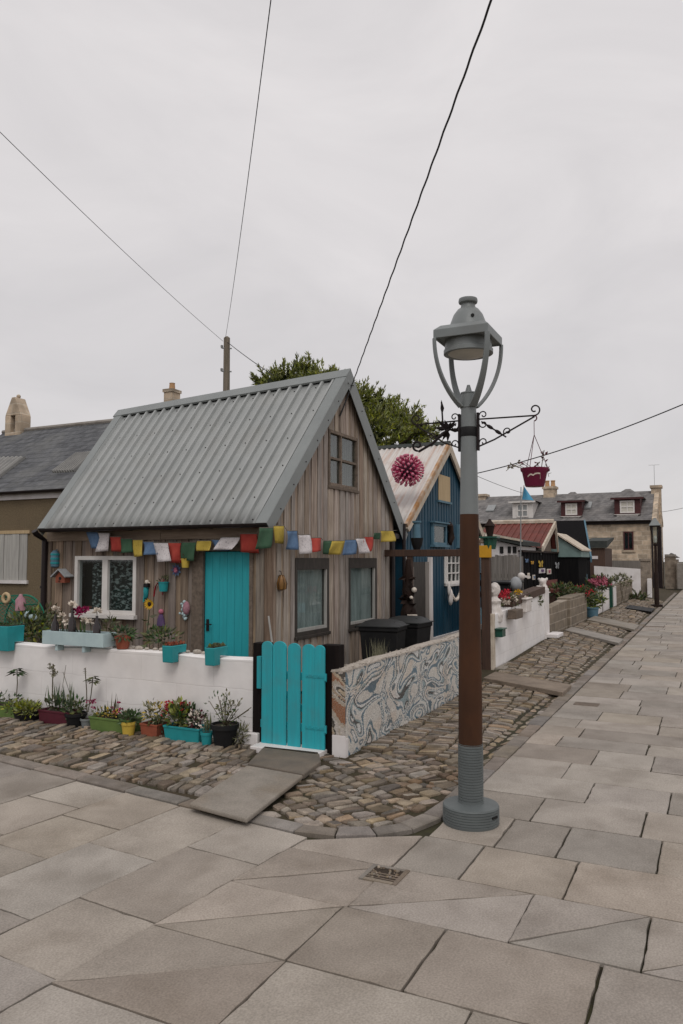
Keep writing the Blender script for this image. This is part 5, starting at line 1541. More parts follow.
zh0, zh1 = 1.96 + 1.762 * LSC, 1.96 + 1.83 * LSC; hh = .222 * LSC
m_ = MB()
sq = lambda a, z: [(lx - a, ly - a, z), (lx + a, ly - a, z), (lx + a, ly + a, z), (lx - a, ly + a, z)]
vv = sq(hh - .02, zh0 + .012) + sq(hh - .012, zh0) + sq(hh, zh0) + sq(hh, zh1) + sq(.17, zh1 + .04)
m_.add(vv, [(i * 4 + j, i * 4 + (j + 1) % 4, i * 4 + 4 + (j + 1) % 4, i * 4 + 4 + j) for i in range(4) for j in range(4)] + [(3, 2, 1, 0), (16, 17, 18, 19)])
build(m_, 'hood', M['lampgrey'], t, bevel=.004)
m_ = MB(); zt_ = zl(308.5)
LL(m_, [(.16, zh1 + .035), (.152, zh1 + .06), (.118, zt_ - .055), (.085, zt_ - .012), (.062, zt_ - .002), (.055, zt_ + .03), (.052, zt_ + .045)], 32); build(m_, 'dome', M['lampgrey'], t, smooth=35)
m_ = MB(); LL(m_, [(.05, zt_ + .03), (.074, zt_ + .042), (.078, zt_ + .055), (.074, zt_ + .075), (.04, zt_ + .086)], 28); build(m_, 'finial', M['lampgrey'], t, smooth=40)
m_ = MB(); a = math.atan2(CAM.y - ly, CAM.x - lx) + .25; zz = zh1 + .13
m_.tube([(lx + .1 * math.cos(a), ly + .1 * math.sin(a), zz - .02), (lx + .142 * math.cos(a), ly + .142 * math.sin(a), zz - .025)], .013, 10); build(m_, 'vent_plug', M['black'], t)
m_ = MB(); LL(m_, [(.185, zh0 + .01), (.19, zh0 - .06), (.198, zh0 - .065), (.198, zh0 - .095), (.18, zh0 - .1), (.15, zh0 - .085)], 36); build(m_, 'lamp_housing', M['lampgrey'], t, smooth=35)
m_ = MB(); LL(m_, [(.162, zh0 - .093), (.12, zh0 - .108), (.04, zh0 - .116)], 28); build(m_, 'lens', M['lens'], t, smooth=60)
for sx, sy in ((1, 1), (1, -1), (-1, 1), (-1, -1)):
    dvec = Vector((sx, sy, 0)).normalized(); side = Vector((-sy, sx, 0))
    pts = []
    for k in range(15):
        u = k / 14; z = zh0 + .005 + (zc - .0 - zh0) * u
        rr = .06 + .232 * (1 - u ** 2.1) ** .85 if u < 1 else .063
        pts.append(Vector((lx, ly, z)) + dvec * max(rr, .066))
    m_ = MB(); m_.bar(pts, side, [.04 + .024 * (k / 14) ** 2 for k in range(15)], .016)
    build(m_, 'lantern_arm', M['lampgrey'], t, bevel=.003, smooth=30)
m_ = MB(); LL(m_, [(.0655, zl(437)), (.067, zl(436.5)), (.067, zl(428)), (.0655, zl(427.5))], 28); build(m_, 'clamp_band', M['black'], t, smooth=35)
def scroll(c, r, turns, a0, ax, flip=1, n=22):
    ax = Vector(ax); up = Vector((0, 0, 1)); pts = []
    for k in range(n + 1):
        u = k / n; a = a0 + flip * turns * 2 * math.pi * u; rr = r * (1 - .75 * u)
        pts.append(Vector(c) + ax * rr * math.cos(a) + up * rr * math.sin(a))
    return pts
def bracket(sgn, label=None):
    ax = Vector((0, sgn, 0)); o = Vector((lx, ly, 0)); AL = .525 if sgn < 0 else .45
    m_ = MB(); za, zb_ = zl(413.5), zl(451); zt2, zlow = zl(420), zl(447)
    m_.box(lx - .016, lx + .016, ly + sgn * .066, ly + sgn * .082, zb_, za)
    A = lambda d, z: o + ax * d + Vector((0, 0, z))
    m_.bar([A(.08, zt2), A(AL - .02, zt2 - .005)], (1, 0, 0), .012, .01)
    tip = A(AL - .02, zt2)
    m_.bar([A(.08, zlow), A(.2, zlow + .045), A(AL - .02, zt2 - .012)], (1, 0, 0), .012, .01)
    m_.tube(scroll(tip + Vector((0, 0, .04)) + ax * .0, .045, 1.1, -math.pi / 2, ax, 1), .006, 5)
    m_.tube([A(.1, zt2 - .02), A(.29, zl(437) - .02)], .006, 6)
    for u in (.35, .68):
        c = A(.1, zt2 - .02).lerp(A(.29, zl(437) - .02), u); d = (A(.29, zl(437) - .02) - A(.1, zt2 - .02)).normalized() * .03
        m_.tube([c - d, c - d * .4, c + d * .4, c + d], [.006, .013, .013, .006], 6)
    m_.tube(scroll(A(.3, zl(434)), .032, 1.1, math.pi * 1.2, ax, -1), .005, 5)
    for zz, fl in ((zl(416), 1), (zl(425), -1), (zl(443), 1)):
        m_.tube(scroll(A(.115, zz), .032, 1.0, math.pi, ax, -fl), .005, 5)
    return m_, A, zt2
m_, A_, zt2 = bracket(-1); build(m_, 'basket_bracket', M['iron'], t)
m_, A2, _ = bracket(1)
build(m_, 'basket_bracket', M['iron'], t)
# wrought leaf spray on the far bracket
m_ = MB(); c = A2(.17, zl(428))
for d, ln in (((0, .5, .5), .2), ((0, .9, .2), .2), ((0, -.9, -.1), .2), ((0, -.6, .6), .15), ((.3, .1, -1), .16), ((.2, .4, -.6), .16), ((-.3, .2, .9), .13), ((0, .7, -.5), .2), ((-.4, -.3, .3), .14)):
    m_.leaf(c, d, ln * .62, .034, (1, .1, 0))
m_.tube([c + Vector((0, .04, .05)), c + Vector((0, .05, .22))], .005, 5); m_.leaf(c + Vector((0, .045, .12)), (0, .05, 1), .12, .03, (1, 0, 0))
m_.tube([c, c + Vector((0, .12, -.1)), c + Vector((0, .24, -.16))], .008, 5)
m_.tube(scroll(c + Vector((0, .25, -.11)), .045, 1.1, -math.pi / 2, (0, 1, 0), 1), .006, 5)
build(m_, 'iron_leaves', M['iron'], t, solid=.006, fixn=False)
# hanging basket
hk = A_(.5, zt2 - .02)
bz1 = zl(467) - .03; 
bz1 = fd(535, 467.5, LD - .25).z; bz0 = fd(535, 486, LD - .25).z
t = thing('hanging_basket', 'plum red hanging basket with dried trailing plant on the lamp bracket', 'hanging basket', (hk.x, hk.y, bz0))
m_ = MB(); r = .098; m_.lathe(hk.x, hk.y, [(r * .66, bz0), (r * .72, bz0 + .008), (r * .93, bz1 - .03), (r * 1.03, bz1 - .02), (r * 1.06, bz1), (r * .98, bz1), (r * .93, bz1 - .02)], 28); build(m_, 'pot', M['plum'], t, smooth=40)
m_ = MB(); m_.lathe(hk.x, hk.y, [(r * .93, bz1 - .02), (r * .9, bz1 - .012)], 20); build(m_, 'soil', M['soil'], t)
m_ = MB()
for k in range(3):
    a = 2.1 * k + .9; m_.tube([(hk.x + r * math.cos(a), hk.y + r * math.sin(a), bz1), (hk.x, hk.y, hk.z - .13), (hk.x, hk.y, hk.z - .03)], .0025, 4)
m_.tube(scroll(hk + Vector((0, 0, -.0)), .026, .8, -math.pi / 2, (0, -1, 0), 1), .005, 5); build(m_, 'hanger', M['burgundy'], t)
m_ = MB(); lf = MB(); lp = MB()
for k in range(9):
    a = R.uniform(0, 6.28); L_ = R.uniform(.05, .15); p0 = Vector((hk.x, hk.y, bz1 - .01)) + Vector((math.cos(a), math.sin(a), 0)) * r * .7
    p1 = p0 + Vector((math.cos(a), math.sin(a), 0)) * L_ * .5 + Vector((0, .05, .04)); p2 = p1 + Vector((math.cos(a) * L_ * .4, math.sin(a) * L_ * .4 + .03, R.uniform(-.12, .03)))
    m_.tube([p0, p1, p2], .002, 4)
    for q in range(4):
        u = .3 + .17 * q; c = p1.lerp(p2, u); (lf if q % 2 else lp).leaf(c, (R.uniform(-1, 1), R.uniform(-1, 1), R.uniform(-.6, .6)), .032, .018)
m_.tube([(hk.x, hk.y - .05, bz1), (hk.x, hk.y - .07, bz1 + .13)], .003, 4)
for _ in range(12): lp.leaf((hk.x, hk.y - .06 + R.uniform(-.02, .02), bz1 + R.uniform(.03, .13)), (R.uniform(-1, 1), R.uniform(-1, 1), .4), .035, .02)
build(m_, 'stems', M['stem'], t); build(lf, 'dry_leaves', M['leafpale'], t, fixn=False); build(lp, 'red_leaves', M['burgundy'], t, fixn=False)
# the white squiggle on the pot
ac = math.atan2(CAM.y - hk.y, CAM.x - hk.x)
def onpot(da, z):
    u = (z - bz0) / (bz1 - bz0); rr = r * (.72 + .21 * min(u, 1)) + .0035
    return Vector((hk.x + rr * math.cos(ac + da), hk.y + rr * math.sin(ac + da), z))
zm = bz0 + (bz1 - bz0) * .55
m_ = MB(); m_.bar([onpot(.62 * s_, zm + dz) for s_, dz in ((-1, -.006), (-.75, .004), (-.5, .010), (-.2, .002), (.05, .012), (.4, .016), (.75, .014), (.78, -.004), (.8, -.02))], (0, 0, 1), .011, .002)
build(m_, 'painted_mark', M['whitepetal'], t)
lamp_lean = Matrix.Rotation(rad(.28), 4, FWD)
for o_ in bpy.data.objects:
    if o_.name in ('lamp_post', 'hanging_basket'):
        p0 = Vector((lx, ly, 0)); o_.matrix_world = Matrix.Translation(p0) @ lamp_lean @ Matrix.Translation(-p0) @ Matrix.Translation(BASE[o_.name])

# ------------------------------------------------------------------ rendered building behind the cottage, left
LBX = 4.75
ez = fx(20, 490, LBX)[1]; LRX = LBX + 2.9; lrz = fx(90, 424, LRX)[1]
t = thing('stone_building', 'brown rendered building with slate roof and small belfry behind the timber cottage', 'building', (LBX, 9, 0))
LY0, LY1 = 4.55, 14.5
m_ = MB(); m_.box(LBX, LBX + 5.8, LY0, LY1, 0, ez - .02)
m_.prism([(LBX, LY0, ez - .021), (LBX + 5.8, LY0, ez - .021), (LRX, LY0, lrz - .1)], (0, .2, 0)); m_.prism([(LBX, LY1 - .2, ez - .021), (LBX + 5.8, LY1 - .2, ez - .021), (LRX, LY1 - .2, lrz - .1)], (0, .2, 0))
build(m_, 'wall', M['harl'], t)
m_ = MB(); d = Vector((LBX - .18 - LRX, 0, ez - .02 - lrz))
for sgn in (-1, 1):
    e = LRX + sgn * (LRX - LBX + .18)
    m_.prism([(LRX, LY0 - .1, lrz), (e, LY0 - .1, ez - .05), (e, LY0 - .1, ez - .11), (LRX, LY0 - .1, lrz - .08)], (0, LY1 - LY0 + .2, 0))
rf = build(m_, 'roof', M['slate'], t)
m_ = MB(); m_.tube([(LRX, LY0 - .1, lrz + .02), (LRX, LY1 + .1, lrz + .02)], .07, 8); build(m_, 'ridge', M['concrete'], rf)
m_ = MB(); zf = fx(20, 496, LBX - .05)[1]
m_.box(LBX - .05, LBX - .002, LY0, LY1, zf - .09, zf + .07); build(m_, 'eave_band', M['whiterender'], t)
m_ = MB(); gutter(m_, (LBX - .17, LY0 - .05, ez - .05), (LBX - .17, LY1, ez - .05), .07); build(m_, 'gutter', M['gutter'], t)
for quad in ([(-12, 459), (26, 458), (0, 478), (-36, 479)], [(77, 454.5), (95, 453), (76, 472), (53, 473)]):
    def onroof(px, py):
        o = CAM; dd = ray(px, py); n = Vector((-(lrz - ez + .05), 0, LRX - LBX + .18)).normalized(); p0 = Vector((LRX, 0, lrz))
        k = (p0 - o).dot(n) / dd.dot(n); return o + dd * k, n
    P = [onroof(*q)[0] for q in quad]; n = onroof(*quad[0])[1]
    m_ = MB()
    # corrugated sheet lying on the slates
    nn = 36; vv = []
    for i in range(nn + 1):
        a = P[0].lerp(P[1], i / nn); b_ = P[3].lerp(P[2], i / nn); h = .04 + .035 * (1 if i % 4 < 2 else -1)
        vv += [a + n * h, b_ + n * h, b_ + n * .002, a + n * .002]
    m_.add(vv, [(i * 4 + j, i * 4 + (j + 1) % 4, i * 4 + 4 + (j + 1) % 4, i * 4 + 4 + j) for i in range(nn) for j in range(4)] + [(0, 1, 2, 3), tuple(nn * 4 + j for j in range(4))])
    build(m_, 'rooflight', M['skylightpanel'], t)
wy0, wy1 = fx(27.5, 560, LBX)[0], fx(-25, 560, LBX)[0]; wz0, wz1 = fx(14, 580, LBX)[1], fx(14, 534, LBX)[1]
m_ = MB(); n = 7
for k in range(n):
    a = wy0 + (wy1 - wy0) * k / n; b_ = wy0 + (wy1 - wy0) * (k + 1) / n; m_.box(LBX - .02 - .01 * (k % 2), LBX - .0, a + .006, b_ - .006, wz0, wz1)
w = build(m_, 'boarded_window', M['boardpale'], t)
m_ = MB(); m_.box(LBX - .06, LBX - .001, wy0 - .05, wy1 + .05, wz0 - .09, wz0 - .004); build(m_, 'sill', M['whiterender'], w)
m_ = MB(); m_.box(LBX - .04, LBX - .001, wy0 - .08, wy1 + .08, wz1 + .004, wz1 + .09); build(m_, 'lintel', M['ply'], w)
# belfry
by, bzz = fx(17.5, 438, LRX); tz = fx(17.5, 395, LRX)[1]; hw = .34; H = tz - bzz
m_ = MB(); x0, x1 = LRX - .2, LRX + .2; zb = lrz - .5
m_.box(x0, x1, by - hw, by - .1, zb, bzz + H * .5); m_.box(x0, x1, by + .1, by + hw, zb, bzz + H * .5); m_.box(x0, x1, by - .1, by + .1, zb, bzz + H * .12)
m_.prism([(x0, by - hw, bzz + H * .5), (x0, by + hw, bzz + H * .5), (x0, by + hw * .92, bzz + H * .55), (x0, by + .07, bzz + H * .92), (x0, by - .07, bzz + H * .92), (x0, by - hw * .92, bzz + H * .55)], (x1 - x0, 0, 0))
m_.ball((LRX, by, bzz + H * .96), .07, 8, 6)
build(m_, 'belfry', M['granite'], t, bevel=.015)
m_ = MB(); m_.lathe(LRX, by, [(.09, bzz + H * .22), (.07, bzz + H * .3), (.05, bzz + H * .42), (.02, bzz + H * .47)], 12); build(m_, 'bell', M['iron'], t)

# cottage whose chimney shows over the ridge
cp = fd(172, 400, 30)
t = thing('stone_cottage', 'stone cottage hidden behind the metal roof with only its chimney showing', 'cottage', (cp.x, cp.y, 0))
m_ = MB(); m_.box(cp.x - 2.5, cp.x + 2.5, cp.y - .25, cp.y + 6, 0, 4.6); build(m_, 'wall', M['granite'], t)
m_ = MB(); m_.prism([(cp.x - 2.8, cp.y - .3, 4.55), (cp.x + 2.8, cp.y - .3, 4.55), (cp.x, cp.y - .3, cp.z - .6)], (0, 6.5, 0)); rf = build(m_, 'roof', M['slate'], t)
z1 = fd(172, 393, 30).z; z2 = fd(172, 384, 30).z
m_ = MB(); m_.box(cp.x - .26, cp.x + .26, cp.y - .2, cp.y + .2, cp.z - 1.4, z1); m_.box(cp.x - .3, cp.x + .3, cp.y - .24, cp.y + .24, z1 + .001, z1 + .12); build(m_, 'chimney', M['granite'], rf)
m_ = MB()
for dy in (-.0,): m_.lathe(cp.x, cp.y + dy, [(.13, z1 + .12), (.11, z2), (.12, z2 + .03)], 10)
build(m_, 'chimney_pots', M['chimpot'], rf)

# ------------------------------------------------------------------ blue shed-house
BY = -.1
BX0, BXR, BX1 = 4.78, 7.5, 10.3
bzr = fy(445, 443, BY)[1]; bze = fy(402, 524, BY)[1]
BS = (bzr - bze) / (BXR - fy(402, 524, BY)[0])
bx0e = fy(402, 524, BY)[0]
def broof(x): return bzr - abs(x - BXR) * BS
t = thing('blue_house', 'deep blue corrugated gable house with rusty white tin roof', 'house', (BX0, BY, 0))
m_ = MB(); w_ = .075; k = BX0
dx0, dx1, dzt = fy(404, 560, BY)[0], fy(428, 560, BY)[0], fy(415, 557, BY)[1]
up = (fy(437, 480, BY)[0], fy(448.5, 480, BY)[0], fy(442, 501, BY)[1], fy(442, 475.5, BY)[1])
w1 = (fy(430, 530, BY)[0], fy(443.5, 530, BY)[0], fy(437, 545, BY)[1], fy(437, 524, BY)[1])
w2 = (fy(456, 530, BY)[0], fy(464, 530, BY)[0], fy(460, 546, BY)[1], fy(460, 525, BY)[1])
w3 = (fy(444, 560, BY)[0], fy(457, 560, BY)[0], fy(450, 583, BY)[1], fy(450, 553, BY)[1])
boards(m_, 'y', BY, BX0, BX1, lambda a: broof(a) - .05, [], w=.09, z0=.3, depth=.014)
build(m_, 'gable_wall', M['bluepaint'], t)
m_ = MB(); m_.box(BX0, BX1, BY + .001, BY + 4.4, 0, bze - .15); m_.prism([(BX0, BY + .001, bze - .16), (BX1, BY + .001, bze - .16), (BXR, BY + .001, bzr - .1)], (0, 4.3, 0)); build(m_, 'body', M['bluepaint'], t)
m_ = MB(); m_.box(BX0, BX1, BY - .06, BY, 0, .3); build(m_, 'plinth', M['whiterender'], t)
# roof: waved iron on both pitches
rl = fx(376, 446, BXR)[0] - BY + .1
m_ = MB(); bd = Vector((bx0e - BXR, 0, bze - bzr)); bl = bd.length; bn = Vector((-BS, 0, 1)).normalized()
ribbed(m_, (BXR, BY - .1, bzr), (0, 1, 0), rl, bd, bl + .02, bn, .13, .03, nd=5, sine=True)
b2 = Vector((BX1 + .05 - BXR, 0, -(BX1 + .05 - BXR) * BS)); ribbed(m_, (BXR, BY - .1, bzr), (0, 1, 0), rl, b2, b2.length, Vector((BS, 0, 1)).normalized(), .13, .03, nd=3, sine=True)
rf = build(m_, 'roof', M['rustroof'], t, solid=.006, fixn=False, smooth=40)
m_ = MB()
for dd, nn in ((bd.normalized(), bn), (b2.normalized(), Vector((BS, 0, 1)).normalized())):
    a = Vector((BXR, BY - .13, bzr + .045)); m_.prism([a, a + dd * .16 - nn * .0, a + dd * .16 - nn * .02, a - nn * .02], (0, rl + .05, 0))
build(m_, 'ridge_cap', M['felt'], rf)
m_ = MB(); a = Vector((BXR, BY - .125, bzr + .035)); dd = bd.normalized()
m_.prism([a + dd * .1, a + dd * (bl + .05), a + dd * (bl + .05) - bn * .09, a + dd * .1 - bn * .09], (0, .06, 0)); build(m_, 'rusted_verge', M['rustedge'], rf)
m_ = MB(); m_.prism([a - bn * .092 + dd * .0, a + dd * (bl + .08) - bn * .092, a + dd * (bl + .04) - bn * .2, a - bn * .22 + dd * .0], (0, .05, 0))
dd2 = b2.normalized(); n2 = Vector((BS, 0, 1)).normalized(); a = Vector((BXR, BY - .12, bzr + .04))
m_.prism([a, a + dd2 * (b2.length), a + dd2 * b2.length - n2 * .17, a - n2 * .17 - Vector((0, 0, .03))], (0, .045, 0)); build(m_, 'bargeboard', M['bargeboard'], t)
m_ = MB(); m_.box(up[0], up[1], BY - .04, BY - .026, up[2], up[3]); w = build(m_, 'boarded_window', M['ply'], t)
m_ = MB(); m_.box(up[0] - .05, up[1] + .05, BY - .07, BY - .026, up[2] - .05, up[2] - .003); build(m_, 'sill', M['bluetrim'], w)
window(t, 'y', BY - .03, w1, .055, M['bluetrim'], d=.05, curtain=None, sill=(.04, .05, .05), blank=True, rec=.036)
window(t, 'y', BY - .03, w2, .055, M['bluetrim'], d=.05, curtain=None, sill=(.04, .05, .05), blank=True, rec=.036)
window(t, 'y', BY - .03, w3, .05, M['white'], vbars=(.36, .68), hbars=(.33, .66), d=.05, bw=.03, curtain=None, sill=(.05, .1, .06), blank=True, rec=.036)
for (a, b_) in ((w3[1] + .01, w3[1] + .42), (w3[0] - .1, w3[0] - .01)):
    m_ = MB(); m_.box(a, b_, BY - .06, BY - .03, w3[2], w3[3]); build(m_, 'shutter', M['white'], t, bevel=.003)
m_ = MB(); m_.box(w3[0] - .15, w3[1] + .45, BY - .1, BY - .026, w3[3] + .004, w3[3] + .07); build(m_, 'window_hood', M['white'], t)
m_ = MB(); m_.box(w1[0] - .06, w1[1] + .06, BY - .14, BY - .026, w1[3] + .01, w1[3] + .04); build(m_, 'window_shelf', M['bluetrim'], t)
# door in its white frame
m_ = MB(); fwid = .1
m_.box(dx0 - .02, dx0 + fwid, BY - .1, BY - .026, 0, dzt); build(m_, 'door_jamb', M['whiterender'], t); m_ = MB(); m_.box(dx1 - fwid, dx1 + .02, BY - .1, BY - .026, 0, dzt); build(m_, 'door_jamb', M['whiterender'], t)
m_ = MB(); m_.box(dx0 + fwid, dx1 - fwid, BY - .05, BY - .027, .05, dzt - .1); dr = build(m_, 'door', M['darkframe'], t)
m_ = MB(); m_.box(dx0 + fwid + .05, dx0 + fwid + .3, BY - .056, BY - .0505, .9, dzt - .2); m_.box(dx1 - fwid - .22, dx1 - fwid - .0, BY - .058, BY - .0505, .1, dzt - .1); build(m_, 'door_panels', M['greyfence'], dr)
m_ = MB(); gx = fy(398, 560, -.05)[0]; m_.tube([(BX0 - .06, BY - .06, bze), (BX0 - .06, BY - .06, 0)], .035, 8); build(m_, 'downpipe', M['gutter'], t)
# pink spiky ball on the tin roof
sp_ = fd(407.5, 470, 15.2)
t = thing('spiky_ball', 'big pink spiky ball ornament mounted on the rusty tin roof', 'ornament', sp_)
r = 15.2 * 16.2 / 760
m_ = MB(); m_.ball(sp_, r * .62, 16, 12); build(m_, 'core', M['maroon'], t, smooth=60)
m_ = MB(); tp = MB(); N_ = 130
for k in range(N_):
    z = 1 - 2 * (k + .5) / N_; a = k * 2.399963; q = math.sqrt(1 - z * z); dd = Vector((q * math.cos(a), q * math.sin(a), z))
    m_.tube([sp_ + dd * r * .55, sp_ + dd * r * .93], [.016, .012], 5); tp.ball(sp_ + dd * r * R.uniform(.9, 1.0), R.uniform(.02, .034), 6, 5)
build(m_, 'spikes', M['pinkspike'], t); build(tp, 'tips', M['pinktip'], t)
m_ = MB(); m_.tube([sp_, sp_ + Vector((1.2, .1, 0))], .02, 6); build(m_, 'bracket', M['iron'], t)

# ------------------------------------------------------------------ pergola in the side entry
PX = 4.05; py_ = -1.97
zt = fx(486, 545, PX)[1]; zb = fx(486, 557, PX)[1]
t = thing('pergola', 'dark brown timber pergola spanning the entry beside the blue house', 'pergola', (PX, py_, 0))
bz0, bz1 = fx(440, 556.5, PX)[1], fx(440, 549.5, PX)[1]
m_ = MB(); m_.box(PX - .06, PX + .06, py_ - .09, -.02, bz0, bz1); build(m_, 'beam', M['brownboard'], t, bevel=.008)
m_ = MB(); m_.box(PX - .07, PX + .07, py_ - .075, py_ + .075, -.05, bz0 - .001); build(m_, 'post', M['brownboard'], t, bevel=.008)
a = fx(410, 560, PX)[0]
m_ = MB(); m_.box(PX - .05, PX + .05, a - .05, a + .05, 0, bz0 - .001); build(m_, 'post', M['brownboard'], t, bevel=.008)
# carved figure at the inner post
t = thing('carved_figure', 'dark carved wooden totem figure standing under the pergola beam', 'carving', (PX - .12, a - .02, .2))
m_ = MB(); cx, cy = PX - .14, a - .02
m_.lathe(cx, cy, [(.12, .2), (.13, .5), (.09, .62), (.13, .8), (.15, 1.0), (.1, 1.15), (.07, 1.22), (.11, 1.32), (.12, 1.42), (.06, 1.55), (.09, 1.62), (.04, bz0 - .05)], 12)
for k in range(26):
    m_.leaf((cx - .05, cy, R.uniform(.3, 1.7)), (R.uniform(-1, .1), R.uniform(-1, 1), R.uniform(-.4, .4)), .19, .09)
build(m_, 'body', M['carved'], t, smooth=50)
m_ = MB(); m_.ball((cx - .1, cy - .15, 1.42), .05, 8, 6); m_.ball((cx - .12, cy - .1, 1.28), .035, 8, 6); m_.box(cx - .14, cx - .08, cy - .2, cy + .02, .95, .98); build(m_, 'shells', M['whitepetal'], t)
m_ = MB(); m_.ball((cx - .1, cy - .06, .46), .1, 10, 8, (1, 1, 1.2)); build(m_, 'base_gourd', M['amber'], t, smooth=60)
# things on and under the beam
y, z = fx(417, 549.5, PX)
t = thing('lantern', 'tall clear glass lantern standing in a dark pot on the pergola beam', 'lantern', (PX, y, bz1))
z1 = fx(417, 538, PX)[1]; z2 = fx(417, 521, PX)[1]
m_ = MB(); m_.lathe(PX, y, [(.06, bz1), (.1, bz1 + .1), (.12, z1)], 12); build(m_, 'pot', M['black'], t, smooth=40)
m_ = MB(); m_.lathe(PX, y, [(.07, z1), (.06, z2 - .05), (.085, z2 - .03), (.085, z2)], 12); build(m_, 'glass', M['bluetrim'], t, smooth=40)
y, z = fx(486, 551, PX - .1)
m_ = MB(); ya, za = fx(491.5, 557.5, PX - .09); yb, zb_ = fx(478, 545.5, PX - .09)
m_.box(PX - .1, PX - .08, ya, yb, za, zb_)
solo(m_, 'sign_board', M['signyellow'], 'small yellow board at the outer end of the pergola beam', 'sign', (PX - .09, (ya + yb) / 2, za), bevel=.004)
y, z = fx(490, 545, PX)
t = thing('planter_lantern', 'dark green lantern with brown cap on the outer pergola post', 'lantern', (PX, y, bz1))
zt_ = fx(490, 519, PX)[1]; h = zt_ - bz1
m_ = MB(); m_.lathe(PX, y, [(.1, bz1), (.13, bz1 + h * .35), (.06, bz1 + h * .4)], 8); m_.box(PX - .15, PX + .1, y - .16, y + .16, bz1 + h * .36, bz1 + h * .42); build(m_, 'base', M['greenglass'], t)
m_ = MB(); m_.lathe(PX, y, [(.05, bz1 + h * .42), (.085, bz1 + h * .75), (.1, bz1 + h * .77), (.03, bz1 + h * .95), (.02, zt_)], 8); build(m_, 'lamp', M['carved'], t)
y, z = fx(481.5, 538, PX)
t = thing('gull_ornament', 'pair of small white gull ornaments on the pergola beam beside the green lantern', 'ornament', (PX, y, bz1))
m_ = MB()
for dy, dz in ((.1, .1), (-.02, .16)): m_.ball((PX, y + dy, bz1 + dz), .06, 8, 6, (.7, 1.5, 1)); m_.ball((PX, y + dy - .07, bz1 + dz + .07), .035, 8, 6)
m_.box(PX - .04, PX + .04, y - .12, y + .18, bz1, bz1 + .05); build(m_, 'birds', M['whitepetal'], t, smooth=60)
m_ = MB(); yo, zo = fx(478, 541, PX - .06); m_.ball((PX - .09, yo + .03, zo), .065, 10, 8, (.6, 1, 1.5)); solo(m_, 'buoy', M['orange'], 'small orange buoy hung at the pergola beam end by the lamp post', 'buoy', (PX - .09, yo, zo), smooth=60)
# dark seahorse-like carving on the blue wall and garland under the white window
x, z = fy(450, 534, BY - .08)
m_ = MB(); m_.tube([(x + .03, BY - .07, z + .26), (x - .04, BY - .1, z + .18), (x + .04, BY - .09, z + .05), (x + .05, BY - .09, z - .08), (x - .03, BY - .09, z - .2), (x + .03, BY - .09, z - .25)], [.03, .07, .06, .085, .05, .02], 10)
solo(m_, 'wall_carving', M['carved'], 'dark wooden fish carving hung between the two small blue framed windows', 'carving', (x, BY - .08, z), smooth=60)
t = thing('float_garland', 'rope garland of white floats and shells under the white window of the blue house', 'garland', (w3[0], BY - .1, w3[2] - .1))
m_ = MB()
for k in range(16):
    u = k / 15; m_.ball((w3[0] - .12 + .95 * u, BY - .16, w3[2] - .1 - .28 * math.sin(math.pi * u)), .042, 7, 5)
build(m_, 'floats', M['whitepetal'], t, smooth=60)
m_ = MB()
x, z = fy(450.5, 597, BY - .16)
m_.ball((x, BY - .16, z), .09, 8, 6, (1, .7, 2.2)); m_.ball((x - .1, BY - .16, z + .16), .06, 8, 6, (1, .7, 1.4)); m_.ball((w3[0] - .16, BY - .16, z + .18), .05, 8, 6, (1, .7, 3)); build(m_, 'shells', M['statue'], t, smooth=60)
# metal gate in the entry
t = thing('metal_gate', 'narrow dark metal gate with white edge standing open beside the pergola post', 'gate', (PX - .05, py_ + .3, 0))
ya, yb = fx(484.5, 600, PX + .1)[0], fx(477.5, 600, PX + .1)[0]
m_ = MB(); m_.box(PX + .09, PX + .11, ya, ya + .03, 0, 1.75); build(m_, 'edge_bar', M['whiterender'], t)
m_ = MB()
for k in range(6): m_.tube([(PX + .1, ya + .05 + k * .055, .1), (PX + .1, ya + .05 + k * .055, 1.72)], .011, 6)
for z in (.12, .9, 1.7): m_.box(PX + .085, PX + .115, ya + .03, yb + .22, z, z + .03)
for z in (1.35, 1.55): m_.ball((PX + .06, ya + .1, z), .07, 8, 6)
build(m_, 'bars', M['iron'], t)
m_ = MB(); m_.box(PX + .06, PX + .08, ya + .03, ya + .2, fx(481, 624, PX)[1], fx(481, 608, PX)[1]); build(m_, 'plaque', M['bluesteel'], t)

# ------------------------------------------------------------------ second white wall with statues and flowers
W2 = -2.09
zw = lambda x: 1.0 + (x - 4) * .045
t = thing('garden_wall', 'short white garden wall topped with planters and statues beyond the pergola', 'wall', (4.2, W2, 0))
m_ = MB(); xa, xb = 4.13, 8.55
m_.prism([(xa, W2, -.05), (xb, W2, -.05), (xb, W2, zw(xb)), (xa, W2, zw(xa))], (0, .2, 0)); build(m_, 'blockwork', M['whitewall'], t, bevel=.012)
m_ = MB(); m_.box(xb + .002, 8.95, W2 - .03, W2 + .24, -.05, 1.3); build(m_, 'pier', M['whiterender'], t, bevel=.015)
m_ = MB(); m_.box(xa - .12, xa - .002, W2 - .01, W2 + .2, -.05, 1.02); build(m_, 'pier', M['bargeboard'], t, bevel=.01)
def w2pt(px, py, y=W2 + .1): x, z = fy(px, py, y); return x, z
t = thing('wall_planter', 'long dark wooden planter along the top of the second white wall', 'planter', (6.5, W2 + .1, 1.1))
x0, _ = w2pt(506, 610); x1 = 8.5
m_ = MB(); m_.prism([(x0, W2 - .03, zw(x0) + .004), (x1, W2 - .03, zw(x1) + .004), (x1, W2 - .03, zw(x1) + .15), (x0, W2 - .03, zw(x0) + .15)], (0, .27, 0)); build(m_, 'box', M['brownboard'], t)
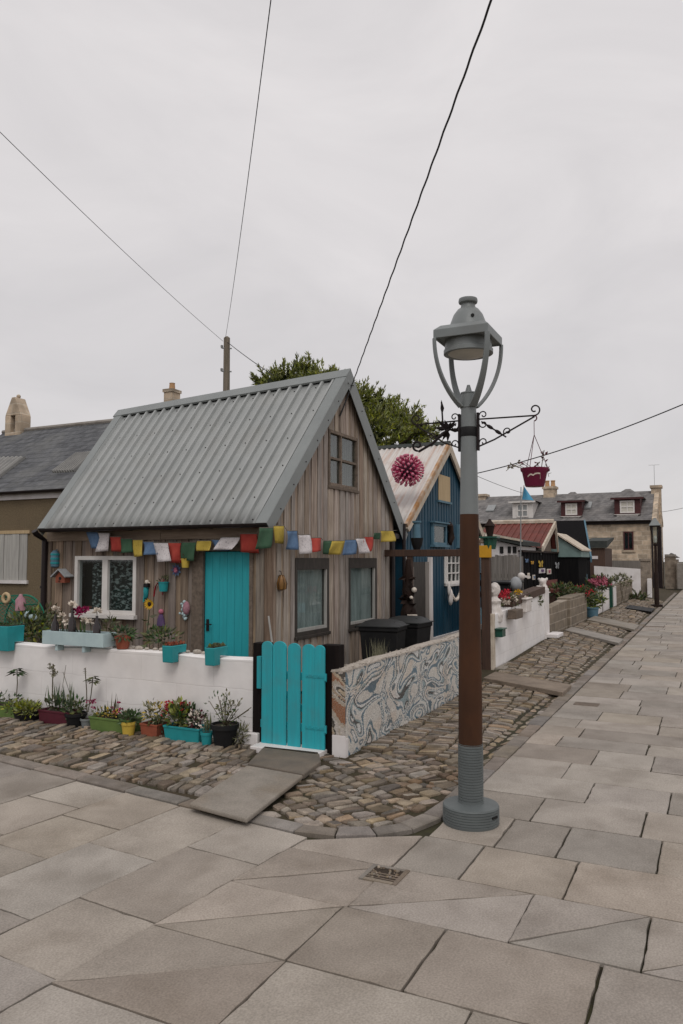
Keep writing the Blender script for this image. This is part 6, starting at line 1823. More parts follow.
for k, (px, c) in enumerate(((506, 'leafolive'), (520, 'leaf'), (533, 'leafolive'))):
    x, z = w2pt(px, 600); m_ = MB(); m_.clump((x + .2, W2 + .08, z - .02), .35, .12, .12, 120, .09, .04); build(m_, 'foliage', M[c], t, fixn=False)
for px, py, c, n in ((504, 595, 'redpetal', 12), (507, 593, 'redpetal', 8), (513, 600, 'whitepetal', 12), (508, 601, 'whitepetal', 10), (523, 597, 'whitepetal', 10), (519, 593, 'yellowpetal', 6)):
    x, z = w2pt(px, py, W2); m_ = MB()
    for _ in range(n): bloom(m_, (x + R.uniform(-.12, .12), W2 + R.uniform(-.05, .1), z + R.uniform(-.05, .05)), .05, 8)
    build(m_, 'flower', M[c], t, fixn=False)
m_ = MB(); x, z = w2pt(512, 613, W2 - .06); m_.box(x - .25, x + .3, W2 - .2, W2 - .035, z - .1, z + .07); solo(m_, 'trough_planter', M['oldwood'], 'small brown wooden box hooked on the face of the second white wall', 'planter', (x, W2 - .1, z - .1), bevel=.01)
m_ = MB(); x, z = w2pt(526, 606, W2 - .06); m_.box(x - .2, x + .25, W2 - .12, W2 + .2, z - .12, z + .13); m_.box(x - .25, x + .3, W2 - .14, W2 + .22, z + .1301, z + .17); solo(m_, 'plaster_urn', M['statue'], 'white square plaster urn on the second white wall beside the dark planter', 'urn', (x, W2, z - .1), bevel=.02)
m_ = MB(); x, z = w2pt(499.5, 632, W2 - .06); m_.box(x - .12, x + .12, W2 - .14, W2 - .01, z - .08, z + .05); m_.box(x - .15, x + .15, W2 - .16, W2 - .008, z + .051, z + .07); solo(m_, 'letter_box', M['greenglass'], 'small dark green box fixed low on the second white wall', 'letter box', (x, W2 - .08, z), bevel=.005)
WORN = bpy.data.textures.new('worn', 'CLOUDS'); WORN.noise_scale = .09
def statue(label, px, base_py, top_py, kind):
    x, zb = w2pt(px, base_py); zt = w2pt(px, top_py)[1]; h = zt - zb; y = W2 + .1
    t = thing('plaster_statue', label, 'statue', (x, y, zb))
    m_ = MB()
    if kind == 'lion':
        m_.box(x - .22, x + .22, y - .13, y + .13, zb, zb + h * .08)
        m_.ball((x + .06, y, zb + h * .32), h * .36, 12, 9, (1.1, .8, 1.0)); m_.ball((x - .02, y, zb + h * .52), h * .3, 12, 9, (.85, .85, 1.2)); m_.ball((x - .02, y, zb + h * .8), h * .27, 12, 9, (.95, .95, .95)); m_.ball((x - .16, y, zb + h * .78), h * .15, 10, 7)
        for dy in (-.07, .07): m_.tube([(x - .12, y + dy, zb + h * .5), (x - .15, y + dy, zb + h * .08)], [.06, .05], 8); m_.ball((x - .0, y + dy * 1.3, zb + h * .95), .04, 6, 5)
    else:
        m_.lathe(x, y, [(.17, zb), (.19, zb + h * .2), (.14, zb + h * .45), (.17, zb + h * .55), (.07, zb + h * .64)], 14, 1, .8); m_.ball((x, y, zb + h * .8), h * .15, 12, 9, (.95, .85, 1.25)); m_.ball((x + .03, y, zb + h * .84), h * .16, 8, 6, (.9, 1, 1.1)); m_.ball((x - .09, y, zb + h * .78), h * .05, 8, 6)
    o = build(m_, 'body', M['statue'], t, smooth=60)
    md = o.modifiers.new('weld', 'REMESH'); md.mode = 'VOXEL'; md.voxel_size = .016; md.use_smooth_shade = True
    dm = o.modifiers.new('worn', 'DISPLACE'); dm.texture = WORN; dm.strength = .035; dm.mid_level = .55
statue('weathered white plaster bust on the pergola end of the second white wall', 494.5, 622, 583, 'bust')
statue('white seated lion statue on the far pier of the second white wall', 543, 593, 578.5, 'lion')
x, z = fy(516, 592, W2 + .6); zt_ = fy(517, 573.5, W2 + .6)[1]
t = thing('gull_statue', 'large grey and white gull statue standing behind the second white wall', 'statue', (x, W2 + .6, 0)); h = zt_ - z
m_ = MB(); m_.ball((x, W2 + .6, z + h * .42), h * .38, 12, 9, (1.25, .85, 1.1)); m_.tube([(x - .0, W2 + .68, z + h * .4), (x - .2, W2 + .85, z + h * .15)], [h * .25, h * .06], 8); build(m_, 'body', M['gullgrey'], t, smooth=60)
m_ = MB(); m_.ball((x + .12, W2 + .5, z + h * .85), h * .21, 10, 8); m_.bar([(x + .12, W2 + .42, z + h * .85), (x + .16, W2 + .3, z + h * .8)], (0, 0, 1), .05, .05); build(m_, 'head', M['statue'], t, smooth=60)
m_ = MB(); m_.box(x - .2, x + .25, W2 + .45, W2 + .75, 0, z + .02); build(m_, 'stand', M['oldwood'], t)
m_ = MB(); x, z = fy(506, 588, W2 + .9); m_.box(x - .5, x + .9, W2 + .7, W2 + 1.2, 0, z + .1); m_.box(x - .55, x + .95, W2 + .68, W2 + 1.22, z + .101, z + .16)
solo(m_, 'storage_box', M['black'], 'black storage box behind the second white wall below the grey fence', 'box', (x, W2 + .9, 0), bevel=.02)
m_ = MB(); x0, y0 = fg(547, 633, .12)
m_.box(8.6, 9.3, W2 - .28, W2 - .02, zs(9, W2 - .15) + .0, zs(9, W2 - .15) + .09); solo(m_, 'concrete_block', M['whiterender'], 'white concrete foot at the far end of the second white wall', 'block', (9, W2 - .15, .15), bevel=.015)
m_ = MB(); m_.box(4.0, 4.9, W2 - .2, W2 - .02, .0, .09); solo(m_, 'concrete_block', M['stepslab'], 'flat broken stone at the pergola foot of the second white wall', 'block', (4.4, W2 - .1, .0), bevel=.02)
# block walls
def blockwall(label, x0, x1, z0, z1, mname='block', y=W2, th=.22, slope=0.0, cap=None):
    t = thing('block_wall', label, 'wall', ((x0 + x1) / 2, y, 0))
    m_ = MB(); m_.prism([(x0, y, -.05), (x1, y, -.05), (x1, y, z1 + slope), (x0, y, z1)], (0, th, 0)); build(m_, 'blockwork', M[mname], t, bevel=.012)
    if cap:
        m_ = MB(); m_.prism([(x0 - .02, y - .03, z1 + .002), (x1 + .02, y - .03, z1 + slope + .002), (x1 + .02, y - .03, z1 + slope + .06), (x0 - .02, y - .03, z1 + .06)], (0, th + .06, 0)); build(m_, 'coping', M[cap], t, bevel=.01)
    return t
blockwall('nearer brown block wall beside the second white wall', 8.98, 11.55, 0, .82, slope=.1)
blockwall('taller brown block wall beyond the nearer one, before the potted shrub', 11.62, 14.6, 0, .96, y=W2 - .06, th=.34, slope=.03)
blockwall('low brown block return wall behind the nearer block wall', 9.1, 14.2, 0, 1.0, y=W2 + 1.0)
blockwall('white rendered garden wall beyond the potted shrub', 17.5, 20.6, 0, .93, 'whiterender')
blockwall('short white rendered wall end beyond the dark gate post', 21.8, 22.9, 0, .93, 'whiterender')
blockwall('long tan block wall running to the distant lantern', 22.95, 29.6, 0, .95, 'block', slope=.1)
m_ = MB(); m_.box(21.3, 21.65, W2 - .02, W2 + .14, 0, 1.0); solo(m_, 'gate_post', M['greenglass'], 'dark green gate post between the two distant white walls', 'gate post', (21.4, W2, 0))
m_ = MB()
for k in range(4): m_.box(20.7 + k * .14, 20.8 + k * .14, W2 + .04, W2 + .07, .1, .85)
m_.box(20.65, 21.28, W2 + .071, W2 + .1, .25, .32); m_.box(20.65, 21.28, W2 + .071, W2 + .1, .65, .72)
solo(m_, 'garden_gate', M['greenglass'], 'small dark green gate beside the distant white wall', 'gate', (21, W2 + .05, 0))
# shrubs and flowers along the far walls
def far_bush(name, label, px, py, x, rx, rz, n, mats, ln=.14, ry=None):
    y, z = fx(px, py, x)
    return bush(name, label, (x, y, z), rx, ry or rx, rz, n, ln, ln * .45, mats, z0=0)
t = far_bush('potted_shrub', 'large bushy shrub in a teal pot between the brown and white garden walls', 590, 600, 16.2, .45, .36, 600, ['leaf', 'leafdark', 'leafolive'], ry=.45)
y, z = fx(592, 611, 15.9); m_ = MB(); m_.lathe(15.9, y, [(.16, .1), (.2, z + .07), (.22, z + .08), (.22, z + .11), (.18, z + .11)], 16); build(m_, 'pot', M['bluetrim'], t, smooth=40)
t = far_bush('garden_shrub', 'green shrub dotted with red blooms behind the taller block wall', 577, 594, 14.5, .6, .2, 460, ['leaf', 'leafolive'], ry=.7)
m_ = MB()
for _ in range(15): bloom(m_, (14.3 + R.uniform(-.7, .7), fx(576, 590, 14.3)[0] + R.uniform(-.6, .5), 1.05 + R.uniform(-.12, .2)), .06, 8)
build(m_, 'flower', M['redpetal'], t, fixn=False)
t = far_bush('hydrangea', 'round pink flowering bush above the first distant white wall', 601, 584, 18.5, .9, .28, 420, ['leaf', 'leafolive'], ry=.45)
m_ = MB()
for _ in range(34):
    y, z = fx(600 + R.uniform(-9, 9), 582 + R.uniform(-4, 3), 18.0); bloom(m_, (18 + R.uniform(-.6, .4), y, z), .09, 10)
build(m_, 'flower', M['pinkpetal'], t, fixn=False)
far_bush('garden_shrub', 'straggly green shrub at the far end of the tan block wall', 636, 600, 28.0, .5, .4, 300, ['leaf', 'leafolive', 'stem'], .2)
far_bush('garden_shrub', 'small pale shrub behind the tan block wall', 622, 581, 24.5, .5, .25, 160, ['leafolive', 'leafpale'], .15)
far_bush('garden_shrub', 'low green border plants beneath the black garden fence', 562, 590, 13.6, .7, .25, 300, ['leaf', 'leafolive'], .12, ry=.5)
# ------------------------------------------------------------------ sheds behind the walls
FX0 = 10.6
ya, yb = fx(523.5, 570, FX0)[0], fx(486, 570, FX0)[0]; z1 = fx(510, 555.5, FX0)[1]
t = thing('board_fence', 'grey weathered upright board fence behind the gull statue', 'fence', (FX0, (ya + yb) / 2, 0))
m_ = MB(); n = 12
for k in range(n):
    a = ya + (yb - ya) * k / n; b_ = ya + (yb - ya) * (k + 1) / n; m_.box(FX0 - .02 - .008 * (k % 2), FX0, a + .004, b_ - .004, .03, z1 + R.uniform(-.03, .03))
build(m_, 'boards', M['greyfence'], t)
m_ = MB(); m_.box(FX0 + .001, FX0 + .06, ya, yb, .5, .6); m_.box(FX0 + .001, FX0 + .06, ya, yb, 1.5, 1.6); build(m_, 'rails', M['oldwood'], t)
SX = 12.4
ya, yb = fx(519.5, 548, SX)[0], fx(474, 548, SX)[0]
za, zb_ = fx(519.5, 542, SX)[1], fx(478, 531, SX)[1]
t = thing('garden_shed', 'white garden shed with dark felt roof behind the grey board fence', 'shed', (SX, (ya + yb) / 2, 0))
m_ = MB(); m_.prism([(SX, ya, 0), (SX, yb, 0), (SX, yb, zb_ - .12), (SX, ya, za - .12)], (2.2, 0, 0)); build(m_, 'walls', M['whiterender'], t)
m_ = MB(); m_.prism([(SX - .15, ya - .12, za - .1), (SX - .15, yb + .1, zb_ - .1), (SX - .15, yb + .1, zb_ + .0), (SX - .15, ya - .12, za + .02)], (2.5, 0, 0)); build(m_, 'roof', M['felt'], t)
m_ = MB(); m_.prism([(SX - .18, ya - .13, za + .0), (SX - .18, yb + .1, zb_ - .02), (SX - .18, yb + .1, zb_ + .04), (SX - .18, ya - .13, za + .06)], (.029, 0, 0)); build(m_, 'roof_edge', M['bargeboard'], t)
for px0, px1 in ((500, 503.5), (508, 511), (513, 516.5)):
    m_ = MB(); m_.box(SX - .03, SX - .002, fx(px1, 550, SX)[0], fx(px0, 550, SX)[0], fx(510, 553, SX)[1], fx(510, 546.5, SX)[1]); build(m_, 'window', M['roomdark'], t)
RXE, RXR = 14.8, 17.0
ya = fx(541, 548, RXE)[0]; yb = fx(470, 540, RXE)[0]; zre = fx(530, 548, RXE)[1]; zrr = fx(530, 523.5, RXR)[1]
t = thing('garden_shed', 'shed with rust red iron roof and white bargeboards beyond the board fence', 'shed', (RXR, ya, 0))
m_ = MB(); m_.box(RXE + .2, RXR + .3, ya + .15, yb, 0, zre - .1); m_.prism([(RXE + .2, ya + .15, zre - .101), (RXR + .3, ya + .15, zre - .101), (RXR, ya + .15, zrr - .12)], (0, .1, 0)); build(m_, 'walls', M['oldwood'], t)
m_ = MB(); dd = Vector((RXE - RXR, 0, zre - zrr)); nn = Vector((-(zrr - zre), 0, RXR - RXE)).normalized()
ribbed(m_, (RXR, ya, zrr), (0, 1, 0), yb - ya, dd, dd.length, nn, .2, .03, nd=2); dd2 = Vector((.4, 0, dd.z)); ribbed(m_, (RXR, ya, zrr), (0, 1, 0), yb - ya, dd2, dd2.length, Vector((-dd.z, 0, .4)).normalized(), .2, .03, nd=2)
rf = build(m_, 'roof', M['redroof'], t, solid=.01, fixn=False)
m_ = MB(); m_.tube([(RXR, ya, zrr + .05), (RXR, yb, zrr + .05)], .09, 6); build(m_, 'ridge_cap', M['bargeboard'], rf)
m_ = MB()
for d_ in (dd, dd2):
    a = Vector((RXR, ya - .02, zrr + .06)); m_.prism([a, a + d_, a + d_ + Vector((0, 0, -.17)), a + Vector((0, 0, -.18))], (0, -.06, 0))
build(m_, 'bargeboard', M['bargeboard'], t)
m_ = MB(); m_.box(RXE - .04, RXE + .1, ya, yb, zre - .22, zre - .06); build(m_, 'eave_board', M['felt'], t)
# black fence with hung ornaments
BFY = -.75
xa, xb = fy(522, 570, BFY)[0], fy(590, 570, BFY)[0]
zt_ = fy(556, 553.5, BFY)[1]
t = thing('black_fence', 'tall black boarded garden fence hung with painted butterflies', 'fence', (xa, BFY, 0))
m_ = MB(); n = 60
for k in range(n):
    a = xa + (xb - xa) * k / n; b_ = xa + (xb - xa) * (k + 1) / n; m_.box(a + .004, b_ - .004, BFY - .012 * (k % 2), BFY + .04, .03, zt_)
build(m_, 'boards', M['blackshed'], t)
m_ = MB(); m_.box(xa - .02, xb, BFY - .05, BFY + .1, zt_ + .002, zt_ + .06); build(m_, 'top_rail', M['carved'], t)
def butterfly(label, px, py, s, mname, body='black'):
    x, z = fy(px, py, BFY - .05); k = s * (x + 9.2) / 760
    t = thing('butterfly_ornament', label, 'ornament', (x, BFY - .05, z), 'painted ornaments on the black fence')
    for sg in (-1, 1):
        m_ = MB(); e = 1.9      # the fence is seen at a slant, so wings are wide along it
        pts = [(0, -.2), (.35, -.55), (.75, -.35), (.6, .0), (1, .35), (.8, .75), (.4, .55), (0, .15)]
        m_.prism([(x + sg * a * k * e + sg * .02, BFY - .05, z + b_ * k) for a, b_ in pts], (0, -.02, 0)); build(m_, 'wing', M[mname], t)
    m_ = MB(); m_.ball((x, BFY - .065, z), k * .2, 8, 6, (1, .5, 3)); build(m_, 'body', M[body], t)
butterfly('large yellow butterfly on the black fence', 540.5, 564.5, 5.2, 'butteryellow')
butterfly('dark grey butterfly on the black fence right of the yellow one', 557, 566, 5, 'gullgrey')
butterfly('pale blue butterfly on the black fence nearest the street end', 572, 565, 5, 'bluesteel')
butterfly('small blue butterfly at the near end of the black fence', 526.5, 561, 3, 'blueflag')
butterfly('small ochre butterfly on the black fence beside the yellow one', 532, 563, 2.6, 'signyellow')
def plaque(name, label, cat, px0, px1, py0, py1, mname, extra=None):
    x0, x1 = fy(px0, py0, BFY - .03)[0], fy(px1, py0, BFY - .03)[0]; z0, z1 = fy(px0, py1, BFY - .03)[1], fy(px0, py0, BFY - .03)[1]
    t = thing(name, label, cat, ((x0 + x1) / 2, BFY - .03, z0), 'painted ornaments on the black fence')
    m_ = MB(); m_.box(x0, x1, BFY - .04, BFY - .016, z0, z1); build(m_, 'panel', M[mname], t, bevel=.01)
    m_ = MB(); m_.box(x0 + (x1 - x0) * .3, x0 + (x1 - x0) * .7, BFY - .055, BFY - .0405, z0 + (z1 - z0) * .3, z1 - (z1 - z0) * .2); build(m_, 'motif', M[extra or 'whitepetal'], t)
plaque('wall_plaque', 'small lilac and white plaque under the yellow butterfly', 'plaque', 539, 545, 568.5, 573.5, 'whiteflag', 'purple')
plaque('wall_plaque', 'round white faced plaque with pink centre right of the lilac one', 'plaque', 547, 551, 569, 574.5, 'whitepetal', 'pinkpetal')
plaque('wall_plaque', 'pale blue panel low on the black fence near its street end', 'plaque', 578, 587, 575, 582, 'bluesteel', 'paleblue')
plaque('wall_plaque', 'white bottle shaped ornament low at the near end of the black fence', 'plaque', 527.5, 529.5, 573, 579, 'whitepetal')
plaque('wall_plaque', 'second white ornament low on the black fence just right of the bottle shape', 'plaque', 532.5, 535, 575, 580, 'whitepetal', 'blueflag')
plaque('wall_plaque', 'narrow pale ornament on the black fence between the dark and pale blue butterflies', 'plaque', 563, 565, 558, 566, 'paleblue', 'steel')
x0, z0 = fy(548, 590, BFY - .5); x1 = fy(562, 590, BFY - .5)[0]
t = thing('garden_bench', 'low dark red wooden bench in front of the black fence', 'bench', ((x0 + x1) / 2, BFY - .5, 0))
m_ = MB(); m_.box(x0, x1, BFY - .75, BFY - .35, 1.02, 1.1); build(m_, 'seat', M['redroof'], t)
m_ = MB(); m_.box(x0, x1, BFY - .36, BFY - .33, 1.12, 1.35); build(m_, 'backrest', M['redroof'], t)
for xx in (x0 + .05, x1 - .12):
    m_ = MB(); m_.box(xx, xx + .07, BFY - .7, BFY - .4, 0, 1.019); build(m_, 'leg', M['brownboard'], t)
# black steep roof, sage shed, brown lean-to
t = thing('garden_shed', 'tall shed with steep black roof and pale blue edge beside the stone cottages', 'shed', (22, 2, 0))
xr, xe = 23.0, 20.5
yL, zR = fx(552, 521, xr); yR, _ = fx(583.5, 521, xr); yR2, zE = fx(590, 557, xe)
m_ = MB(); yL = max(yL, yR + 2)
m_.add([(xr, yR, zR), (xr, yL, zR), (xe, yL, zE), (xe, yR2, zE), (xr + .6, yR, zR - .12), (xr + .6, yL, zR - .12), (xe, yL, zE - .12), (xe, yR2, zE - .12)], [(0, 1, 2, 3), (7, 6, 5, 4), (0, 3, 7, 4), (1, 5, 6, 2), (0, 4, 5, 1), (3, 2, 6, 7)]); build(m_, 'roof', M['blackshed'], t)
m_ = MB(); m_.add([(xr, yR - .01, zR + .02), (xe, yR2 - .01, zE + .02), (xe, yR2 - .07, zE + .02), (xr, yR - .07, zR + .02), (xr, yR - .01, zR - .2), (xe, yR2 - .01, zE - .2), (xe, yR2 - .07, zE - .2), (xr, yR - .07, zR - .2)], [(0, 1, 2, 3), (7, 6, 5, 4), (0, 4, 5, 1), (3, 2, 6, 7), (1, 5, 6, 2), (0, 3, 7, 4)]); build(m_, 'roof_edge', M['bluetrim'], t)
m_ = MB(); m_.box(xe + .2, xr + 1.6, yR + .1, yL - .1, 0, zE - .15); m_.box(xr + .62, xr + 1.6, yR + .1, yL - .1, zE - .149, zR - .2); build(m_, 'walls', M['blackshed'], t)
t = thing('garden_shed', 'low shed with sage green gable in front of the black roofed shed', 'shed', (17.5, 1, 0))
gx = 17.8
pts = [(546, 557), (546, 538), (556, 535.5), (581, 551.5), (580, 557)]
P = [fx(a, b_, gx) for a, b_ in pts]
m_ = MB(); m_.prism([(gx, y, z) for y, z in P[1:4]] + [(gx, P[3][0], P[4][1]), (gx, P[0][0], P[4][1])], (2.0, 0, 0)); build(m_, 'gable', M['tealroof'], t)
m_ = MB(); y0, z0 = P[2]; y1, z1 = P[3]
m_.prism([(gx - .1, y0, z0 + .04), (gx - .1, y1 - .05, z1 + .02), (gx - .1, y1 - .05, z1 + .07), (gx - .1, y0, z0 + .1)], (2.2, 0, 0)); m_.prism([(gx - .1, y0 + .001, z0 + .04), (gx - .1, P[1][0], P[1][1] + .04), (gx - .1, P[1][0], P[1][1] + .1), (gx - .1, y0 + .001, z0 + .1)], (2.2, 0, 0)); build(m_, 'roof', M['bargeboard'], t)
m_ = MB(); m_.box(gx + .05, gx + 1.95, P[3][0] + .1, P[0][0], 0, P[4][1] - .002); build(m_, 'walls', M['blackshed'], t)
t = thing('lean_to', 'dark brown lean-to with grey flat roof against the stone cottages', 'lean-to', (31, 2, 0))
xx = 31.0; ya, yb = fx(605, 560, xx)[0], fx(586, 560, xx)[0]; za, zb_ = fx(596, 548, xx)[1], fx(596, 540, xx)[1]
m_ = MB(); m_.box(xx, xx + 3, ya, yb, 0, za); build(m_, 'walls', M['brownboard'], t)
m_ = MB(); m_.prism([(xx - .1, ya - .12, za + .002), (xx + 3, ya - .12, zb_ + .1), (xx + 3, ya - .12, zb_ + .2), (xx - .1, ya - .12, zb_ - .05)], (0, yb - ya + .2, 0)); build(m_, 'roof', M['felt'], t)
m_ = MB(); m_.box(xx - .03, xx - .002, fx(598, 558, xx)[0], fx(588, 558, xx)[0], fx(592, 559, xx)[1], fx(592, 556, xx)[1]); build(m_, 'sign_strip', M['whiteflag'], t)
t = thing('yard_wall', 'grey boarded yard wall below the stone cottages', 'wall', (34.5, 0, 0))
xx = 35.0; m_ = MB(); m_.box(xx, xx + .3, fx(641, 560, xx)[0], fx(600, 560, xx)[0], 0, fx(620, 560.5, xx)[1]); build(m_, 'boards', M['greyfence'], t)
t = thing('yard_wall', 'white rendered yard wall with sloping top before the grey boarded wall', 'wall', (31, 0, 0))
xx = 30.5; ya, za = fx(640, 569, xx); yb, zb_ = fx(594, 566, xx)
m_ = MB(); m_.prism([(xx, ya, -.05), (xx, yb, -.05), (xx, yb, zb_), (xx, ya, za)], (.25, 0, 0)); build(m_, 'render', M['whiterender'], t)
m_ = MB(); xx = 32.0; ya, yb = fx(650, 570, xx)[0], fx(640.5, 570, xx)[0]; m_.box(xx, xx + .6, ya, yb, 0, fx(645, 561, xx)[1]); m_.box(xx - .05, xx + .65, ya - .06, yb + .06, fx(645, 561, xx)[1] + .002, fx(645, 560, xx)[1] + .06)
solo(m_, 'stone_pillar', M['rubble'], 'square stone gate pillar beside the distant lantern', 'pillar', (xx, ya, 0))
m_ = MB(); ya, yb = fx(652, 585, xx)[0], fx(647.5, 585, xx)[0]; m_.box(xx - .3, xx - .05, ya, yb, .0, fx(650, 578.5, xx)[1]); solo(m_, 'utility_box', M['whiterender'], 'white upright box at the foot of the stone gate pillar', 'box', (xx, ya, 0), bevel=.03)
# flagpole
fxx = 9.8; yp, zp = fx(521, 487, fxx)
t = thing('flagpole', 'thin pale flagpole with a bright blue pennant behind the white wall', 'flagpole', (fxx, yp, 0))
m_ = MB(); m_.tube([(fxx, yp + .08, .0), (fxx, yp, zp)], [.022, .012], 8); build(m_, 'pole', M['steel'], t)
m_ = MB(); P = [fx(a, b_, fxx) for a, b_ in ((524, 486), (533.5, 500.5), (521.5, 499.5))]
vv = []; n = 8
for i in range(n + 1):
    for j in range(n + 1):
        u, v = i / n, j / n; y = P[0][0] * (1 - u) + u * (P[1][0] * v + P[2][0] * (1 - v)); z = P[0][1] * (1 - u) + u * (P[1][1] * v + P[2][1] * (1 - v)); vv.append((fxx + .05 * math.sin(v * 5 + u * 2) * u, y, z))
m_.add(vv, [(i * (n + 1) + j, (i + 1) * (n + 1) + j, (i + 1) * (n + 1) + j + 1, i * (n + 1) + j + 1) for i in range(n) for j in range(n)]); build(m_, 'pennant', M['skyblue'], t, solid=.006, fixn=False)
m_ = MB(); m_.tube([(fxx, P[0][0], P[0][1] + .02), (fxx, P[2][0], P[2][1])], .012, 6); build(m_, 'pennant_hem', M['whitepetal'], t)

# ------------------------------------------------------------------ granite cottages across the street end
CX, CR = 44.0, 47.6
cye = fx(656.5, 540, CX)[0]; cyl = 19.0
cze = fx(620, 520.5, CX)[1]; czr = fx(620, 492, CR)[1]
t = thing('granite_cottages', 'long granite cottage row with slate roof and dormers closing the street', 'cottage row', (CX, cye, 0))
wx0, wx1, wz0_, wz1_ = fx(633.5, 540, CX)[0], fx(623.5, 540, CX)[0], fx(628, 550, CX)[1], fx(628, 531.5, CX)[1]
m_ = MB(); m_.box(CX, CR * 2 - CX, cye, cyl, 0, cze - .05); m_.prism([(CX, cye, cze - .051), (2 * CR - CX, cye, cze - .051), (CR, cye, czr - .1)], (0, .3, 0)); build(m_, 'wall', M['granite'], t)
m_ = MB()
for sg in (-1, 1):
    e = CR + sg * (CR - CX + .25); m_.prism([(CR, cye + .25, czr), (e, cye + .25, cze), (e, cye + .25, cze - .1), (CR, cye + .25, czr - .12)], (0, cyl - cye, 0))
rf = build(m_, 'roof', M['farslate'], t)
m_ = MB()
for sg in (-1, 1):
    e = CR + sg * (CR - CX + .05); m_.prism([(CR, cye - .05, czr + .12), (e, cye - .05, cze + .1), (e, cye - .05, cze - .2), (CR, cye - .05, czr - .2)], (0, .29, 0))
build(m_, 'skew', M['granite'], rf)
m_ = MB(); gutter(m_, (CX - .3, cye + .3, cze - .02), (CX - .3, cyl, cze - .02), .09); m_.box(CX - .12, CX - .003, cye + .2, cyl, cze - .25, cze - .06); build(m_, 'gutter', M['gutter'], t)
window(t, 'x', CX, (wx0, wx1, wz0_, wz1_), .08, M['dormer'], d=.06, curtain=None, vbars=(.5,), bw=.06, blank=True, rec=.036)
m_ = MB(); m_.box(CX - .06, CX - .002, wx0 - .1, wx1 + .1, wz0_ - .15, wz0_ - .004); m_.box(CX - .03, CX - .002, wx0 - .15, wx1 + .15, wz1_ + .004, wz1_ + .25); build(m_, 'window_dressing', M['granite'], t)
def chimney(px0, px1, pcap, pbase, x, pots, mname='granite'):
    y0, y1 = fx(px1, pcap, x)[0], fx(px0, pcap, x)[0]; zc = fx(px0, pcap, x)[1]; zb = fx(px0, pbase, x)[1]
    m_ = MB(); m_.box(x - .45, x + .45, y0, y1, zb - 2, zc); m_.box(x - .53, x + .53, y0 - .08, y1 + .08, zc + .002, zc + .18); ch = build(m_, 'chimney', M[mname], rf)
    m_ = MB()
    for k in range(pots):
        u = (k + .5) / pots; yy = y0 + (y1 - y0) * u; m_.lathe(x, yy, [(.17, zc + .18), (.14, zc + .55), (.17, zc + .58), (.17, zc + .64)], 10)
    if pots: build(m_, 'chimney_pots', M['chimpot'], rf)
chimney(544.5, 556, 489.5, 500, CR + .0, 2)
chimney(651.5, 661, 488.5, 500, CR, 0)
chimney(478, 487, 497, 505, CR, 0)
def dormer(px0, px1, pz0, pz1, papex, fm, base_white=True, wpx=None):
    x = CX + .35
    y0, y1 = fx(px1, pz0, x)[0], fx(px0, pz0, x)[0]; z0, z1 = fx(px0, pz0, x)[1], fx(px0, pz1, x)[1]; za = fx((px0 + px1) / 2, papex, x + .8)[1]
    m_ = MB(); m_.box(x, x + 2.6, y0, y1, z0 - .4, z1); d = build(m_, 'dormer', M[fm], t, bevel=.02)
    m_ = MB(); o = .22; ym = (y0 + y1) / 2
    m_.add([(x - o, y0 - o, z1 + .01), (x - o, y1 + o, z1 + .01), (x + 3, y1 + o, z1 + .01), (x + 3, y0 - o, z1 + .01), (x + .8, ym - .15, za), (x + .8, ym + .15, za), (x + 3.2, ym, za)],
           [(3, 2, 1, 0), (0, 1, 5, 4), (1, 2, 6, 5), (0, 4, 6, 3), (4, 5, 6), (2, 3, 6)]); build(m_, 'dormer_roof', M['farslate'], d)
    m_ = MB(); m_.box(x - o - .02, x - o + .05, y0 - o, y1 + o, z1 - .12, z1 + .0); build(m_, 'dormer_eave', M['white'] if fm == 'white' else M['dormer'], d)
    w_ = y1 - y0; a, b_ = y0 + w_ * .22, y1 - w_ * .22; m_ = MB()
    h = z1 - z0; zA, zB = z0 + .08, z1 - .2
    for (p, q, r_, s_) in ((a, b_, zA, zA + .09), (a, b_, zB - .09, zB), (a, a + .09, zA + .09, zB - .09), (b_ - .09, b_, zA + .09, zB - .09), (a + .09, b_ - .09, (zA + zB) / 2 - .04, (zA + zB) / 2 + .04), ((a + b_) / 2 - .035, (a + b_) / 2 + .035, zA + .09, (zA + zB) / 2 - .04), ((a + b_) / 2 - .035, (a + b_) / 2 + .035, (zA + zB) / 2 + .04, zB - .09)):
        m_.box(x - .05, x - .012, p, q, r_, s_)
    fr = build(m_, 'window_frame', M['white'], d)
    m_ = MB(); m_.box(x - .011, x - .003, a + .05, b_ - .05, zA + .05, zB - .05); build(m_, 'pane', M['lens'] if fm != 'white' else M['steel'], fr)
    if base_white:
        m_ = MB(); m_.prism([(x - .2, y0 + .1, z0 - .05), (x - .2, y1 - .1, z0 - .05), (x - .2, y1 + .05, z0 - .004), (x - .2, y0 - .05, z0 - .004)], (.3, 0, 0)); m_.box(x - .12, x + .1, y0 + .15, y1 - .15, z0 - .35, z0 - .0501); build(m_, 'dormer_apron', M['white'], d)
dormer(561, 582, 516.5, 501, 492, 'dormer'); dormer(614.5, 640.5, 514.5, 498, 489, 'dormer'); dormer(512.5, 533, 518.5, 501.5, 495, 'white', False)
for px, py in ((491, 508), (587, 505.5)):
    x = CX + 1.7; y, z = fx(px, py, x); sl_ = (czr - cze) / (CR - CX + .25)
    zr_ = czr - (CR - x) * sl_
    m_ = MB(); m_.prism([(x - .4, y - .3, zr_ - .4 * sl_ + .05), (x - .4, y + .3, zr_ - .4 * sl_ + .05), (x + .4, y + .3, zr_ + .4 * sl_ + .05), (x + .4, y - .3, zr_ + .4 * sl_ + .05)], (0, 0, .08)); build(m_, 'skylight', M['steel'], rf)
